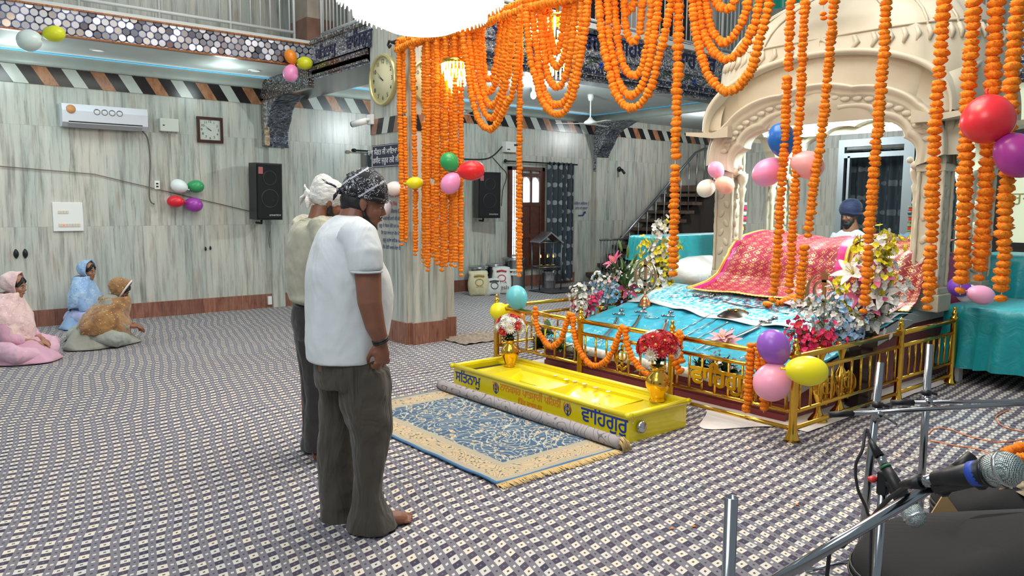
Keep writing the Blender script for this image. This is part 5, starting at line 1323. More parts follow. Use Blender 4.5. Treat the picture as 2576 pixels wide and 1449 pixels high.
# ---------------- seated women
def seated(root, az, label, sk, kameez, dup, pants, headpos, haz, hp, lean=.10, scale=1., hemf=.0, seed=0, armside=1, band=None):
    B = Body(root, az, label); t_ = B.t; s_ = scale; dk = 1.5 if lean > .15 else 1.08
    P = lambda f, r, z: B.P(f*s_, r*s_, z*s_)
    hx_, hr_, hz_ = headpos
    T = frame(P(hx_, hr_, hz_), az+haz, hp) @ Matrix.Scale(s_*.97, 4)
    b = MB(); head_prims(b, T, .96)
    b.tube([P(lean*.6, 0, .42), P(hx_-.05, hr_*.7, hz_-.16), T @ Vector((-.02, 0, -.05))], [.10*s_, .055*s_, .050*s_], 14)
    b.tube([P(0, 0, .10), P(lean*.4, 0, .3), P(lean*.9, 0, .47)], [.11*s_, .09*s_, .08*s_], 16)
    hands = []
    for sd in (-1, 1):
        el = P(lean+.02, sd*.22, .24); wr = P(lean+.24, sd*.07, .19); b.tube([P(lean*.9, sd*.15, .48), el, wr], [.045*s_, .036*s_, .024*s_], 12)
        hand_prims(b, wr, B.f*.5-B.r*sd*.6-Vector((0, 0, .25)), -Vector((0, 0, 1)), -sd, .5, .88*s_)
        b.tube([P(0, sd*.10, .10), P(.22, sd*.30, .10), P(.30, sd*.05, .06)], [.09*s_, .065*s_, .04*s_], 12); foot_prims(b, P(.26, sd*.06, 0), B.f*-.2-B.r*sd, .85*s_)
    remesh(b.build('body', sk, t_), .007, 3); eyes(t_, T)
    b = MB(); b.x = T; b.ell((-.022, 0, .024), (.100, .082, .100), 18, 12); b.tube([(.06, 0, .085), (.075, .035, .05), (.05, .068, .0)], [.02, .018, .01], 8); b.tube([(.06, 0, .085), (.075, -.035, .05), (.05, -.068, .0)], [.02, .018, .01], 8); o = b.build('hair', HAIR, t_); remesh(o, .006, 2)
    # trousers: crossed legs
    b = MB()
    for sd in (-1, 1): b.tube([P(-.06, sd*.10, .13), P(.12, sd*.27, .13), P(.26, sd*.33, .10), P(.32, sd*.18, .075), P(.30, sd*.0, .065)], [.12*s_, .10*s_, .085*s_, .075*s_, .055*s_], 16)
    b.ell(P(-.06, 0, .12), (.19*s_, .20*s_, .12*s_), 16, 10)
    o = b.build('trousers', pants, t_); remesh(o, .011, 5); wrinkle(o, .025, .09)
    # kameez: torso, sleeves and skirt spread over the lap
    b = MB(); up = [(.05, .205, .27, -.03), (.14, .18, .20, -.02), (.28, .135, .165, lean*.35), (.40, .13, .18, lean*.7), (.49, .11, .19, lean*.95), (.545, .07, .11, lean*1.05), (.56, .05, .06, lean*1.1)]
    b.rings(blend_rows([ell_ring(P(q[3], 0, q[0]), q[1]*s_, q[2]*s_, 32, B.f, B.r) for q in up], 3))
    for sd in (-1, 1): b.tube([P(lean*.9, sd*.13, .50), P(lean+.0, sd*.20, .38), P(lean+.05, sd*.225, .25), P(lean+.16, sd*.13, .20)], [.068*s_, .066*s_, .062*s_, .045*s_], 16)
    o = b.build('kameez', kameez, t_); remesh(o, .009, 6); wrinkle(o, .022, .08)
    b = MB(); r = random.Random(seed)
    def skirt(u, v):
        a = (v-.5)*2*PI*.80; rr = (.10+.26*u)*(1+.10*math.sin(a*3+seed*2)); k = .02*math.sin(a*9+seed)*u
        f = rr*math.cos(a)*1.02+.02; sd = rr*math.sin(a)*1.05
        hgt = .205-.02*u if u < .45 else .196-(u-.45)/.55*.185
        return P(f*(1+k)+hemf*u*max(0, math.cos(a)), sd*(1+k), max(.006, hgt+.012*math.sin(a*7+u*4+seed)*(u < .95)))
    b.grid(skirt, 14, 60); o = b.build('kameez_skirt', kameez, t_); mod(o, 'SOLIDIFY', thickness=.006); 
    # head scarf: hood shell + folds falling over shoulders and chest
    b = MB(); N_ = 40
    rs = []
    hc = T @ Vector((-.02, 0, .02)); hf = (T.to_3x3() @ Vector((1, 0, 0))).normalized(); hr = (T.to_3x3() @ Vector((0, -1, 0))).normalized(); hu = (T.to_3x3() @ Vector((0, 0, 1))).normalized()
    for i in range(13):            # from the face opening backwards
        t = i/12; ring = []
        for j in range(N_):
            a = PI*(-.80+1.60*j/(N_-1)); k = math.sqrt(max(0, 1-(max(0, t-.0)**2.4)*.97)); q = 1+.04*math.sin(a*6+t*9+seed)
            ring.append(hc+hf*(.062-.185*t)*s_+(hr*math.sin(a)*.104+hu*(math.cos(a)*.118+.006))*k*q*s_)
        rs.append(ring)
    b.rings(rs, closed=False, cap=False)
    o = b.build('scarf_hood', dup, t_); mod(o, 'SOLIDIFY', thickness=.012*s_, offset=1); 
    b = MB(); nk = P(hx_-.04, hr_*.8, hz_-.15)
    sh = [(hz_-.065, .098, .112, hx_-.055), (hz_-.13, .115, .14, hx_-.065), (hz_-.20, .13, .19, lean*.95-.01), (hz_-.30, .165, .235, lean*.75), (hz_-.42, .18, .24, lean*.55), (hz_-.50, .17, .23, lean*.5)]
    def ringf(q, e): return [P(q[3], 0, q[0])+B.f*q[1]*dk*s_*math.cos(2*PI*j/44)*(1+.06*math.sin(j*1.3+q[0]*30+seed))+B.r*q[2]*dk*s_*math.sin(2*PI*j/44)*(1+.06*math.sin(j*1.3+q[0]*30+seed))-Vector((0, 0, .05*s_*e*math.cos(4*PI*j/44)))-Vector((0, 0, (.04 if e > .5 else 0)*math.cos(2*PI*j/44))) for j in range(44)]
    b.rings(blend_rows([ringf(q, min(1, i/3)) for i, q in enumerate(sh)], 3), cap=False)
    o = b.build('scarf_drape', dup, t_); mod(o, 'SOLIDIFY', thickness=.008); wrinkle(o, .03, .06)
    if band:
        b = MB(); pts = [hc+hf*.068*s_+(hr*math.sin(a)*.108+hu*(math.cos(a)*.122+.006))*s_ for a in [PI*(-.80+1.60*j/30) for j in range(31)]]
        b.tube(pts, .013*s_, 8, sy=.5); b.build('scarf_border', band, t_)
    return B
def dupatta(name, c1, c2, sc=30, dots=(220, 200, 120)):
    g = G(name, .7); n = g.noise(scale=5, det=3, dist=1.); v = g.vor(scale=sc)
    g.col(g.mix(v.lt(.16), g.mix(g.rmp(n, .35, .65), c1, c2), dots)); g.bump(g.noise(scale=9, det=3, dist=1.5), .8, .03); g.set('Sheen Weight', .3); return g.mat
SKW = skin('light_brown_skin', (166, 116, 88)); SKW2 = skin('wheat_skin', (170, 120, 94))
WBD = M('white_scarf_border', (222, 214, 206), .7)
pb_ = onz(232, 868)
seated((pb_.x, pb_.y, 0), math.radians(-14), 'person seated cross-legged in a brown head scarf and grey-green tunic, looking down', skin('tan_skin', (150, 100, 74)),
       fabric('grey_green_tunic', (150, 150, 138), 3, .6, .04), dupatta('brown_gold_scarf', (128, 88, 48), (166, 122, 72)), fabric('sage_trousers', (156, 162, 152), 3, .6, .03),
       (.30, -.02, .60), math.radians(-8), math.radians(34), .20, 1.03, .06, 1, band=WBD)
pb2 = onz(205, 815)
seated((pb2.x, 11.12, 0), math.radians(-30), 'person seated against the wall in a pale blue head scarf and tunic', SKW,
       fabric('pale_blue_tunic', (146, 176, 216), 3, .6, .03), dupatta('pale_blue_scarf', (128, 166, 210), (168, 194, 224), 26, (214, 224, 240)), fabric('lilac_trousers', (176, 180, 222), 3, .5, .03),
       (.06, 0, .72), math.radians(-18), math.radians(6), .03, 1.02, .0, 2)
pb3 = onz(22, 905)
seated((pb3.x, pb3.y, 0), math.radians(-34), 'person seated at the left edge in pink tunic and pale pink head scarf', SKW2,
       fabric('pink_tunic', (206, 158, 178), 3, .6, .03), dupatta('pale_pink_scarf', (214, 176, 180), (232, 204, 196), 26, (240, 226, 200)), fabric('light_pink_trousers', (216, 172, 190), 3, .5, .03),
       (.10, 0, .74), math.radians(6), math.radians(10), .06, 1.04, .12, 3)
# ---------------- reader in blue turban behind the mound, and a second turbaned sitter
def turbaned(root, az, label, zhead, tur, shirt, vest, haz, hp, beard=True, base=0.):
    B = Body(root, az, label); P = B.P; T = frame(P(.05, 0, zhead), az+haz, hp)
    b = MB(); head_prims(b, T, 1.02); b.tube([P(0, 0, zhead-.45), P(0, 0, zhead-.2), T @ Vector((-.02, 0, -.05))], [.13, .10, .062], 14)
    for sd in (-1, 1):
        q = [P(0, sd*.19, zhead-.26), P(.05, sd*.24, zhead-.52), P(.26, sd*.14, zhead-.62)]; b.tube(q, [.05, .042, .028], 12); hand_prims(b, q[-1], B.f-B.r*sd*.4, -Vector((0, 0, 1)), -sd, .4)
        b.tube([P(0, sd*.1, .12), P(.25, sd*.3, .12), P(.32, sd*.02, .08)], [.09, .07, .045], 12)
    b.tube([P(0, 0, .1), P(0, 0, zhead-.45)], [.16, .14], 14)
    remesh(b.build('body', SK2, B.t), .008, 3); eyes(B.t, T)
    b = MB(); b.rings(blend_rows([ell_ring(P(f, 0, z), a, c, 32, B.f, B.r) for z, a, c, f in ((.02, .25, .30, .04), (.2, .18, .2, 0), (zhead-.6, .14, .19, 0), (zhead-.36, .14, .22, 0), (zhead-.25, .12, .20, 0), (zhead-.18, .07, .10, 0))], 3))
    for sd in (-1, 1): b.tube([P(0, sd*.16, zhead-.25), P(.01, sd*.23, zhead-.4), P(.08, sd*.25, zhead-.54), P(.2, sd*.18, zhead-.61)], [.07, .068, .06, .045], 14); b.tube([P(-.05, sd*.1, .13), P(.2, sd*.3, .13), P(.33, sd*.05, .09)], [.12, .10, .07], 14)
    o = b.build('tunic', shirt, B.t); remesh(o, .01, 5); wrinkle(o, .02, .08)
    b = MB(); b.rings(blend_rows([ell_ring(P(-.015, 0, z), a, c, 32, B.f, B.r) for z, a, c in ((.24, .17, .215), (zhead-.6, .155, .21), (zhead-.36, .145, .222), (zhead-.27, .10, .16))], 3)); o = b.build('waistcoat', vest, B.t); remesh(o, .01, 4)
    b = MB(); b.x = T
    b.ell((-.035, 0, .075), (.145, .132, .128), 26, 18); b.ell((-.03, 0, .050), (.126, .118, .06), 24, 12)
    for k in range(6):   # wound layers crossing at the brow
        sg = 1 if k % 2 else -1; q = .137-.012*k
        c = [(-.036+q*math.cos(a), (q-.012)*math.sin(a), .034+k*.024+.030*math.cos(a)+sg*.03*math.sin(a)) for a in [2*PI*n_/28 for n_ in range(28)]]
        b.tube(c, .012, 8, loop=True)
    o = b.build('turban', tur, B.t); remesh(o, .006, 3)
    b = MB(); b.x = T
    b.ell((.05, 0, -.095), (.058, .062, .055), 16, 12); b.ell((.02, 0, -.07), (.05, .07, .05), 14, 10); b.tube([(.088, -.035, -.062), (.104, 0, -.048), (.088, .035, -.062)], [.006, .010, .006], 8); b.ell((.06, 0, -.13), (.04, .04, .05), 12, 8)
    o = b.build('beard', HAIR, B.t); remesh(o, .006, 1); wrinkle(o, .012, .025); return B, T
TURB = fabric('navy_turban_cloth', (15, 18, 58), 6, .6, .02, .7, (1, 1, 4)); NAVYV = fabric('navy_vest', (28, 34, 66), 4, .3, .02); WTUN = fabric('white_tunic', (206, 210, 208), 3, .5, .03)
gh = onx(2142, 541, 9.35); gB, gT = turbaned((gh.x, gh.y, .28), math.radians(180), 'person in dark blue turban with black beard sitting behind the brocade mound', gh.z-.28, TURB, WTUN, NAVYV, math.radians(-14), math.radians(14))
b = MB(); b.box((9.0, 3.0, 0), (10.6, 5.6, .28)); tag(b.build('seating_dais', WSHEET), 'low white-covered dais behind the canopy where the turbaned reader sits', 'dais')
hb = onx(2312, 548, 11.2); TURB2 = fabric('bright_blue_turban_cloth', (30, 60, 170), 6, .5, .02); turbaned((hb.x, hb.y, .0), math.radians(190), 'person in bright blue turban mostly hidden behind the right front column', hb.z-.0, TURB2, fabric('pale_blue_tunic_cloth', (164, 196, 214), 3, .4, .03), fabric('grey_vest', (150, 160, 160), 3, .3, .02), math.radians(20), math.radians(8))
# ================================================================== flowers
def fm(name, c, r=.6, v=.12): return M(name, c, r, var=v, vs=60, Subsurface_Weight=.35, Subsurface_Radius=(.03, .03, .03))
FW, FR, FP, FPP, FY, FBL, FLW = fm('petal_white', (238, 234, 226)), fm('petal_red', (200, 24, 36)), fm('petal_hot_pink', (226, 36, 100)), fm('petal_soft_pink', (240, 176, 186)), fm('petal_yellow', (246, 226, 30)), fm('petal_sky_blue', (158, 196, 236)), fm('lily_pink', (214, 90, 134))
LG, LGD, LGP, STM_ = fm('leaf_green', (96, 132, 60), .5, .3), fm('leaf_dark_green', (40, 76, 44), .45, .3), fm('leaf_sage', (150, 188, 160), .6, .2), M('flower_stem', (96, 110, 56), .6)
CEN = fm('flower_centre', (216, 190, 90), .7)
def rdir(r, up=.3):
    a = r.uniform(0, 2*PI); z = r.uniform(up, 1); q = math.sqrt(max(0, 1-z*z)); return Vector((q*math.cos(a), q*math.sin(a), z))
def petal(b, c, d, n, L, W, curl=.3, cup=.15, k=5):
    """petal from c along d, surface normal n"""
    d = Vector(d).normalized(); n = Vector(n); n = (n-d*n.dot(d)).normalized(); s_ = d.cross(n); vs = []
    for i in range(k+1):
        t = i/k; w_ = W*math.sin(PI*min(.97, .08+t*.9))**.8; base = Vector(c)+d*L*t+n*L*(cup*t-curl*t*t)
        vs += [base-s_*w_+n*w_*.25, base-n*w_*.05, base+s_*w_+n*w_*.25]
    b.add(vs, [(i*3+j, i*3+j+1, i*3+j+4, i*3+j+3) for i in range(k) for j in range(2)])
def daisy(par, c, n, r, mat, layers=3, seed=0, cen=CEN, name='blossom'):
    rr = random.Random(seed); n = Vector(n).normalized(); u = n.orthogonal().normalized(); v = n.cross(u); b = MB()
    for l in range(layers):
        k = 15-3*l
        for i in range(k):
            a = 2*PI*i/k+l*.3; d = (u*math.cos(a)+v*math.sin(a))+n*(.15+.45*l); petal(b, Vector(c)+n*.003*l, d, n, r*(1-.22*l), r*.16, .12, .1, 4)
    b.cur = 1; b.ell(Vector(c)+n*r*.12, r*.22, 8, 6); return b.build(name, [mat, cen], par)
def lily(par, c, n, r, mat, seed=0, name='lily'):
    n = Vector(n).normalized(); u = n.orthogonal().normalized(); v = n.cross(u); b = MB()
    for i in range(6):
        a = 2*PI*i/6+seed; petal(b, c, (u*math.cos(a)+v*math.sin(a))*.8+n*.7, n, r, r*.20, .42, .1, 7)
    b.cur = 1
    for i in range(5):
        a = 1.25*i; b.tube([c, Vector(c)+n*r*.55+(u*math.cos(a)+v*math.sin(a))*r*.18], [r*.012, r*.02], 5)
    return b.build(name, [mat, CEN], par)
def spray(par, base, tip, mat, n, r, spread, seed, name='blossom_spray', mix=None, k=5):
    """stem with many five-petalled blossoms along it: one branch"""
    rr = random.Random(seed); base, tip = Vector(base), Vector(tip); b = MB(); b.cur = 2; mid = (base+tip)/2+Vector((rr.uniform(-1, 1), rr.uniform(-1, 1), 0))*.03
    P = smooth_path([base, mid, tip], 5); b.tube(P, .0035, 5)
    n = int(n*1.75)
    for i in range(n):
        t = .22+.78*i/n; c = P[min(len(P)-1, int(t*(len(P)-1)))]+Vector((rr.gauss(0, 1), rr.gauss(0, 1), rr.gauss(0, .7)))*spread
        nn = (c-P[int(t*(len(P)-1))]+Vector((rr.uniform(-1, 1), rr.uniform(-1, 1), rr.uniform(-.2, 1)))*.05); nn = nn.normalized() if nn.length > 1e-4 else Vector((0, 0, 1))
        u = nn.orthogonal().normalized(); v = nn.cross(u); b.cur = 1 if (mix and rr.random() < mix) else 0
        b.cur, cc_ = 2, b.cur; b.tube([P[min(len(P)-1, int(t*(len(P)-1)))], c], .0014, 3); b.cur = cc_
        for j in range(k):
            a = 2*PI*j/k+rr.random(); petal(b, c, u*math.cos(a)+v*math.sin(a)+nn*.45, nn, r*rr.uniform(.8, 1.2), r*.50, .2, .1, 3)
    return b
def leaves(par, base, n, L, W, seed, mat, name='foliage', up=.2, hgt=.0):
    rr = random.Random(seed); b = MB()
    for i in range(n):
        d = rdir(rr, up); st = Vector(base)+Vector((rr.uniform(-.03, .03), rr.uniform(-.03, .03), rr.uniform(0, hgt))); petal(b, st, d, Vector((0, 0, 1)), L*rr.uniform(.6, 1.1), W*rr.uniform(.7, 1.2), .35, .3, 6)
    return b.build(name, mat, par)
def vase_obj(p, prof, mat, lab, cat='vase', n=24, name='vase', sq=None):
    b = MB(); b.lathe(prof, n=sq or n)
    if sq: b.sm = [False]*len(b.sm)
    o = b.build(name, mat, loc=p, rot=(0, 0, .5 if sq else 0)); tag(o, lab, cat); return o
GVP = [(.030, 0), (.036, .004), (.030, .02), (.034, .04), (.050, .075), (.054, .10), (.046, .13), (.028, .15), (.026, .165), (.034, .18), (.037, .183), (.024, .16)]
def posy(p, lab, seed, h=.16, r=.075):
    t_ = thing('bouquet', p, lab, 'bouquet'); rr = random.Random(seed)
    for i in range(26):
        g_ = 2.4*i; zz = 1-(i+.5)/26*1.15; q = math.sqrt(max(0, 1-zz*zz)); d = Vector((q*math.cos(g_), q*math.sin(g_), zz)); c = Vector((0, 0, h))+Vector((d.x*r, d.y*r, d.z*r*.85))
        daisy(t_, c, d, r*.46, FR if rr.random() < .52 else FW, 3, i)
    b = MB()
    for i in range(9):
        a = i*.7; b.tube([(0, 0, .0), (math.cos(a)*.03, math.sin(a)*.03, h-.04)], .003, 5)
    b.build('stems', STM_, t_); leaves(t_, (0, 0, h-.09), 26, .085, .014, seed, LGD, up=-.1); leaves(t_, (0, 0, h-.05), 10, .10, .012, seed+5, LG, up=-.3); return t_
v1 = onx(1290, 905, 4.28); v1 = Vector((4.30, onx(1291, 920, 4.30).y, .168))
vase_obj((4.28, 5.20, .155), [(r*1.55, z*1.35) for r, z in GVP], GOLD, 'small brass vase standing at the far left end inside the yellow box'); posy(Vector((4.28, 5.20, .36)), 'red and white bouquet in the brass vase at the far end of the yellow box', 3, .15, .115)
v2 = onz(1668, 1012, .21); vase_obj((4.32, 3.53, .170), [(r*1.7, z*1.45) for r, z in GVP], GOLD, 'brass vase standing at the near right end inside the yellow box'); pz_ = posy(Vector((4.32, 3.53, .40)), 'red and white bouquet in the brass vase near the steel lock end', 8, .16, .135)
b = MB(); 
for i in range(9):
    for s0 in (-1, 1): petal(b, (-.012*i, 0, .006*math.sin(i*.4)), (-.6, s0, -.1), (0, 0, 1), .03-.0025*i, .004, .1, .1, 3)
b.tube([(0, 0, 0), (.09, -.04, .0)], .003, 5); b.build('fern_frond', LG, pz_, loc=(-.10, .05, .01))
def bunch(p, lab, branches, seed, leafs=None, extra=None):
    """branches: (material, count, tip offset, petal size, spread, mixmat, mix)"""
    t_ = thing('flower_arrangement', p, lab, 'flowers'); rr = random.Random(seed)
    for i, (mt_, n, tip, r, sp, mm, mx) in enumerate(branches):
        spray(t_, (0, 0, 0), tip, mt_, n, r, sp, seed+i, mix=mx).build('blossom_spray', [mt_, mm or mt_, STM_], t_)
    if leafs:
        for (bs, n, L, W, mt_, up) in leafs: leaves(t_, bs, n, L, W, seed+n, mt_, up=up)
    if extra: extra(t_)
    return t_
def lm(px, py, x): return onx(px, py, x)
# left of the platform, behind the railing's far part
p = Vector((5.78, 5.78, 0)); vase_obj(p, [(.05, 0), (.055, .3), (.05, .42), (.035, .45)], GOLD, 'brass cylinder holding the pink and white blossoms behind the railing')
tw = lm(1450, 735, 5.35)-Vector((5.35, 5.78, .45)); 
bunch(p+Vector((0, 0, .42)), 'white and hot pink blossom bunch behind the first railing bay', [(FW, 60, (.0, .06, .30), .026, .05, None, 0), (FW, 40, (.0, .0, .22), .026, .05, None, 0), (FP, 40, (.06, -.16, .26), .024, .035, None, 0), (FP, 30, (.0, .12, .16), .024, .03, FW, .3)], 31)
p = Vector((6.1, 5.80, 0)); vase_obj(p, [(.06, 0), (.06, .45), (.07, .5), (.06, .5)], GOLD, 'brass cylinder holding the sky-blue and white blossoms by the railing')
bunch(p+Vector((0, 0, .48)), 'sky-blue and white blossom bunch left of the maroon square vase', [(FBL, 44, (.0, .14, .32), .022, .05, FW, .25), (FBL, 44, (.05, -.12, .26), .022, .05, FW, .2), (FW, 50, (.0, .0, .38), .022, .06, FBL, .15), (FW, 30, (.06, -.16, .42), .022, .04, FPP, .4)], 41)
bunch(Vector((4.86, 5.35, .24)), 'sage and green leafy plant cluster behind the marigold swag on the railing', [(FPP, 8, (.05, -.1, .22), .02, .03, None, 0)], 45, [((0, 0, .12), 60, .16, .028, LGP, .1), ((0, -.2, .0), 60, .16, .016, LG, 0), ((0, -.45, -.04), 50, .14, .016, LGD, 0), ((0, .1, -.02), 50, .15, .018, LGD, .0)])
MAROONV = M('maroon_lacquer', (62, 14, 14), .2, Coat_Weight=.6)
sq = lambda a, c, h: [(a, 0), (c, h), (c*.9, h), (a*.8, h*.3)]
p = Vector((6.42, 5.74, .0)); vase_obj(p, sq(.07, .115, .56), MAROONV, 'dark maroon tapered square vase left of the scripture emblem', n=4, sq=6)
def ex1(t_):
    for (o_, n, r, m_) in (((.02, -.02, .14), (-.6, -.6, .3), .16, FLW), ((.05, -.10, .24), (-.5, -.5, .6), .17, FW), ((-.02, .14, .42), (-.6, .2, .6), .15, FLW), ((0, .10, .30), (-.7, .3, .2), .14, FPP)): lily(t_, o_, n, r, m_, r*9)
    for k in range(3): b = MB(); b.ell((.05*k-.05, .05-.07*k, .62-.07*k), (.018, .018, .07), 10, 8, Matrix.Rotation(.4*(k-1), 3, 'X')); b.build('lily_bud', LG, t_)
bunch(p+Vector((0, 0, .54)), 'pink lily arrangement with long green leaves in the maroon vase', [(FW, 26, (0, -.08, .14), .012, .05, None, 0)], 51, [((0, 0, .12), 40, .42, .022, LG, .45), ((0, .08, .2), 40, .30, .014, LGD, .4), ((0, 0, .0), 14, .12, .02, LGD, 0)], ex1)
p = Vector((7.0, 5.76, .0)); vase_obj(p, [(.07, 0), (.09, .3), (.05, .6), (.06, .66)], GOLD, 'low brass pot behind the tall yellow and white blossom branches')
base = p+Vector((0, 0, .62))
def tip(px, py, x=7.0): q = onx(px, py, x)-base; return tuple(q)
bunch(base, 'tall yellow and white blossom branches standing left of the canopy', [(FW, 60, tip(1665, 545), .034, .05, FY, .1), (FY, 50, tip(1620, 600), .034, .05, FW, .1), (FW, 60, tip(1655, 620), .034, .08, FY, .3), (FY, 46, tip(1688, 600), .034, .05, FW, .3), (FY, 46, tip(1612, 660), .034, .05, FW, .2), (FW, 70, tip(1640, 670), .034, .09, None, 0), (FY, 14, tip(1722, 606), .03, .02, None, 0), (FW, 40, tip(1668, 700), .034, .08, FY, .4)], 61, [((0, 0, .1), 20, .3, .014, LGD, .2)])
# in front, on the sloping cloth
pc = onslope(1822, 905, .02); bunch(Vector((5.12, 3.55, .26)), 'pale pink lilies with small roses and dark leaves at the front of the slope', [(FPP, 16, (.0, .16, .14), .02, .05, FW, .5), (FPP, 16, (.02, -.10, .12), .02, .05, FW, .4), (FW, 16, (.02, .02, .16), .018, .05, FPP, .4)], 71,
      [((-.02, .16, .0), 60, .12, .022, LGD, -.1), ((-.02, -.08, .02), 60, .13, .022, LGD, -.1), ((0, .0, .02), 50, .14, .02, LGD, .0)],
      lambda t_: ([lily(t_, (.04, d_, .24+e_), (-.4, s_, 1.), .12, FPP, d_*9) for d_, e_, s_ in ((.03, .02, .15), (-.04, .0, -.35), (.0, .03, -.1))], [setattr(o, 'name', o.name) for o in t_.children]))
p = onslope(2095, 930, 0)
bunch(Vector((5.30, 2.88, .50)), 'hot pink and red blossom bunch inside the railing corner', [(FP, 50, (.0, .10, .22), .026, .05, FR, .35), (FP, 50, (.05, -.12, .20), .026, .05, FR, .3), (FR, 46, (-.02, .0, .10), .026, .06, FP, .4)], 81, [((0, 0, 0), 12, .1, .01, LG, 0)])
bunch(Vector((5.62, 2.88, .58)), 'white and sky-blue blossoms behind the hot pink bunch', [(FW, 56, (.0, .22, .32), .026, .07, None, 0), (FW, 46, (.0, .06, .26), .026, .07, FBL, .3), (FBL, 50, (.05, -.02, .34), .026, .07, FW, .3), (FBL, 46, (.1, -.14, .14), .026, .06, FW, .4)], 85, [((0, 0, .0), 12, .14, .006, STM_, .2)])
for i, (x, y) in enumerate(((5.30, 2.80), (5.62, 2.80))):
    t_ = thing('brass_goblet', (x, y, 0), 'tall brass goblet vase inside the side railing, %s the corner' % ('nearer' if i == 0 else 'farther from'), 'vase')
    b = MB(); b.lathe([(.075, 0), (.07, .015), (.03, .07), (.018, .12), (.022, .14), (.06, .20), (.072, .26), (.05, .33), (.02, .38), (.016, .44), (.03, .50), (.055, .56), (.058, .58), (.045, .57)], n=26); b.build('goblet_body', GOLD, t_)
    b = MB(); khanda(b, .11, .006, 0, .26); b.build('cast_emblem', GOLDD, t_, loc=(-.03, -.075, 0), rot=(0, 0, 1.35))
p = Vector((5.98, 2.83, 0)); vase_obj(p, [(.095, 0), (.13, .62), (.12, .62), (.07, .2)], M('dark_wood_vase', (44, 20, 16), .35, var=.3, vs=8, Coat_Weight=.3), 'tall dark wooden fluted vase behind the side railing', sq=8)
base = p+Vector((0, 0, .60))
def tip2(px, py, x=6.0): return tuple(onx(px, py, x)-base)
def ex2(t_):
    for px, py, n, r, m_ in ((2148, 690, (-.7, .1, .6), .17, FW), (2200, 700, (-.5, -.3, .6), .16, FLW), (2170, 740, (-.7, .2, .3), .16, FLW), (2215, 745, (-.6, -.4, .4), .15, FW), (2195, 765, (-.6, 0, .2), .15, FLW), (2205, 800, (-.8, -.1, .25), .15, FW)):
        lily(t_, Vector(tip2(px, py, 5.95)), n, r, m_, r*7+px)
bunch(base, 'tall lily and yellow blossom arrangement in the dark wooden vase', [(FY, 50, tip2(2222, 575), .032, .05, FW, .2), (FY, 44, tip2(2240, 600), .032, .05, FW, .25), (FY, 36, tip2(2256, 590), .03, .03, FW, .2), (FW, 26, tip2(2214, 560), .03, .03, None, 0), (FW, 60, tip2(2215, 660), .032, .08, FY, .4), (FY, 26, tip2(2165, 590), .03, .03, FW, .2), (FY, 22, tip2(2106, 690), .032, .02, None, 0), (FW, 40, tip2(2240, 690), .03, .07, FY, .2), (FW, 30, tip2(2290, 705), .03, .03, None, 0)], 91,
      [((0, 0, .05), 40, .34, .018, LGD, .1), ((0, -.12, .14), 40, .26, .014, LGD, .0), ((0, 0, -.02), 34, .13, .02, LG, -.1)], ex2)
# ================================================================== emblems, swords, shield on the slope
def stand_emblem(p, s_, lab, mat, bmat):
    t_ = thing('emblem_stand', p, lab, 'emblem'); b = MB(); khanda(b, s_, .008, 0, s_*1.0+.13); b.build('emblem', mat, t_)
    b = MB(); b.lathe([(.075, 0), (.08, .01), (.06, .03), (.055, .06), (.035, .09), (.012, .12), (.01, .17)], n=24); b.build('bell_base', bmat, t_); return t_
SILG = M('engraved_silver', (176, 166, 140), .3, 1., bs=60, bst=.6)
q = onslope(1622, 775, 0); stand_emblem((q.x, q.y, pz(q.x)+.02), .20, 'silver two-sword emblem on a bell-shaped base at the upper left of the turquoise slope', SILG, M('rose_gold', (226, 170, 120), .15, 1.))
q = onslope(2052, 858, 0); stand_emblem((q.x+.1, q.y, pz(q.x+.1)+.02), .22, 'engraved silver two-sword emblem standing near the white and blue blossoms', SILG, GOLD)
def put(px, py, dz=.03): q = onslope(px, py, dz); return Vector((q.x, q.y, pz(q.x)+dz))
def sword(a, c, bend, lab, w_=.018):
    A, Cc = put(*a), put(*c); t_ = thing('sword', A, lab, 'sword'); d = Cc-A; sd = Vector((0, 0, 1)).cross(d).normalized(); L = d.length
    P = [d*(i/10)+sd*bend*math.sin(PI*i/10)+Vector((0, 0, .012)) for i in range(11)]; dn = d.normalized()
    b = MB(); b.tube(P[1:], [w_*(1-(i/10)**5*.9) for i in range(10)], 6, sy=.25); b.build('blade', STEEL, t_)
    b = MB(); b.tube([-dn*.13+Vector((0, 0, .02)), Vector((0, 0, .02))], .013, 8); b.ell(-dn*.14+Vector((0, 0, .02)), (.03, .03, .018), 12, 8); b.tube([sd*.05+Vector((0, 0, .02)), -sd*.05+Vector((0, 0, .02))], .010, 8); b.ell(sd*.055+Vector((0, 0, .02)), .014, 8, 6); b.ell(-sd*.055+Vector((0, 0, .02)), .014, 8, 6); b.build('hilt', CHROME, t_); return t_
sword((1556, 795), (1495, 868), .04, 'curved steel sword on the turquoise slope, leftmost by the leafy plants')
sword((1612, 790), (1560, 850), .04, 'curved steel sword on the turquoise slope, second from left')
sword((1680, 800), (1618, 885), .05, 'curved steel sword on the turquoise slope, third from left below the emblem stand', .022)
sword((1925, 815), (1770, 880), .03, 'broad steel sword pointing to the front beside the shield', .022)
sword((1988, 835), (1860, 905), .03, 'steel sword nearest the railing corner behind the violet balloon')
sword((1772, 752), (1985, 792), -.03, 'long sword lying across the silver-bordered brocade cloth')
sword((1800, 745), (1850, 722), .05, 'curved sheathed blade just in front of the pink brocade hem')
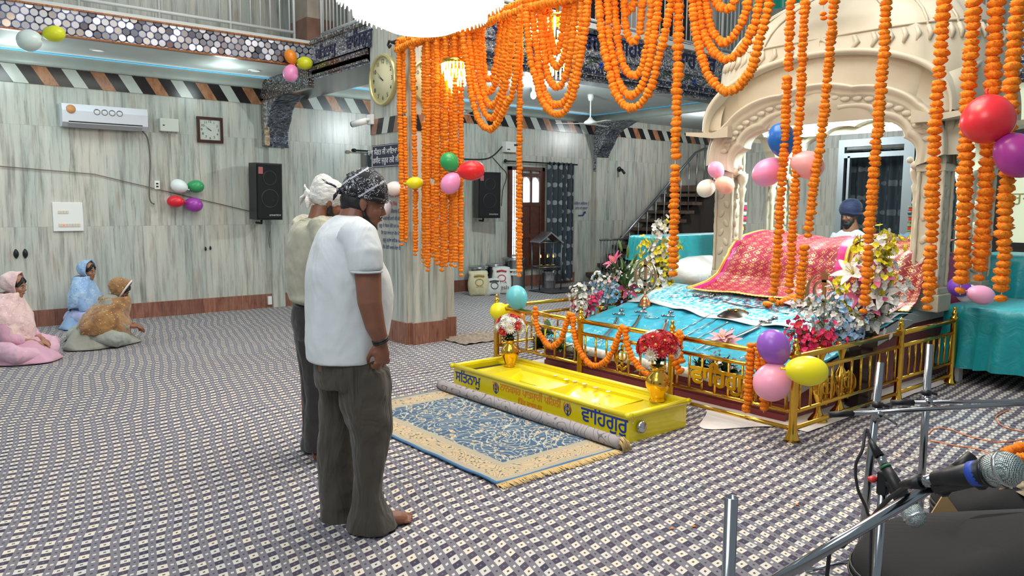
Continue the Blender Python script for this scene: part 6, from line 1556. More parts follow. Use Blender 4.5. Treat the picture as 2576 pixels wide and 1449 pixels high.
for i, (a, c) in enumerate([((1700, 838), (1790, 790)), ((1715, 850), (1810, 800)), ((1735, 862), (1830, 812)), ((1850, 852), (1925, 808)), ((1752, 880), (1842, 828))]):
    A, Cc = put(*a, .03), put(*c, .03); b = MB(); b.tube([Vector((0, 0, 0)), Cc-A], .006, 6); b.tube([(Cc-A)*.97, (Cc-A)*1.06], [.014, .001], 6); o = b.build('steel_arrow', STEEL, loc=A); tag(o, 'thin steel arrow lying on the turquoise cloth, %s of five from the left' % ORD[i], 'arrow', 'steel arrows on the turquoise cloth')
q = put(1852, 796, .02); t_ = thing('round_shield', q, 'dark domed round shield with studs on the turquoise cloth', 'shield')
b = MB(); b.lathe([(.0, .075), (.05, .07), (.12, .045), (.17, .012), (.185, 0), (.18, -.006)], n=30); b.build('shield_disc', M('blued_steel', (92, 78, 70), .25, 1.), t_)
b = MB(); [b.ell((.07*math.cos(k*PI/2+.5), .07*math.sin(k*PI/2+.5), .066), (.016, .016, .010), 10, 6) for k in range(4)]; b.build('stud', GOLD, t_)
for i, (px, py, r) in enumerate([(1640, 798, .07), (2015, 840, .10), (2020, 862, .09), (2040, 880, .11), (1660, 930, .09)]):
    q = put(px, py, .022); b = MB(); b.tube([(r*math.cos(a), r*math.sin(a), .004) for a in [2*PI*k/30 for k in range(30)]], .010, 6, loop=True, sy=.3); tag(b.build('steel_ring', STEEL, loc=q), 'flat steel throwing ring on the turquoise cloth, %s' % ('by the left emblem stand', 'topmost of three near the right emblem', 'middle of three near the right emblem', 'lowest of three near the right emblem', 'near the brass emblem on the railing')[i], 'ring')
# hanging tassel garlands inside the canopy
def tassel(px, y0, y1, x, kind, lab):
    top = onx(px, y0, x); bot = onx(px-6, y1, x); t_ = thing('hanging_tassel', top, lab, 'tassel'); L = top.z-bot.z
    b = MB(); b.tube([(0, 0, 0), (0, 0, -L*.62)], .007, 6); b.build('bead_string', STEMG, t_)
    segs_ = [(FW, .05), (LG, .015), (FP, .09), (LG, .015), (FW, .08), (LG, .015), (FP, .09), (LG, .015), (FW, .05)] if kind == 0 else [(LG, .04), (FR, .07), (LG, .035), (GOLD, .05), (LG, .04), (FR, .07), (LG, .035), (GOLD, .05), (LG, .04), (FR, .07), (LG, .04)]
    z = -L*.60; tot = sum(s[1] for s in segs_); k = L*.32/tot
    for m_, h in segs_:
        b = MB(); rad = .04 if m_ in (FP, FR, FW) else (.045 if m_ is LG else .02); n_ = 18
        b.rings([[(rad*(1+.18*(j % 2))*math.cos(2*PI*j/n_), rad*(1+.18*(j % 2))*math.sin(2*PI*j/n_), z-h*k*t) for j in range(n_)] for t in (.02, .3, .6, .98)]); b.build('flower_band', m_, t_); z -= h*k
    b = MB(); b.lathe([(.045, z-.07), (.03, z-.03), (.012, z), (.004, z+.02)], n=14, cap=False); b.ell((0, 0, z-.075), .014, 8, 6); b.build('brass_bell', GOLD, t_)
tassel(1873, 405, 578, 8.15, 0, 'hanging tassel of magenta and white flower bands left under the canopy arch')
tassel(2307, 395, 600, 8.0, 1, 'hanging tassel of red flower bands with brass bell right under the canopy arch')
# ================================================================== things on the left wall
WYF = WY-.02
def wall_box(name, px0, py0, px1, py1, dpt, mat, lab, cat, bev=.01):
    a, c = ony(px0, py0, WYF), ony(px1, py1, WYF); return (min(a.x, c.x), max(a.x, c.x), min(a.z, c.z), max(a.z, c.z))
ACW = M('ac_white_plastic', (214, 214, 220), .3)
t_ = thing('air_conditioner', (1.83, WY-.03, 2.60), 'white split air conditioner high on the left wall with a round orange sticker', 'air conditioner')
b = MB(); b.prism([(0, 0), (-.13, .0), (-.20, .05), (-.215, .2), (-.19, .285), (0, .30)], lambda y, z: (0, y, z), lambda y, z: (1.02, y, z)); b.build('housing', ACW, t_)
b = MB(); b.prism([(-.125, -.002), (-.20, .048), (-.203, .040), (-.13, -.012)], lambda y, z: (.07, y, z), lambda y, z: (.95, y, z)); b.build('air_flap', M('ac_flap', (176, 176, 180), .4), t_)
b = MB(); b.box((.07, -.204, .052), (.95, -.19, .066)); b.build('air_slot', BLACKP, t_)
b = MB(); b.lathe([(.0, 0), (.055, 0), (.055, .003), (0, .004)], n=24); o = b.build('round_sticker', M('orange_sticker', (200, 140, 86), .5), t_, loc=(.10, -.212, .215), rot=(PI/2-.15, 0, 0))
b = MB()
for k in range(4): b.tube([(.40+.09*k+.035*math.cos(a), -.214, .20+.035*math.sin(a)) for a in [2*PI*q/16 for q in range(16)]], .005, 5, loop=True)
b.build('ring_decals', M('grey_decal', (120, 112, 104), .5), t_)
b = MB(); b.tube(smooth_path([(.98, -.06, .0), (1.05, -.03, -.10), (1.07, -.02, -.4), (1.04, -.02, -.9), (1.10, -.02, -1.0)], 5), .010, 6); b.build('power_cable', M('grey_cable', (96, 92, 86), .6), t_)
b = MB(); b.box((0, -.10, 0), (.25, 0, .18), None, .01); b.cur = 1; b.box((.035, -.103, .075), (.06, -.099, .09)); tag(b.build('stabilizer_box', [M('cream_plastic', (206, 208, 196), .5), BLACKP], loc=(3.04, WY, 2.62)), 'small cream voltage box on the wall right of the air conditioner', 'box')
def clock_sq():
    t_ = thing('wall_clock', (3.745, WY, 2.685), 'square wall clock with a dark wooden frame on the left wall', 'clock'); s_ = .165
    b = MB()
    for sx in (-1, 1): b.box((sx*s_-.02 if sx < 0 else s_-.02, -.04, -s_-.0), (sx*s_+.02 if sx < 0 else s_+.02, 0, s_+.0), None, .004)
    for sz in (-1, 1): b.box((-s_-.02, -.039, sz*s_-.02), (s_+.02, 0, sz*s_+.02), None, .004)
    b.build('clock_frame', M('dark_red_wood', (70, 30, 22), .35, var=.3, vs=20), t_)
    b = MB(); b.box((-s_, -.018, -s_), (s_, -.002, s_)); b.build('dial', M('clock_dial', (196, 200, 190), .5), t_)
    hands_nums(t_, s_*.72, -.02, .05, 1)
def hands_nums(t_, r, y, size, sq_):
    for h in range(1, 13):
        a = PI/2-h*PI/6; text(str(h), size, BLACKP, 'numeral', t_, face_mx((r*math.cos(a), y, r*math.sin(a)), (1, 0, 0)), .0006)
    for ang, L, w_ in ((305, r*.55, .006), (300, r*.6, .006)): pass
    for deg, L, w_ in ((-54+180-0, r*.52, .008),): pass
    hr, mi = 9.86, 51.5
    for nm, a, L, w_ in (('hour_hand', PI/2-hr*PI/6, r*.55, size*.10), ('minute_hand', PI/2-mi*PI/30, r*.85, size*.07)):
        c, s0 = math.cos(a), math.sin(a); b = MB(); b.prism([(-.02*c+w_*s0, -.02*s0-w_*c), (L*c, L*s0), (-.02*c-w_*s0, -.02*s0+w_*c)], lambda u, v: (u, y-.003, v), lambda u, v: (u, y-.005, v)); b.build(nm, BLACKP, t_)
clock_sq()
def clock_round(loc, rz, r, lab):
    t_ = thing('wall_clock', loc, lab, 'clock', rz=rz)
    b = MB(); b.lathe([(r*1.0, 0), (r*1.02, -.02), (r*.99, -.05), (r*.92, -.055), (r*.90, -.035), (r*.90, -.01)], n=48, ax='y', cap=False); b.build('clock_rim', M('champagne_rim', (206, 196, 140), .3, .5), t_)
    b = MB(); b.lathe([(.001, -.028), (r*.92, -.028), (r*.92, -.005), (.001, -.004)], n=48, ax='y'); b.build('dial', M('cream_dial', (222, 216, 176), .5), t_)
    hands_nums(t_, r*.72, -.030, r*.24, 0); return t_
clock_round((4.57, 7.86, 3.045), -PI/2, .29, 'round cream wall clock with gold rim on the side of the square pillar')
clock_round((4.82, 7.36, 2.99), 0, .24, 'second round cream clock on the pillar front hidden behind marigold strands')
t_ = thing('switch_board', (1.69, WY, 1.24), 'large white electrical switch board on the left wall', 'switch board')
b = MB(); b.box((0, -.03, 0), (.35, 0, .38), None, .006); b.build('board_plate', WPAINT, t_)
for k in range(8): b = MB(); b.box((.06+.032*k, -.038, .06), (.085+.032*k, -.03, .10)); b.build('switch', M('switch_ivory', (210, 200, 180), .4) if k == 0 else bpy.data.materials['switch_ivory'], t_)
for k in range(4): b = MB(); b.box((.06+.032*k, -.038, .235), (.085+.032*k, -.03, .27)); b.build('switch', bpy.data.materials['switch_ivory'], t_)
b = MB(); b.ell((.115, -.04, .08), .008, 8, 6); b.build('indicator_light', M('red_indicator', (255, 60, 30), .4, emit=(255, 60, 30), es=3.), t_)
for i, (x, z, lab) in enumerate(((1.26, .96, 'left of the first black handle pair low on the left wall'), (1.36, .96, 'right of the first black handle pair low on the left wall'), (3.62, .95, 'left of the small black handle pair low on the left wall'), (3.69, .96, 'right of the small black handle pair low on the left wall'))):
    s_ = 1 if i < 2 else .5; b = MB(); b.tube([(0, 0, .05*s_), (0, -.03, .03*s_), (0, -.03, -.03*s_), (0, 0, -.05*s_)], .014*s_, 8); b.ell((0, -.012, 0), (.03*s_, .012, .055*s_), 10, 8); tag(b.build('cupboard_handle', BLACKP, loc=(x, WY, z)), 'black metal cupboard handle, '+lab, 'handle')
b = MB(); b.box((0, -.03, 0), (.07, 0, .12), None, .004); b.cur = 1; b.box((.02, -.034, .07), (.05, -.029, .09)); b.box((.02, -.034, .03), (.05, -.029, .05)); tag(b.build('wall_socket', [WPAINT, BLACKP], loc=(2.95, WY, 1.81)), 'white power socket on the left wall beside the white balloon', 'socket')
b = MB(); b.box((0, -.04, 0), (.06, 0, .13), None, .004); tag(b.build('wall_socket', WPAINT, loc=(4.52, WY-.035, .05)), 'white socket low on the red skirting near the first pilaster', 'socket')
b = MB(); a0, a1 = ony(0, 418, WYF-.02), ony(636, 533, WYF-.02); b.tube([Vector((a0.x, WY-.02, a0.z)), Vector((2.2, WY-.02, (a0.z+a1.z)/2+.22)), Vector((a1.x, WY-.02, a1.z))], .006, 5); tag(b.build('speaker_wire', M('brown_wire', (120, 100, 84), .6)), 'thin brown wire running along the left wall to the loudspeaker', 'wire')
b = MB(); b.tube(smooth_path([(4.62, WY-.015, 1.3), (4.58, WY-.015, 1.0), (4.66, WY-.015, .8), (4.60, WY-.015, .5), (4.68, WY-.015, .35), (4.56, WY-.03, .15)], 6), .004, 5); tag(b.build('dangling_wire', bpy.data.materials['brown_wire']), 'tangled wire hanging from the wall loudspeaker to the floor socket', 'wire')
def speaker(x, z, w_, h, lab, rz, tilt):
    t_ = thing('loudspeaker', (x, WY-.30, z), lab, 'loudspeaker', rot=(tilt, 0, rz))
    b = MB(); b.prism([(-w_/2, -.15), (w_/2, -.15), (w_/2*.75, .17), (-w_/2*.75, .17)], lambda u, v: (u, v, -h/2), lambda u, v: (u, v, h/2)); b.build('cabinet', BLACKP, t_)
    b = MB(); b.box((-w_/2+.015, -.165, -h/2+.02), (w_/2-.015, -.15, h/2-.02), None, .01); b.build('grille', BLACKF, t_)
    for zz, r in ((h*.24, .11), (-h*.12, .14)):
        b = MB(); b.lathe([(r, -.166), (r*.96, -.172), (r*.9, -.168)], (0, 0, zz), 28, 'y', cap=False); b.build('driver_ring', M('driver_dark', (34, 34, 36), .4) if 'driver_dark' not in bpy.data.materials else bpy.data.materials['driver_dark'], t_)
    text('DYNATECH', .035, M('label_white', (220, 220, 220), .5) if 'label_white' not in bpy.data.materials else bpy.data.materials['label_white'], 'name_plate', t_, face_mx((.08, -.168, -h/2+.07), (1, 0, 0)), .0006)
    b = MB(); b.box((-w_/2+.03, -.168, h/2-.16), (-w_/2+.10, -.164, h/2-.06)); b.build('sticker', M('red_white_sticker', (170, 90, 90), .5) if 'red_white_sticker' not in bpy.data.materials else bpy.data.materials['red_white_sticker'], t_)
    b = MB(); b.tube([(0, .17, -.1), (0, .30, -.1)], .02, 8); b.tube([(0, .1, -h/2), (0, .1, -h/2-.06), (0, .26, -h/2-.06)], .018, 8); b.build('wall_bracket', BLACKP, t_)
    return t_
speaker(4.42, 1.80, .42, .84, 'tall black loudspeaker on the left wall beside the mirrored arch', .12, .03)
speaker(8.62, 1.80, .46, .84, 'tall black loudspeaker on the wall behind the red balloon', -.18, .02)
# window / door and curtain by the lamp case
t_ = thing('wooden_shutter_door', (9.38, WY, .35), 'brown wooden shutter window standing open behind the single marigold strand', 'shutter')
WOOD = M('red_brown_wood', (92, 46, 32), .45, var=.25, vs=12)
GLOW = M('daylight_pane', (240, 245, 250), .4, emit=(225, 240, 255), es=2.2)
b = MB()
for x in (0, .86): b.box((x, -.06, 0), (x+.07, .0, 2.02))
b.box((0, -.06, 1.95), (.93, 0, 2.02)); b.build('frame', WOOD, t_)
b = MB(); b.box((.07, -.012, .3), (.30, -.004, 1.95)); b.build('daylight_gap', GLOW, t_)
b = MB(); [b.box((.10+.05*k, -.03, .3), (.106+.05*k, -.02, 1.95)) for k in range(4)]; [b.box((.07, -.03, .45+.17*k), (.30, -.02, .456+.17*k)) for k in range(9)]; b.build('window_bars', BLACKP, t_)
b = MB(); b.box((.30, -.05, .0), (.36, -.02, 1.95)); b.box((.56, -.05, .0), (.60, -.02, 1.95)); b.box((.81, -.05, .0), (.86, -.02, 1.95))
for z in (.0, .62, 1.25, 1.83): b.box((.30, -.049, z), (.86, -.021, z+.07))
b.box((.36, -.035, .0), (.81, -.028, 1.3)); b.build('shutter_leaf', WOOD, t_)
for x in (.37, .61): b = MB(); b.prism([(x, 1.33), (x+.18, 1.33), (x+.18, 1.72), (x+.14, 1.79), (x+.09, 1.82), (x+.04, 1.79), (x, 1.72)], lambda u, v: (u, -.032, v), lambda u, v: (u, -.026, v)); b.build('pane', GLOW, t_)
t_ = thing('leaf_curtain', (10.68, WY-.12, 0), 'dark grey curtain printed with pale leaves beside the wooden shutter', 'curtain')
g = G('leaf_print_cloth', .85); x, y, z = g.xyz(); u = x*6.4+20; v = z*5.6; off = (v.fl()*.5).fr(); fu = (u+off).fr()-.5; fv = v.fr()-.42; hh = ((fu*fu*6. + fv*fv*3.2).pw(.5))+fv*.28; g.col(g.mix(hh.lt(.47), (66, 74, 82), (160, 166, 168))); LEAF2 = g.mat
b = MB(); b.grid(lambda u, v: (-.36+u*.74, .045*math.sin(u*PI*11), .06+v*2.42), 88, 2); b.build('curtain_cloth', LEAF2, t_)
b = MB(); b.tube([(-1.42, 0, 2.46), (.48, 0, 2.46)], .014, 8); b.ell((-1.45, 0, 2.46), .035, 10, 8); b.tube([(-1.3, 0, 2.46), (-1.3, .13, 2.46)], .01, 6); b.tube([(.42, 0, 2.46), (.42, .13, 2.46)], .01, 6); b.build('curtain_rod', M('black_rod', (28, 28, 30), .4, .5), t_)
for k in range(6): b = MB(); b.tube([(-.3+.12*k, .028*math.cos(a), 2.46+.028*math.sin(a)) for a in [2*PI*q/12 for q in range(12)]], .006, 5, loop=True); b.build('eyelet', bpy.data.materials['black_rod'], t_)
t_ = thing('leaf_curtain', (6.35, WY-.12, 0), 'narrow dark curtain and rod end glimpsed just left of the square pillar', 'curtain')
b = MB(); b.grid(lambda u, v: (-.10+u*.6, .04*math.sin(u*PI*9), .06+v*2.42), 60, 2); b.build('curtain_cloth', LEAF2, t_)
b = MB(); b.tube([(-.3, 0, 2.5), (.6, 0, 2.5)], .014, 8); b.ell((-.33, 0, 2.5), (.05, .03, .03), 10, 8); b.build('curtain_rod', bpy.data.materials['black_rod'], t_)
b = MB(); b.box((0, -.14, 0), (.38, 0, .20), None, .01); b.cur = 1; b.box((.20, -.143, .12), (.30, -.139, .16)); b.box((.03, -.143, .04), (.10, -.139, .06)); tag(b.build('inverter_box', [WPAINT, BLACKP], loc=(9.23, WY, 2.63)), 'white electrical unit on the wall above the shutter window', 'box')
b = MB(); b.tube(smooth_path([(8.3, WY-.02, 2.46), (8.9, WY-.02, 2.50), (9.25, WY-.02, 2.75)], 6), .012, 5); b.tube(smooth_path([(9.0, WY-.02, 2.52), (9.2, WY-.02, 2.35), (9.35, WY-.02, 2.2), (9.25, WY-.02, 1.9), (9.22, WY-.02, 1.6)], 6), .008, 5); tag(b.build('black_cable', BLACKP), 'black cables looping on the wall below the electrical unit', 'cable')
text('ਨਿਸ਼ਾਨ ਸਾਿਹਬ ਨੂੰ', .075, INK, 't', None, face_mx((0, 0, 0), (1, 0, 0)), .0005)
sg = bpy.data.objects['t']; sg.name = 'painted_notice'; sg.location = (0, 0, 0); sg.matrix_local = face_mx((11.40, WY-.022, 1.66), (1, 0, 0)); tag(sg, 'small blue painted notice with an arrow on the wall before the stairs', 'notice')
text('ਜਾਣ ਦਾ ਰਸਤਾ', .075, INK, 'notice_line', sg, Matrix.Translation((0, -.10, 0)), .0005)
b = MB(); b.prism([(-.10, -.24), (.02, -.24), (.07, -.20), (.05, -.18), (.12, -.16), (.12, -.22), (.09, -.20), (.05, -.26), (-.10, -.26)], lambda u, v: (u, v, 0), lambda u, v: (u, v, .002)); b.build('arrow', INK, sg)
# pillar sign and painted text
t_ = thing('pillar_sign', (4.568, 7.86, 2.18), 'dark navy sign with white lettering on the side of the square pillar', 'sign')
b = MB(); b.box((-.012, -.34, -.13), (0, .30, .13)); b.build('sign_board', M('navy_board', (26, 26, 62), .4), t_)
b = MB(); [b.box((-.0135, -.33, z), (-.012, .29, z+.004)) for z in (-.122, .118)]; [b.box((-.0135, y, -.122), (-.012, y+.004, .122)) for y in (-.33, .286)]; b.build('sign_border', WPAINT, t_)
text('ਸਾਧ ਸੰਗਤ ਜੀ ਮਾਇਆ ਦੇ ਕੇ', .088, WPAINT, 'sign_words', t_, face_mx((-.014, -.02, .045), (0, -1, 0)), .0006, off=.001); text('ਰਸੀਦ ਜ਼ਰੂਰ ਲਵੋ ਜੀ', .088, WPAINT, 'sign_words', t_, face_mx((-.014, -.02, -.055), (0, -1, 0)), .0006, off=.001)
REDP = M('red_wall_paint', (190, 40, 60), .6)
t_ = thing('painted_inscription', (4.568, 7.75, 1.5), 'red and blue painted inscription on the pillar beside the bandana head', 'inscription')
for k, (s, m_, sz) in enumerate((('ਧੰਨ ਧੰਨ, ਸੰਤ, ਿਸੰਘ ਜੀ', REDP, .085), ('ਸੇਵਾ ਸੰਤ ਿਸੰਘ', REDP, .06), ('ਇਹ ਸੇਵਾ ਦਾਸ ਪਿਰਵਾਰ ਵੱਲੋਂ ਰੋਡ', INK, .055), ('ਕਰਵਾਈ ਗਈ ਸੀ ਜੀ', INK, .055), ('ਗੁਰੂ ਦੇ ਸੇਵਕ ਵੱਲੋਂ ਤਨ ਮਨ ਧਨ', INK, .055), ('ਿਕ ਹਰ ਸਾਲ ਦਾ ਜੋੜ ਮੇਲਾ', INK, .055), ('ਗੁਰੂ ਗ੍ਰੰਥ ਸਾਿਹਬ ਜੀ', INK, .055), ('ਿਕ ਹੋਈ ਬਖ਼ਸ਼ ਸੇਵਾ ਹੈ', INK, .055))):
    text(s, sz, m_, 'painted_line', t_, face_mx((-.003, 0, .22-.085*k-(0 if k == 0 else .02)), (0, -1, 0)), .0004)
t_ = thing('security_camera', (4.57, 8.17, 2.62), 'white bullet security camera on the left edge of the pillar', 'camera')
b = MB(); b.box((-.04, -.06, -.06), (0, .06, .06), None, .01); b.tube([(-.04, 0, 0), (-.10, .02, -.01)], .018, 8); b.build('mount', WPAINT, t_)
b = MB(); b.tube([(-.08, .0, -.02), (-.16, .18, -.05)], .038, 16); b.build('camera_body', WPAINT, t_); b = MB(); b.tube([(-.16, .18, -.05), (-.166, .193, -.052)], .036, 16); b.build('camera_lens', BLACKP, t_)
# ================================================================== vessels, sacks, lamp case
def can(x, y, r, h, lab, txt=None):
    t_ = thing('steel_container', (x, y, 0), lab, 'container'); b = MB(); b.lathe([(r, 0), (r*1.01, .02), (r, .04), (r, h*.5), (r*1.01, h*.52), (r, h*.54), (r, h-.03), (r*1.03, h-.02), (r*1.04, h)], n=32); b.build('drum', STEEL, t_)
    b = MB(); b.lathe([(r*1.05, h), (r*1.05, h+.015), (r*.9, h+.03), (.02, h+.035)], n=32); b.build('lid', STEEL, t_)
    if txt: b = MB(); b.prism([(-.12, .30), (.12, .30), (.12, .42), (-.12, .42)], lambda u, z: (-.62*(r+.004)+u*.77, -.78*(r+.004)-u*.63, z), lambda u, z: (-.62*(r+.008)+u*.77, -.78*(r+.008)-u*.63, z)); b.build('paper_label', WPAINT, t_); text(txt, .08, BLACKP, 'label_word', t_, face_mx((-.62*(r+.011), -.78*(r+.011), .355), (.77, -.63, 0)), .0004)
    return t_
can(8.42, 11.16, .18, .47, 'dark-banded steel container farthest left, behind the pillar edge', None)
can(8.78, 11.12, .17, .50, 'middle steel container behind the white sacks')
can(9.22, 11.10, .22, .60, 'largest steel container with a paper label right of the sacks', 'ਚਾਵਲ')
can(9.85, 10.80, .13, .34, 'small steel drum on the floor under the glass-sided case')
def sack(x, y, w_, h, d_, rz, tilt, lab, words, c, acc):
    t_ = thing('flour_sack', (x, y, 0), lab, 'sack', rot=(tilt, 0, rz)); b = MB(); rs = []
    for i in range(13):
        t = i/12; k = (.86+.22*math.sin(PI*min(1, t*1.1))) if t < .85 else 1.06-(t-.85)*.9; th = d_*math.sin(PI*min(.96, .10+t*.82))**.6; rs.append([(w_/2*k*abs(math.cos(a))**.6*math.copysign(1, math.cos(a)), th/2*abs(math.sin(a))**.8*math.copysign(1, math.sin(a)), h*t+.01*math.sin(a*3+i)) for a in [2*PI*j/28 for j in range(28)]])
    b.rings(rs); o = b.build('sack_body', fabric('sack_%d' % int(x*100), c, 4, .5, .03, .5), t_)
    for s, sz, z, m_ in words: text(s, sz, m_, 'printed_word', t_, face_mx((0, -d_/2-.006, z), (1, 0, 0)), .0004)
    b = MB(); b.tube([(.07*math.cos(a), -d_/2-.003, h*.55+.06*math.sin(a)) for a in [2*PI*q/20 for q in range(20)]], .008, 6, loop=True); b.tube([(-.09, -d_/2-.002, h*.80), (0, -d_/2-.004, h*.84), (.09, -d_/2-.002, h*.80)], .014, 6); b.build('printed_emblem', acc, t_); return t_
GLDP = M('gold_print', (176, 140, 60), .5); GRYP = M('grey_print', (70, 70, 74), .5)
sack(8.12, 10.76, .36, .44, .20, -.45, -.06, 'cream and gold printed sack leaning by the pillar base', [('GOKUL', .06, .36, GLDP), ('ATTA', .05, .16, GLDP)], (206, 196, 160), GLDP)
sack(8.62, 10.72, .34, .50, .18, -.62, -.30, 'white sack printed with dark letters leaning on the containers', [('Fresh', .12, .10, GRYP), ('ATTA', .07, .2, GRYP)], (212, 212, 206), REDP)
sack(8.38, 10.66, .30, .30, .16, -.2, -.2, 'plain white sack slumped between the two printed sacks', [], (204, 206, 200), GRYP)
t_ = thing('glass_lamp_case', (9.72, 10.72, 0), 'glass-sided steel lamp case on legs with small flames inside', 'lamp case', rz=-.35)
DST = M('dull_steel', (120, 124, 124), .35, .9)
b = MB()
for x in (-.22, .22):
    for y in (-.2, .2): b.tube([(x, y, 0), (x, y, .92)], .012, 6)
for z in (.45, .92):
    for q in (((-.22, -.2), (.22, -.2)), ((-.22, .2), (.22, .2)), ((-.22, -.2), (-.22, .2)), ((.22, -.2), (.22, .2))): b.tube([(*q[0], z), (*q[1], z)], .011, 6)
b.build('case_frame', DST, t_)
b = MB(); b.box((-.21, -.19, .44), (.21, .19, .455)); b.build('shelf', DST, t_)
b = MB(); b.prism([(-.26, .92), (0, 1.12), (.26, .92), (.24, .90), (0, 1.09), (-.24, .90)], lambda u, z: (u, -.24, z), lambda u, z: (u, .24, z)); b.build('peaked_roof', STEEL, t_)
b = MB(); b.box((-.215, -.195, .46), (.215, -.192, .91)); b.box((-.215, -.195, .46), (-.212, .195, .91)); b.build('glass_side', M('case_glass', (200, 220, 220), .05, Transmission_Weight=1., IOR=1.01, Alpha=.25), t_)
for i, x in enumerate((-.12, .02, .14)):
    b = MB(); b.lathe([(.02, .455), (.035, .47), (.035, .49)], (x, 0, 0), 12); b.build('oil_lamp', GOLD, t_); b = MB(); b.lathe([(.004, .60), (.012, .62), (.003, .66)], (x, 0, .02), 8); b.build('flame', M('flame_%d' % i, (255, 150, 60), .5, emit=(255, 140, 50), es=8.), t_)
b = MB(); b.grid(lambda u, v: (9.3+u*1.5, 10.1+v*.7, .012+.015*abs(wob(u*4, v*4, 1))), 20, 12); tag(b.build('folded_durrie', M('dark_durrie', (64, 60, 66), .9, var=.4, vs=25)), 'dark patterned cloth spread on the floor before the lamp case', 'floor cloth')
b = MB(); b.grid(lambda u, v: (5.05+u*.75, 6.95+v*.6, .008+.03*abs(wob(u*5, v*5, 1, 4))), 24, 18); tag(b.build('crumpled_mat', M('beige_mat', (168, 150, 132), .9, var=.4, vs=30)), 'crumpled beige mat on the floor beside the pillar base', 'floor cloth')
# ================================================================== staircase
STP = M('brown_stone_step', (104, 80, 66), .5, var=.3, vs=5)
sr = [(11.55+.27*k, .19*(k+1)) for k in range(10)]
b = MB()
for x, z in sr: b.box((x, 10.35, z-.07), (x+.33, 11.48, z)); 
b.box((14.2, 10.35, 1.95), (15.7, 11.48, 2.09)); struct(b.build('floor_stairs', STP))
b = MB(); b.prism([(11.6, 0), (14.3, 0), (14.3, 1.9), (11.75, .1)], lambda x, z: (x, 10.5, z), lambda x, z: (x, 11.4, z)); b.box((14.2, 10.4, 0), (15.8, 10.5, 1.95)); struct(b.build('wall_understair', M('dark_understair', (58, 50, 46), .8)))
t_ = thing('stair_railing', (11.5, 10.35, 0), 'steel stair handrail with thin balusters rising to the right', 'railing')
b = MB(); h0, h1 = Vector((-.25, 0, .82)), Vector((2.25, 0, 2.78)); b.tube([h0, h1, h1+Vector((.3, 0, .1)), h1+Vector((2.0, 0, .1))], .028, 8); b.build('handrail', CHROME, t_)
for k in range(10): x = .15+.27*k; b = MB(); b.tube([(x, 0, .19*(k+1)-.02), (x, 0, .95+.784*x)], .013, 6); b.build('baluster', DST, t_)
for k in range(4): x = 2.9+.33*k; b = MB(); b.tube([(x, 0, 2.08), (x, 0, 2.88)], .013, 6); b.build('baluster', DST, t_)
t_ = thing('low_gate', (10.75, 10.3, 0), 'low grey barred gate at the foot of the stairs', 'gate')
b = MB(); b.tube([(0, 0, .95), (.62, 0, .95)], .02, 6); b.tube([(0, 0, .12), (.62, 0, .12)], .016, 6); b.build('gate_rails', DST, t_)
for k in range(7): b = MB(); b.tube([(.03+.093*k, 0, 0 if k in (0, 6) else .12), (.03+.093*k, 0, .95)], .012, 6); b.build('bar', DST, t_)
b = MB(); b.tube([(0, 0, 0), (0, -.10, -.02), (.02, -.16, -.1)], .03, 8); b.ell((0, -.02, 0), (.06, .03, .06), 10, 8); tag(b.build('spot_lamp', BLACKP, loc=(12.55, WY, 2.42)), 'small black spotlight on the wall above the stairs', 'spotlight')
# left draped bench things
b = MB(); b.ell((0, 0, 0), (.55, .38, .24), 28, 14); o = b.build('cushion', WSHEET, loc=(8.35, 6.12, .72)); wrinkle(o, .08, .25); tag(o, 'white cotton covered bulky cushion on the low teal table', 'cushion')
t_ = thing('steel_pot', (7.5, 6.15, .55), 'small stacked steel pot on the low teal table by the blossoms', 'pot'); b = MB(); b.lathe([(.09, 0), (.09, .02), (.06, .03), (.07, .08), (.075, .12), (.03, .13), (.05, .15), (.05, .22), (.02, .24)], n=20); b.build('pot', DST, t_)
for i, (x, y, z) in enumerate([(8.9, 2.0, .90)]):
    b = MB(); b.ell((0, 0, 0), (.28, .36, .12), 20, 12); b.ell((-.05, .2, -.08), (.1, .12, .14), 14, 10); o = b.build('instrument_cover', M('beige_cloth', (186, 176, 150), .8), loc=(8.75, 1.75, .87)); wrinkle(o, .06, .2); tag(o, 'beige cloth covered bundle on the turquoise-draped table at the right edge', 'bundle')
b = MB(); b.ell((0, 0, 0), (.13, .18, .09), 14, 10); o = b.build('dark_bag', BLACKF, loc=(8.2, 1.7, .79)); tag(o, 'small dark bag under the beige bundle on the turquoise table', 'bag')
# ceiling canopy cloth edge above the dome
t_ = thing('canopy_cloth', (6.6, 3.9, 3.72), 'dark teal satin cloth edge hanging from above at the top by the dome', 'cloth')
q = onx(2010, 4, 7.0); b = MB(); b.grid(lambda u, v: (.05*math.sin(u*30), -.42+u*.9+.0, q.z-3.72+.0-.02*math.sin(u*PI*6)+v*.5), 60, 6); b.build('satin_edge', M('deep_teal_satin', (0, 96, 84), .4), t_, loc=(7.0-6.6, q.y-3.9, 0))
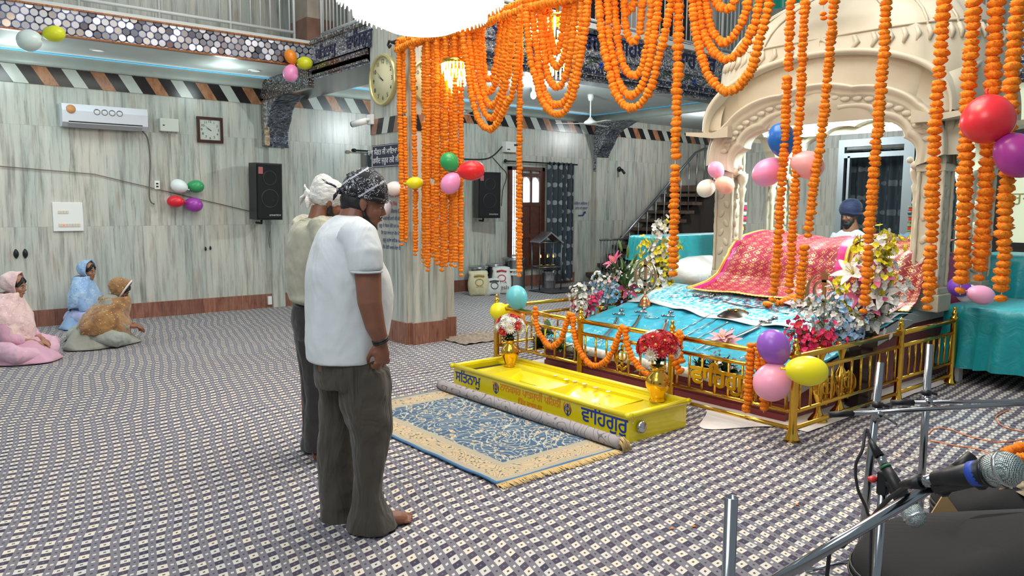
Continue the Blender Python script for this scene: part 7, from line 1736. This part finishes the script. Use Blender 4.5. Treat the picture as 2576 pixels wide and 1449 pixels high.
# reader's microphone and stand
def mic(p0, p1, r, lab, tape=None, cable=None, headc=(150, 160, 160)):
    """p0 tail end, p1 centre of the grille"""
    p0, p1 = Vector(p0), Vector(p1); d = (p1-p0).normalized(); L = (p1-p0).length; t_ = thing('microphone', p0, lab, 'microphone'); E = lambda s0: d*s0
    b = MB(); b.tube([E(0), E(L*.3), E(L*.78)], [r*.50, r*.58, r*.80], 18); b.build('mic_handle', BLACKP, t_)
    b = MB(); b.tube([E(L*.76), E(L*.80)], [r*.86, r*.94], 20); b.build('mic_collar', M('mic_collar_dark', (50, 52, 52), .3, .8) if 'mic_collar_dark' not in bpy.data.materials else bpy.data.materials['mic_collar_dark'], t_)
    b = MB(); q = d.to_track_quat('Z', 'Y').to_matrix(); n = 28; prof = [(r*.86, -r*.95), (r*.98, -r*.5), (r*1.0, 0), (r*.92, r*.4), (r*.7, r*.75), (r*.35, r*.94), (.001, r)]
    b.rings([[E(L)+q @ Vector((a*math.cos(2*PI*j/n), a*math.sin(2*PI*j/n), h)) for j in range(n)] for a, h in prof])
    key = 'mic_grille'
    if key not in bpy.data.materials:
        g = G(key, .35, .9); x, y, z = g.xyz(); sc = 520; e = ((x+y)*sc).sin()*((y-x+z)*sc).sin()*((z*1.2)*sc).sin(); v = g.vor(scale=430, rnd=.1); g.col(g.mix(v.lt(.38), (176, 186, 184), (50, 56, 58))); g.bump(v, .8, .002)
    b.build('mic_grille', bpy.data.materials[key], t_)
    b = MB(); b.tube([E(L)+d*r*.02-d*r*.10, E(L)+d*r*.14], [r*1.03, r*1.03], 28); b.build('grille_band', STEEL, t_)
    if tape: b = MB(); b.tube([E(L*tape[0]), E(L*tape[1])], r*.5+r*.3*tape[1]+.0012, 20); b.build('colour_tape', M('tape_%s' % lab[:6], tape[2], .5), t_)
    b = MB(); b.tube([E(-L*.20), E(0)], r*.42, 16); b.build('plug', CHROME, t_); b = MB(); b.tube([E(-L*.55), E(-L*.2)], [r*.22, r*.5], 14); b.build('plug_sleeve', BLACKP, t_)
    return t_
gd = gT @ Vector((.20, .02, -.11)); mic(gd+Vector((-.12, .06, -.14)), gd+Vector((.02, 0, 0)), .026, 'microphone held up before the bearded reader behind the mound')
b = MB(); q = gd+Vector((-.14, .07, -.17)); b.tube([(0, 0, 0), (-.05, .05, -.25), (-.05, .05, .30-q.z)], .010, 8); tag(b.build('microphone_stand', BLACKP, loc=q), 'thin black stand holding the reader\'s microphone behind the mound', 'stand')
# ================================================================== foreground stands, microphones, cases
def at(px, py, dist): d = ray(px, py); return CAM+d*(dist/d.dot(VIEW))
def floor_under(p): return Vector((p.x, p.y, 0))
t_top = at(1840, 1250, 1.80); t_ = thing('chrome_post', floor_under(t_top), 'upright chrome tube with open top at the bottom centre-right foreground', 'post')
b = MB(); h = t_top.z; b.rings([[(r*math.cos(2*PI*j/24), r*math.sin(2*PI*j/24), z) for j in range(24)] for r, z in ((.016, 0), (.016, h), (.0145, h), (.0145, h-.02), (.001, h-.02))], cap=False); b.build('tube', CHROME, t_); b = MB(); b.lathe([(.11, 0), (.11, .01), (.03, .02), (.02, .05)], n=24); b.build('base_plate', BLACKP, t_)
def stand(top, foot, e0, e1, hub, lab, r0=.017):
    t_ = thing('microphone_stand', foot, lab, 'stand'); F = Vector(foot); E = lambda p: Vector(p)-F
    b = MB(); b.tube([Vector((0, 0, 0)), E(top)], r0, 14); b.build('upright', CHROME, t_)
    b = MB(); b.tube([E(e0), E(e1)], .010, 12); b.build('boom', CHROME, t_)
    dd = (E(e1)-E(e0)).normalized(); b = MB(); b.tube([E(e0)-dd*.01, E(e0)+dd*.09], .014, 12); b.build('counterweight_grip', BLACKP, t_)
    b = MB(); hh = E(hub); b.tube([hh-Vector((0, 0, .03)), hh+Vector((0, 0, .035))], .021, 14); b.ell(hh-VIEW*.02, .022, 12, 8); b.tube([hh, hh+LAT*.06-Vector((0, 0, .03)), hh+LAT*.09-Vector((0, 0, .05))], .005, 6); b.build('clutch', CHROME, t_)
    b = MB(); b.tube([hh+Vector((0, 0, .03)), hh+Vector((0, 0, .05))], .023, 14); b.tube([hh+Vector((0, 0, .045)), hh+LAT*.05+Vector((0, 0, .03))], .007, 6); b.build('clutch_collar', BLACKP, t_)
    for k in range(3): a = k*2*PI/3+.4; b = MB(); b.tube([(0, 0, .06), (.24*math.cos(a), .24*math.sin(a), .012)], .010, 8); b.build('leg', CHROME, t_)
    return t_
D1 = 3.05; f1 = onz(2160, 1440); D1 = depth(f1); stand(at(2215, 912, D1), f1, at(2092, 1043, D1-.03), at(2640, 1012, D1-.10), at(2206, 1040, D1-.02), 'left chrome microphone stand with a horizontal boom in the right foreground')
f2_ = onz(2308, 1370); D2 = depth(f2_); stand(at(2339, 866, D2), f2_, at(2248, 1013, D2-.03), at(2640, 1008, D2-.1), at(2329, 1008, D2-.02), 'right chrome microphone stand with a horizontal boom in the right foreground')
# diagonal boom carrying the big microphone
t_ = thing('boom_arm', at(1900, 1490, 1.30), 'shiny silver boom arm rising diagonally from the bottom edge to the big microphone', 'boom'); o0 = at(1900, 1490, 1.30)
pe = at(2345, 1222, 1.26); b = MB(); b.tube([Vector((0, 0, 0)), pe-o0], .0098, 16); b.build('boom_tube', CHROME, t_); dd = (pe-o0).normalized(); b = MB(); b.tube([pe-o0-dd*.005, pe-o0+dd*.05], .013, 12); b.tube([pe-o0+dd*.04, pe-o0+dd*.075+Vector((0, 0, .012))], [.012, .009], 10); b.build('end_joint', BLACKP, t_)
b = MB(); fl_ = o0.copy(); fl_.z = 0; b.tube([Vector((0, 0, 0)), fl_-o0], .011, 10); b.build('upright', CHROME, t_); b = MB(); b.lathe([(.12, 0), (.12, .012), (.02, .02)], n=24); b.build('base_plate', BLACKP, t_, loc=fl_-o0)
mp0, mp1 = at(2352, 1207, 1.22), at(2528, 1180, 1.12)
mic(mp0, mp1, .0262, 'big microphone with blue tape pointing right in the foreground', (.56, .68, (30, 70, 170)))
t_ = thing('microphone_clip', at(2400, 1212, 1.21), 'black clip gripping the big microphone on the boom end', 'clip'); b = MB(); c0 = at(2400, 1212, 1.21); e0 = at(2360, 1222, 1.225)-c0; e1 = at(2460, 1199, 1.165)-c0; b.tube([e0, e1], .0185, 14, sy=.75); b.tube([e1-(e1-e0)*.02, e1+(e1-e0)*.04], .0205, 14); b.tube([e0*.6+Vector((0, 0, -.006)), at(2372, 1232, 1.235)-c0], .012, 10); b.build('clip_body', BLACKP, t_)
b = MB(); cb = smooth_path([at(2308, 1212, 1.25), at(2280, 1225, 1.28), at(2230, 1260, 1.35), at(2170, 1330, 1.45), at(2120, 1375, 1.5), at(2080, 1450, 1.55), floor_under(at(2080, 1450, 1.55))], 6); b.tube(cb, .0042, 7); tag(b.build('microphone_cable', BLACKP), 'black cable running from the big microphone down to the left', 'cable')
m20, m21 = at(2226, 1172, 1.92), at(2300, 1300, 1.84)
mic(m20, m21, .026, 'second microphone with green ring hanging head down beside the chrome upright', (.0, .04, (40, 110, 70)))
b = MB(); b.tube(smooth_path([m20-(m21-m20)*.5, m20-(m21-m20)*.7+Vector((0, 0, .01)), at(2170, 1130, 1.95), at(2153, 1170, 1.96), at(2158, 1230, 1.98), at(2182, 1290, 2.0), at(2190, 1380, 2.02), floor_under(at(2190, 1400, 2.05))], 6), .004, 7); tag(b.build('microphone_cable', M('grey_black_cable', (44, 40, 42), .5)), 'dark cable looping from the hanging microphone with the green ring', 'cable')
hub = at(2222, 1205, 1.93); ft = floor_under(at(2205, 1360, 1.96)); t_ = thing('short_stand', ft, 'short chrome stand with black swivel clip holding the hanging microphone', 'stand'); b = MB(); b.tube([Vector((0, 0, 0)), hub-ft-Vector((0, 0, .02))], .011, 12); b.build('upright', CHROME, t_)
b = MB(); b.box(tuple(hub-ft-Vector((.012, .012, .04))), tuple(hub-ft+Vector((.012, .012, .02))), None, .004); b.tube([hub-ft, at(2262, 1240, 1.9)-ft], .012, 10); b.tube([at(2252, 1222, 1.9)-ft, at(2275, 1262, 1.88)-ft], .021, 14); b.build('swivel_clip', BLACKP, t_); b = MB(); b.ell(at(2195, 1205, 1.94)-ft, (.016, .012, .008), 10, 6); b.build('red_cap', M('red_plastic', (190, 40, 36), .4), t_); b = MB(); b.lathe([(.10, 0), (.10, .01), (.02, .02)], n=20); b.build('base_plate', BLACKP, t_)
# black cases
def case(p, rz, w_, d_, h, lab, e=.45, slope=0.):
    t_ = thing('instrument_case', p, lab, 'case', rz=rz); b = MB(); rs = []; n = 48
    for i in range(19):
        t = i/18; z = h*t; k = 1-.10*max(0, (t-.72)/.28)**2.5-.06*max(0, (.1-t)/.1)**2
        if t > .93: k *= 1-((t-.93)/.07)**2*.55
        rs.append([(w_/2*k*abs(math.cos(a))**e*math.copysign(1, math.cos(a)), d_/2*k*abs(math.sin(a))**e*math.copysign(1, math.sin(a)), z+slope*math.cos(a)*t*abs(math.cos(a))**.3+.008*math.sin(a*3+i*.5)*t) for a in [2*PI*j/n for j in range(n)]])
    b.rings(rs); b.build('case_shell', BLACKF, t_)
    for q in (15.2, 14.6):
        i = int(q); f = q-i; lp = [Vector(rs[i][j]).lerp(Vector(rs[i+1][j]), f)*1.0 for j in range(n)]
        b = MB(); b.tube([Vector((v.x*1.008, v.y*1.008, v.z)) for v in lp], .0045, 6, loop=True); b.build('zip_line', M('zip_dark', (40, 38, 38), .3, .3) if 'zip_dark' not in bpy.data.materials else bpy.data.materials['zip_dark'], t_)
    return t_
rzv = math.atan2(LAT.y, LAT.x)
c1 = at(2385, 1400, 2.12); case((c1.x+.17, c1.y-.14, 0), rzv+.12, .92, .46, .71, 'large black zipped instrument case filling the bottom right corner', .5, .035)
c2 = at(2560, 1300, 2.75); t2 = case((c2.x+.05, c2.y-.04, 0), rzv-.10, .66, .36, .60, 'second black zipped case with a printed pocket behind the large case', .5, -.0)
b = MB(); b.grid(lambda u, v: (-.12+u*.34, -.12+v*.2, .603+.012*math.sin(u*3)), 8, 4); b.build('printed_pocket', M('printed_card', (176, 158, 128), .5, var=.5, vs=30), t2, rot=(0, 0, .1))
b = MB(); b.tube([(-.16, -.05, .58), (-.12, -.04, .63), (-.05, -.03, .64), (-.02, -.04, .60)], .008, 8); b.build('carry_loop', M('tan_strap', (150, 112, 80), .6), t2)
q = at(2372, 1300, 2.45); b = MB(); b.prism([(0, .08), (-.07, -.05), (.10, -.05)], lambda u, v: (u*LAT.x, u*LAT.y, v), lambda u, v: (u*LAT.x+.004, u*LAT.y+.004, v)); tag(b.build('brown_card', M('kraft_card', (180, 146, 100), .8), loc=q), 'brown card corner sticking up between the two black cases', 'card')
# floor cables and marigold heap at the right edge
OC = M('orange_cable', (226, 130, 70), .5)
b = MB(); b.tube(smooth_path([onz(x, y, .006) for x, y in ((2335, 1092), (2352, 1078), (2390, 1080), (2440, 1098), (2520, 1112), (2600, 1098))], 6), .004, 6); tag(b.build('floor_cable', OC), 'thin orange cable curling on the carpet at right, upper loop', 'cable')
b = MB(); b.tube(smooth_path([onz(x, y, .006) for x, y in ((2330, 1106), (2400, 1120), (2460, 1130), (2510, 1148))], 6), .004, 6); tag(b.build('floor_cable', OC), 'thin orange cable on the carpet at right running to the marigold heap', 'cable')
b = MB(); b.tube(smooth_path([onz(x, y, .006) for x, y in ((2540, 1030), (2505, 1050), (2530, 1075), (2600, 1090))], 6), .004, 6); tag(b.build('floor_cable', OC), 'thin orange cable on the carpet at the far right edge', 'cable')
garland([onz(x, y, .035) for x, y in ((2512, 1150), (2530, 1138), (2555, 1128), (2600, 1120), (2610, 1150), (2560, 1152), (2530, 1160))], .062, 'marigold garland heaped on the carpet at the right edge', None, (), 130, tail=False)
b = MB(); q = onz(2440, 958); b.box((0, 0, 0), (1.9, .08, .12)); tag(b.build('plinth_board', M('dark_brown_board', (50, 34, 28), .6), loc=(7.72, 1.75, 0)), 'dark board on the floor under the turquoise-draped table', 'board')
for i, (px, py) in enumerate(((1745, 1325), (2005, 1270), (1690, 1330))):
    q = onz(px, py, .004); b = MB(); b.ell((0, 0, .003), (.012, .008, .003), 8, 4); tag(b.build('loose_petal', MGOLD, loc=(q.x, q.y, .004)), 'loose orange marigold petal lying on the bare carpet', 'petal', 'loose petals on the carpet')

# ================================================================== sub-parts hang from their parts
def nest(root_name, kids, part):
    for t_ in [o for o in COL.objects if o.type == 'EMPTY' and o.name.split('.')[0] == root_name]:
        ps = [c for c in t_.children if c.name.split('.')[0] == part]
        if not ps: continue
        for c in list(t_.children):
            if c.name.split('.')[0] in kids:
                best = ps[0] if len(ps) == 1 else min(ps, key=lambda q: (Vector(q.bound_box[0])+Vector(q.bound_box[6])-Vector(c.bound_box[0])-Vector(c.bound_box[6])).length)
                if best.location.length < 1e-6 and best.rotation_euler.to_matrix() == Matrix.Identity(3): c.parent = best
for a in (('wall_clock', ('numeral', 'hour_hand', 'minute_hand'), 'dial'), ('loudspeaker', ('driver_ring', 'name_plate', 'sticker'), 'grille'), ('person', ('bandana_knot',), 'bandana'), ('person', ('cloth_knot',), 'head_cloth'), ('person', ('iris',), 'eye'), ('person', ('sleeve_hem',), 'tshirt'), ('person', ('collar',), 'shirt'), ('person', ('scarf_border',), 'scarf_hood'),
          ('offering_box', ('painted_word', 'painted_words', 'painted_emblem', 'steel_lock'), 'trough'), ('offering_box', ('coin_slot', 'lid_handle'), 'inner_panel'), ('switch_board', ('switch', 'indicator_light'), 'board_plate'), ('pillar_sign', ('sign_words', 'sign_border'), 'sign_board'), ('air_conditioner', ('air_slot', 'air_flap', 'round_sticker', 'ring_decals'), 'housing'),
          ('microphone', ('grille_band',), 'mic_grille'), ('microphone', ('colour_tape', 'mic_collar'), 'mic_handle'), ('microphone', ('plug_sleeve',), 'plug'), ('wooden_shutter_door', ('pane',), 'shutter_leaf'), ('leaf_curtain', ('eyelet',), 'curtain_rod'), ('steel_container', ('label_word',), 'paper_label'), ('flour_sack', ('printed_word', 'printed_emblem'), 'sack_body'),
          ('instrument_case', ('zip_line', 'printed_pocket', 'carry_loop'), 'case_shell'), ('marble_canopy', ('dome_carving',), 'dome'), ('security_camera', ('camera_lens',), 'camera_body'), ('microphone_stand', ('clutch_collar',), 'clutch'), ('display_platform', ('pearl_border', 'side_border'), 'top_cloth'), ('round_shield', ('stud',), 'shield_disc'), ('draped_scripture_stand', ('gold_edging',), 'pink_wrap'), ('brass_goblet', ('cast_emblem',), 'goblet_body')): nest(*a)
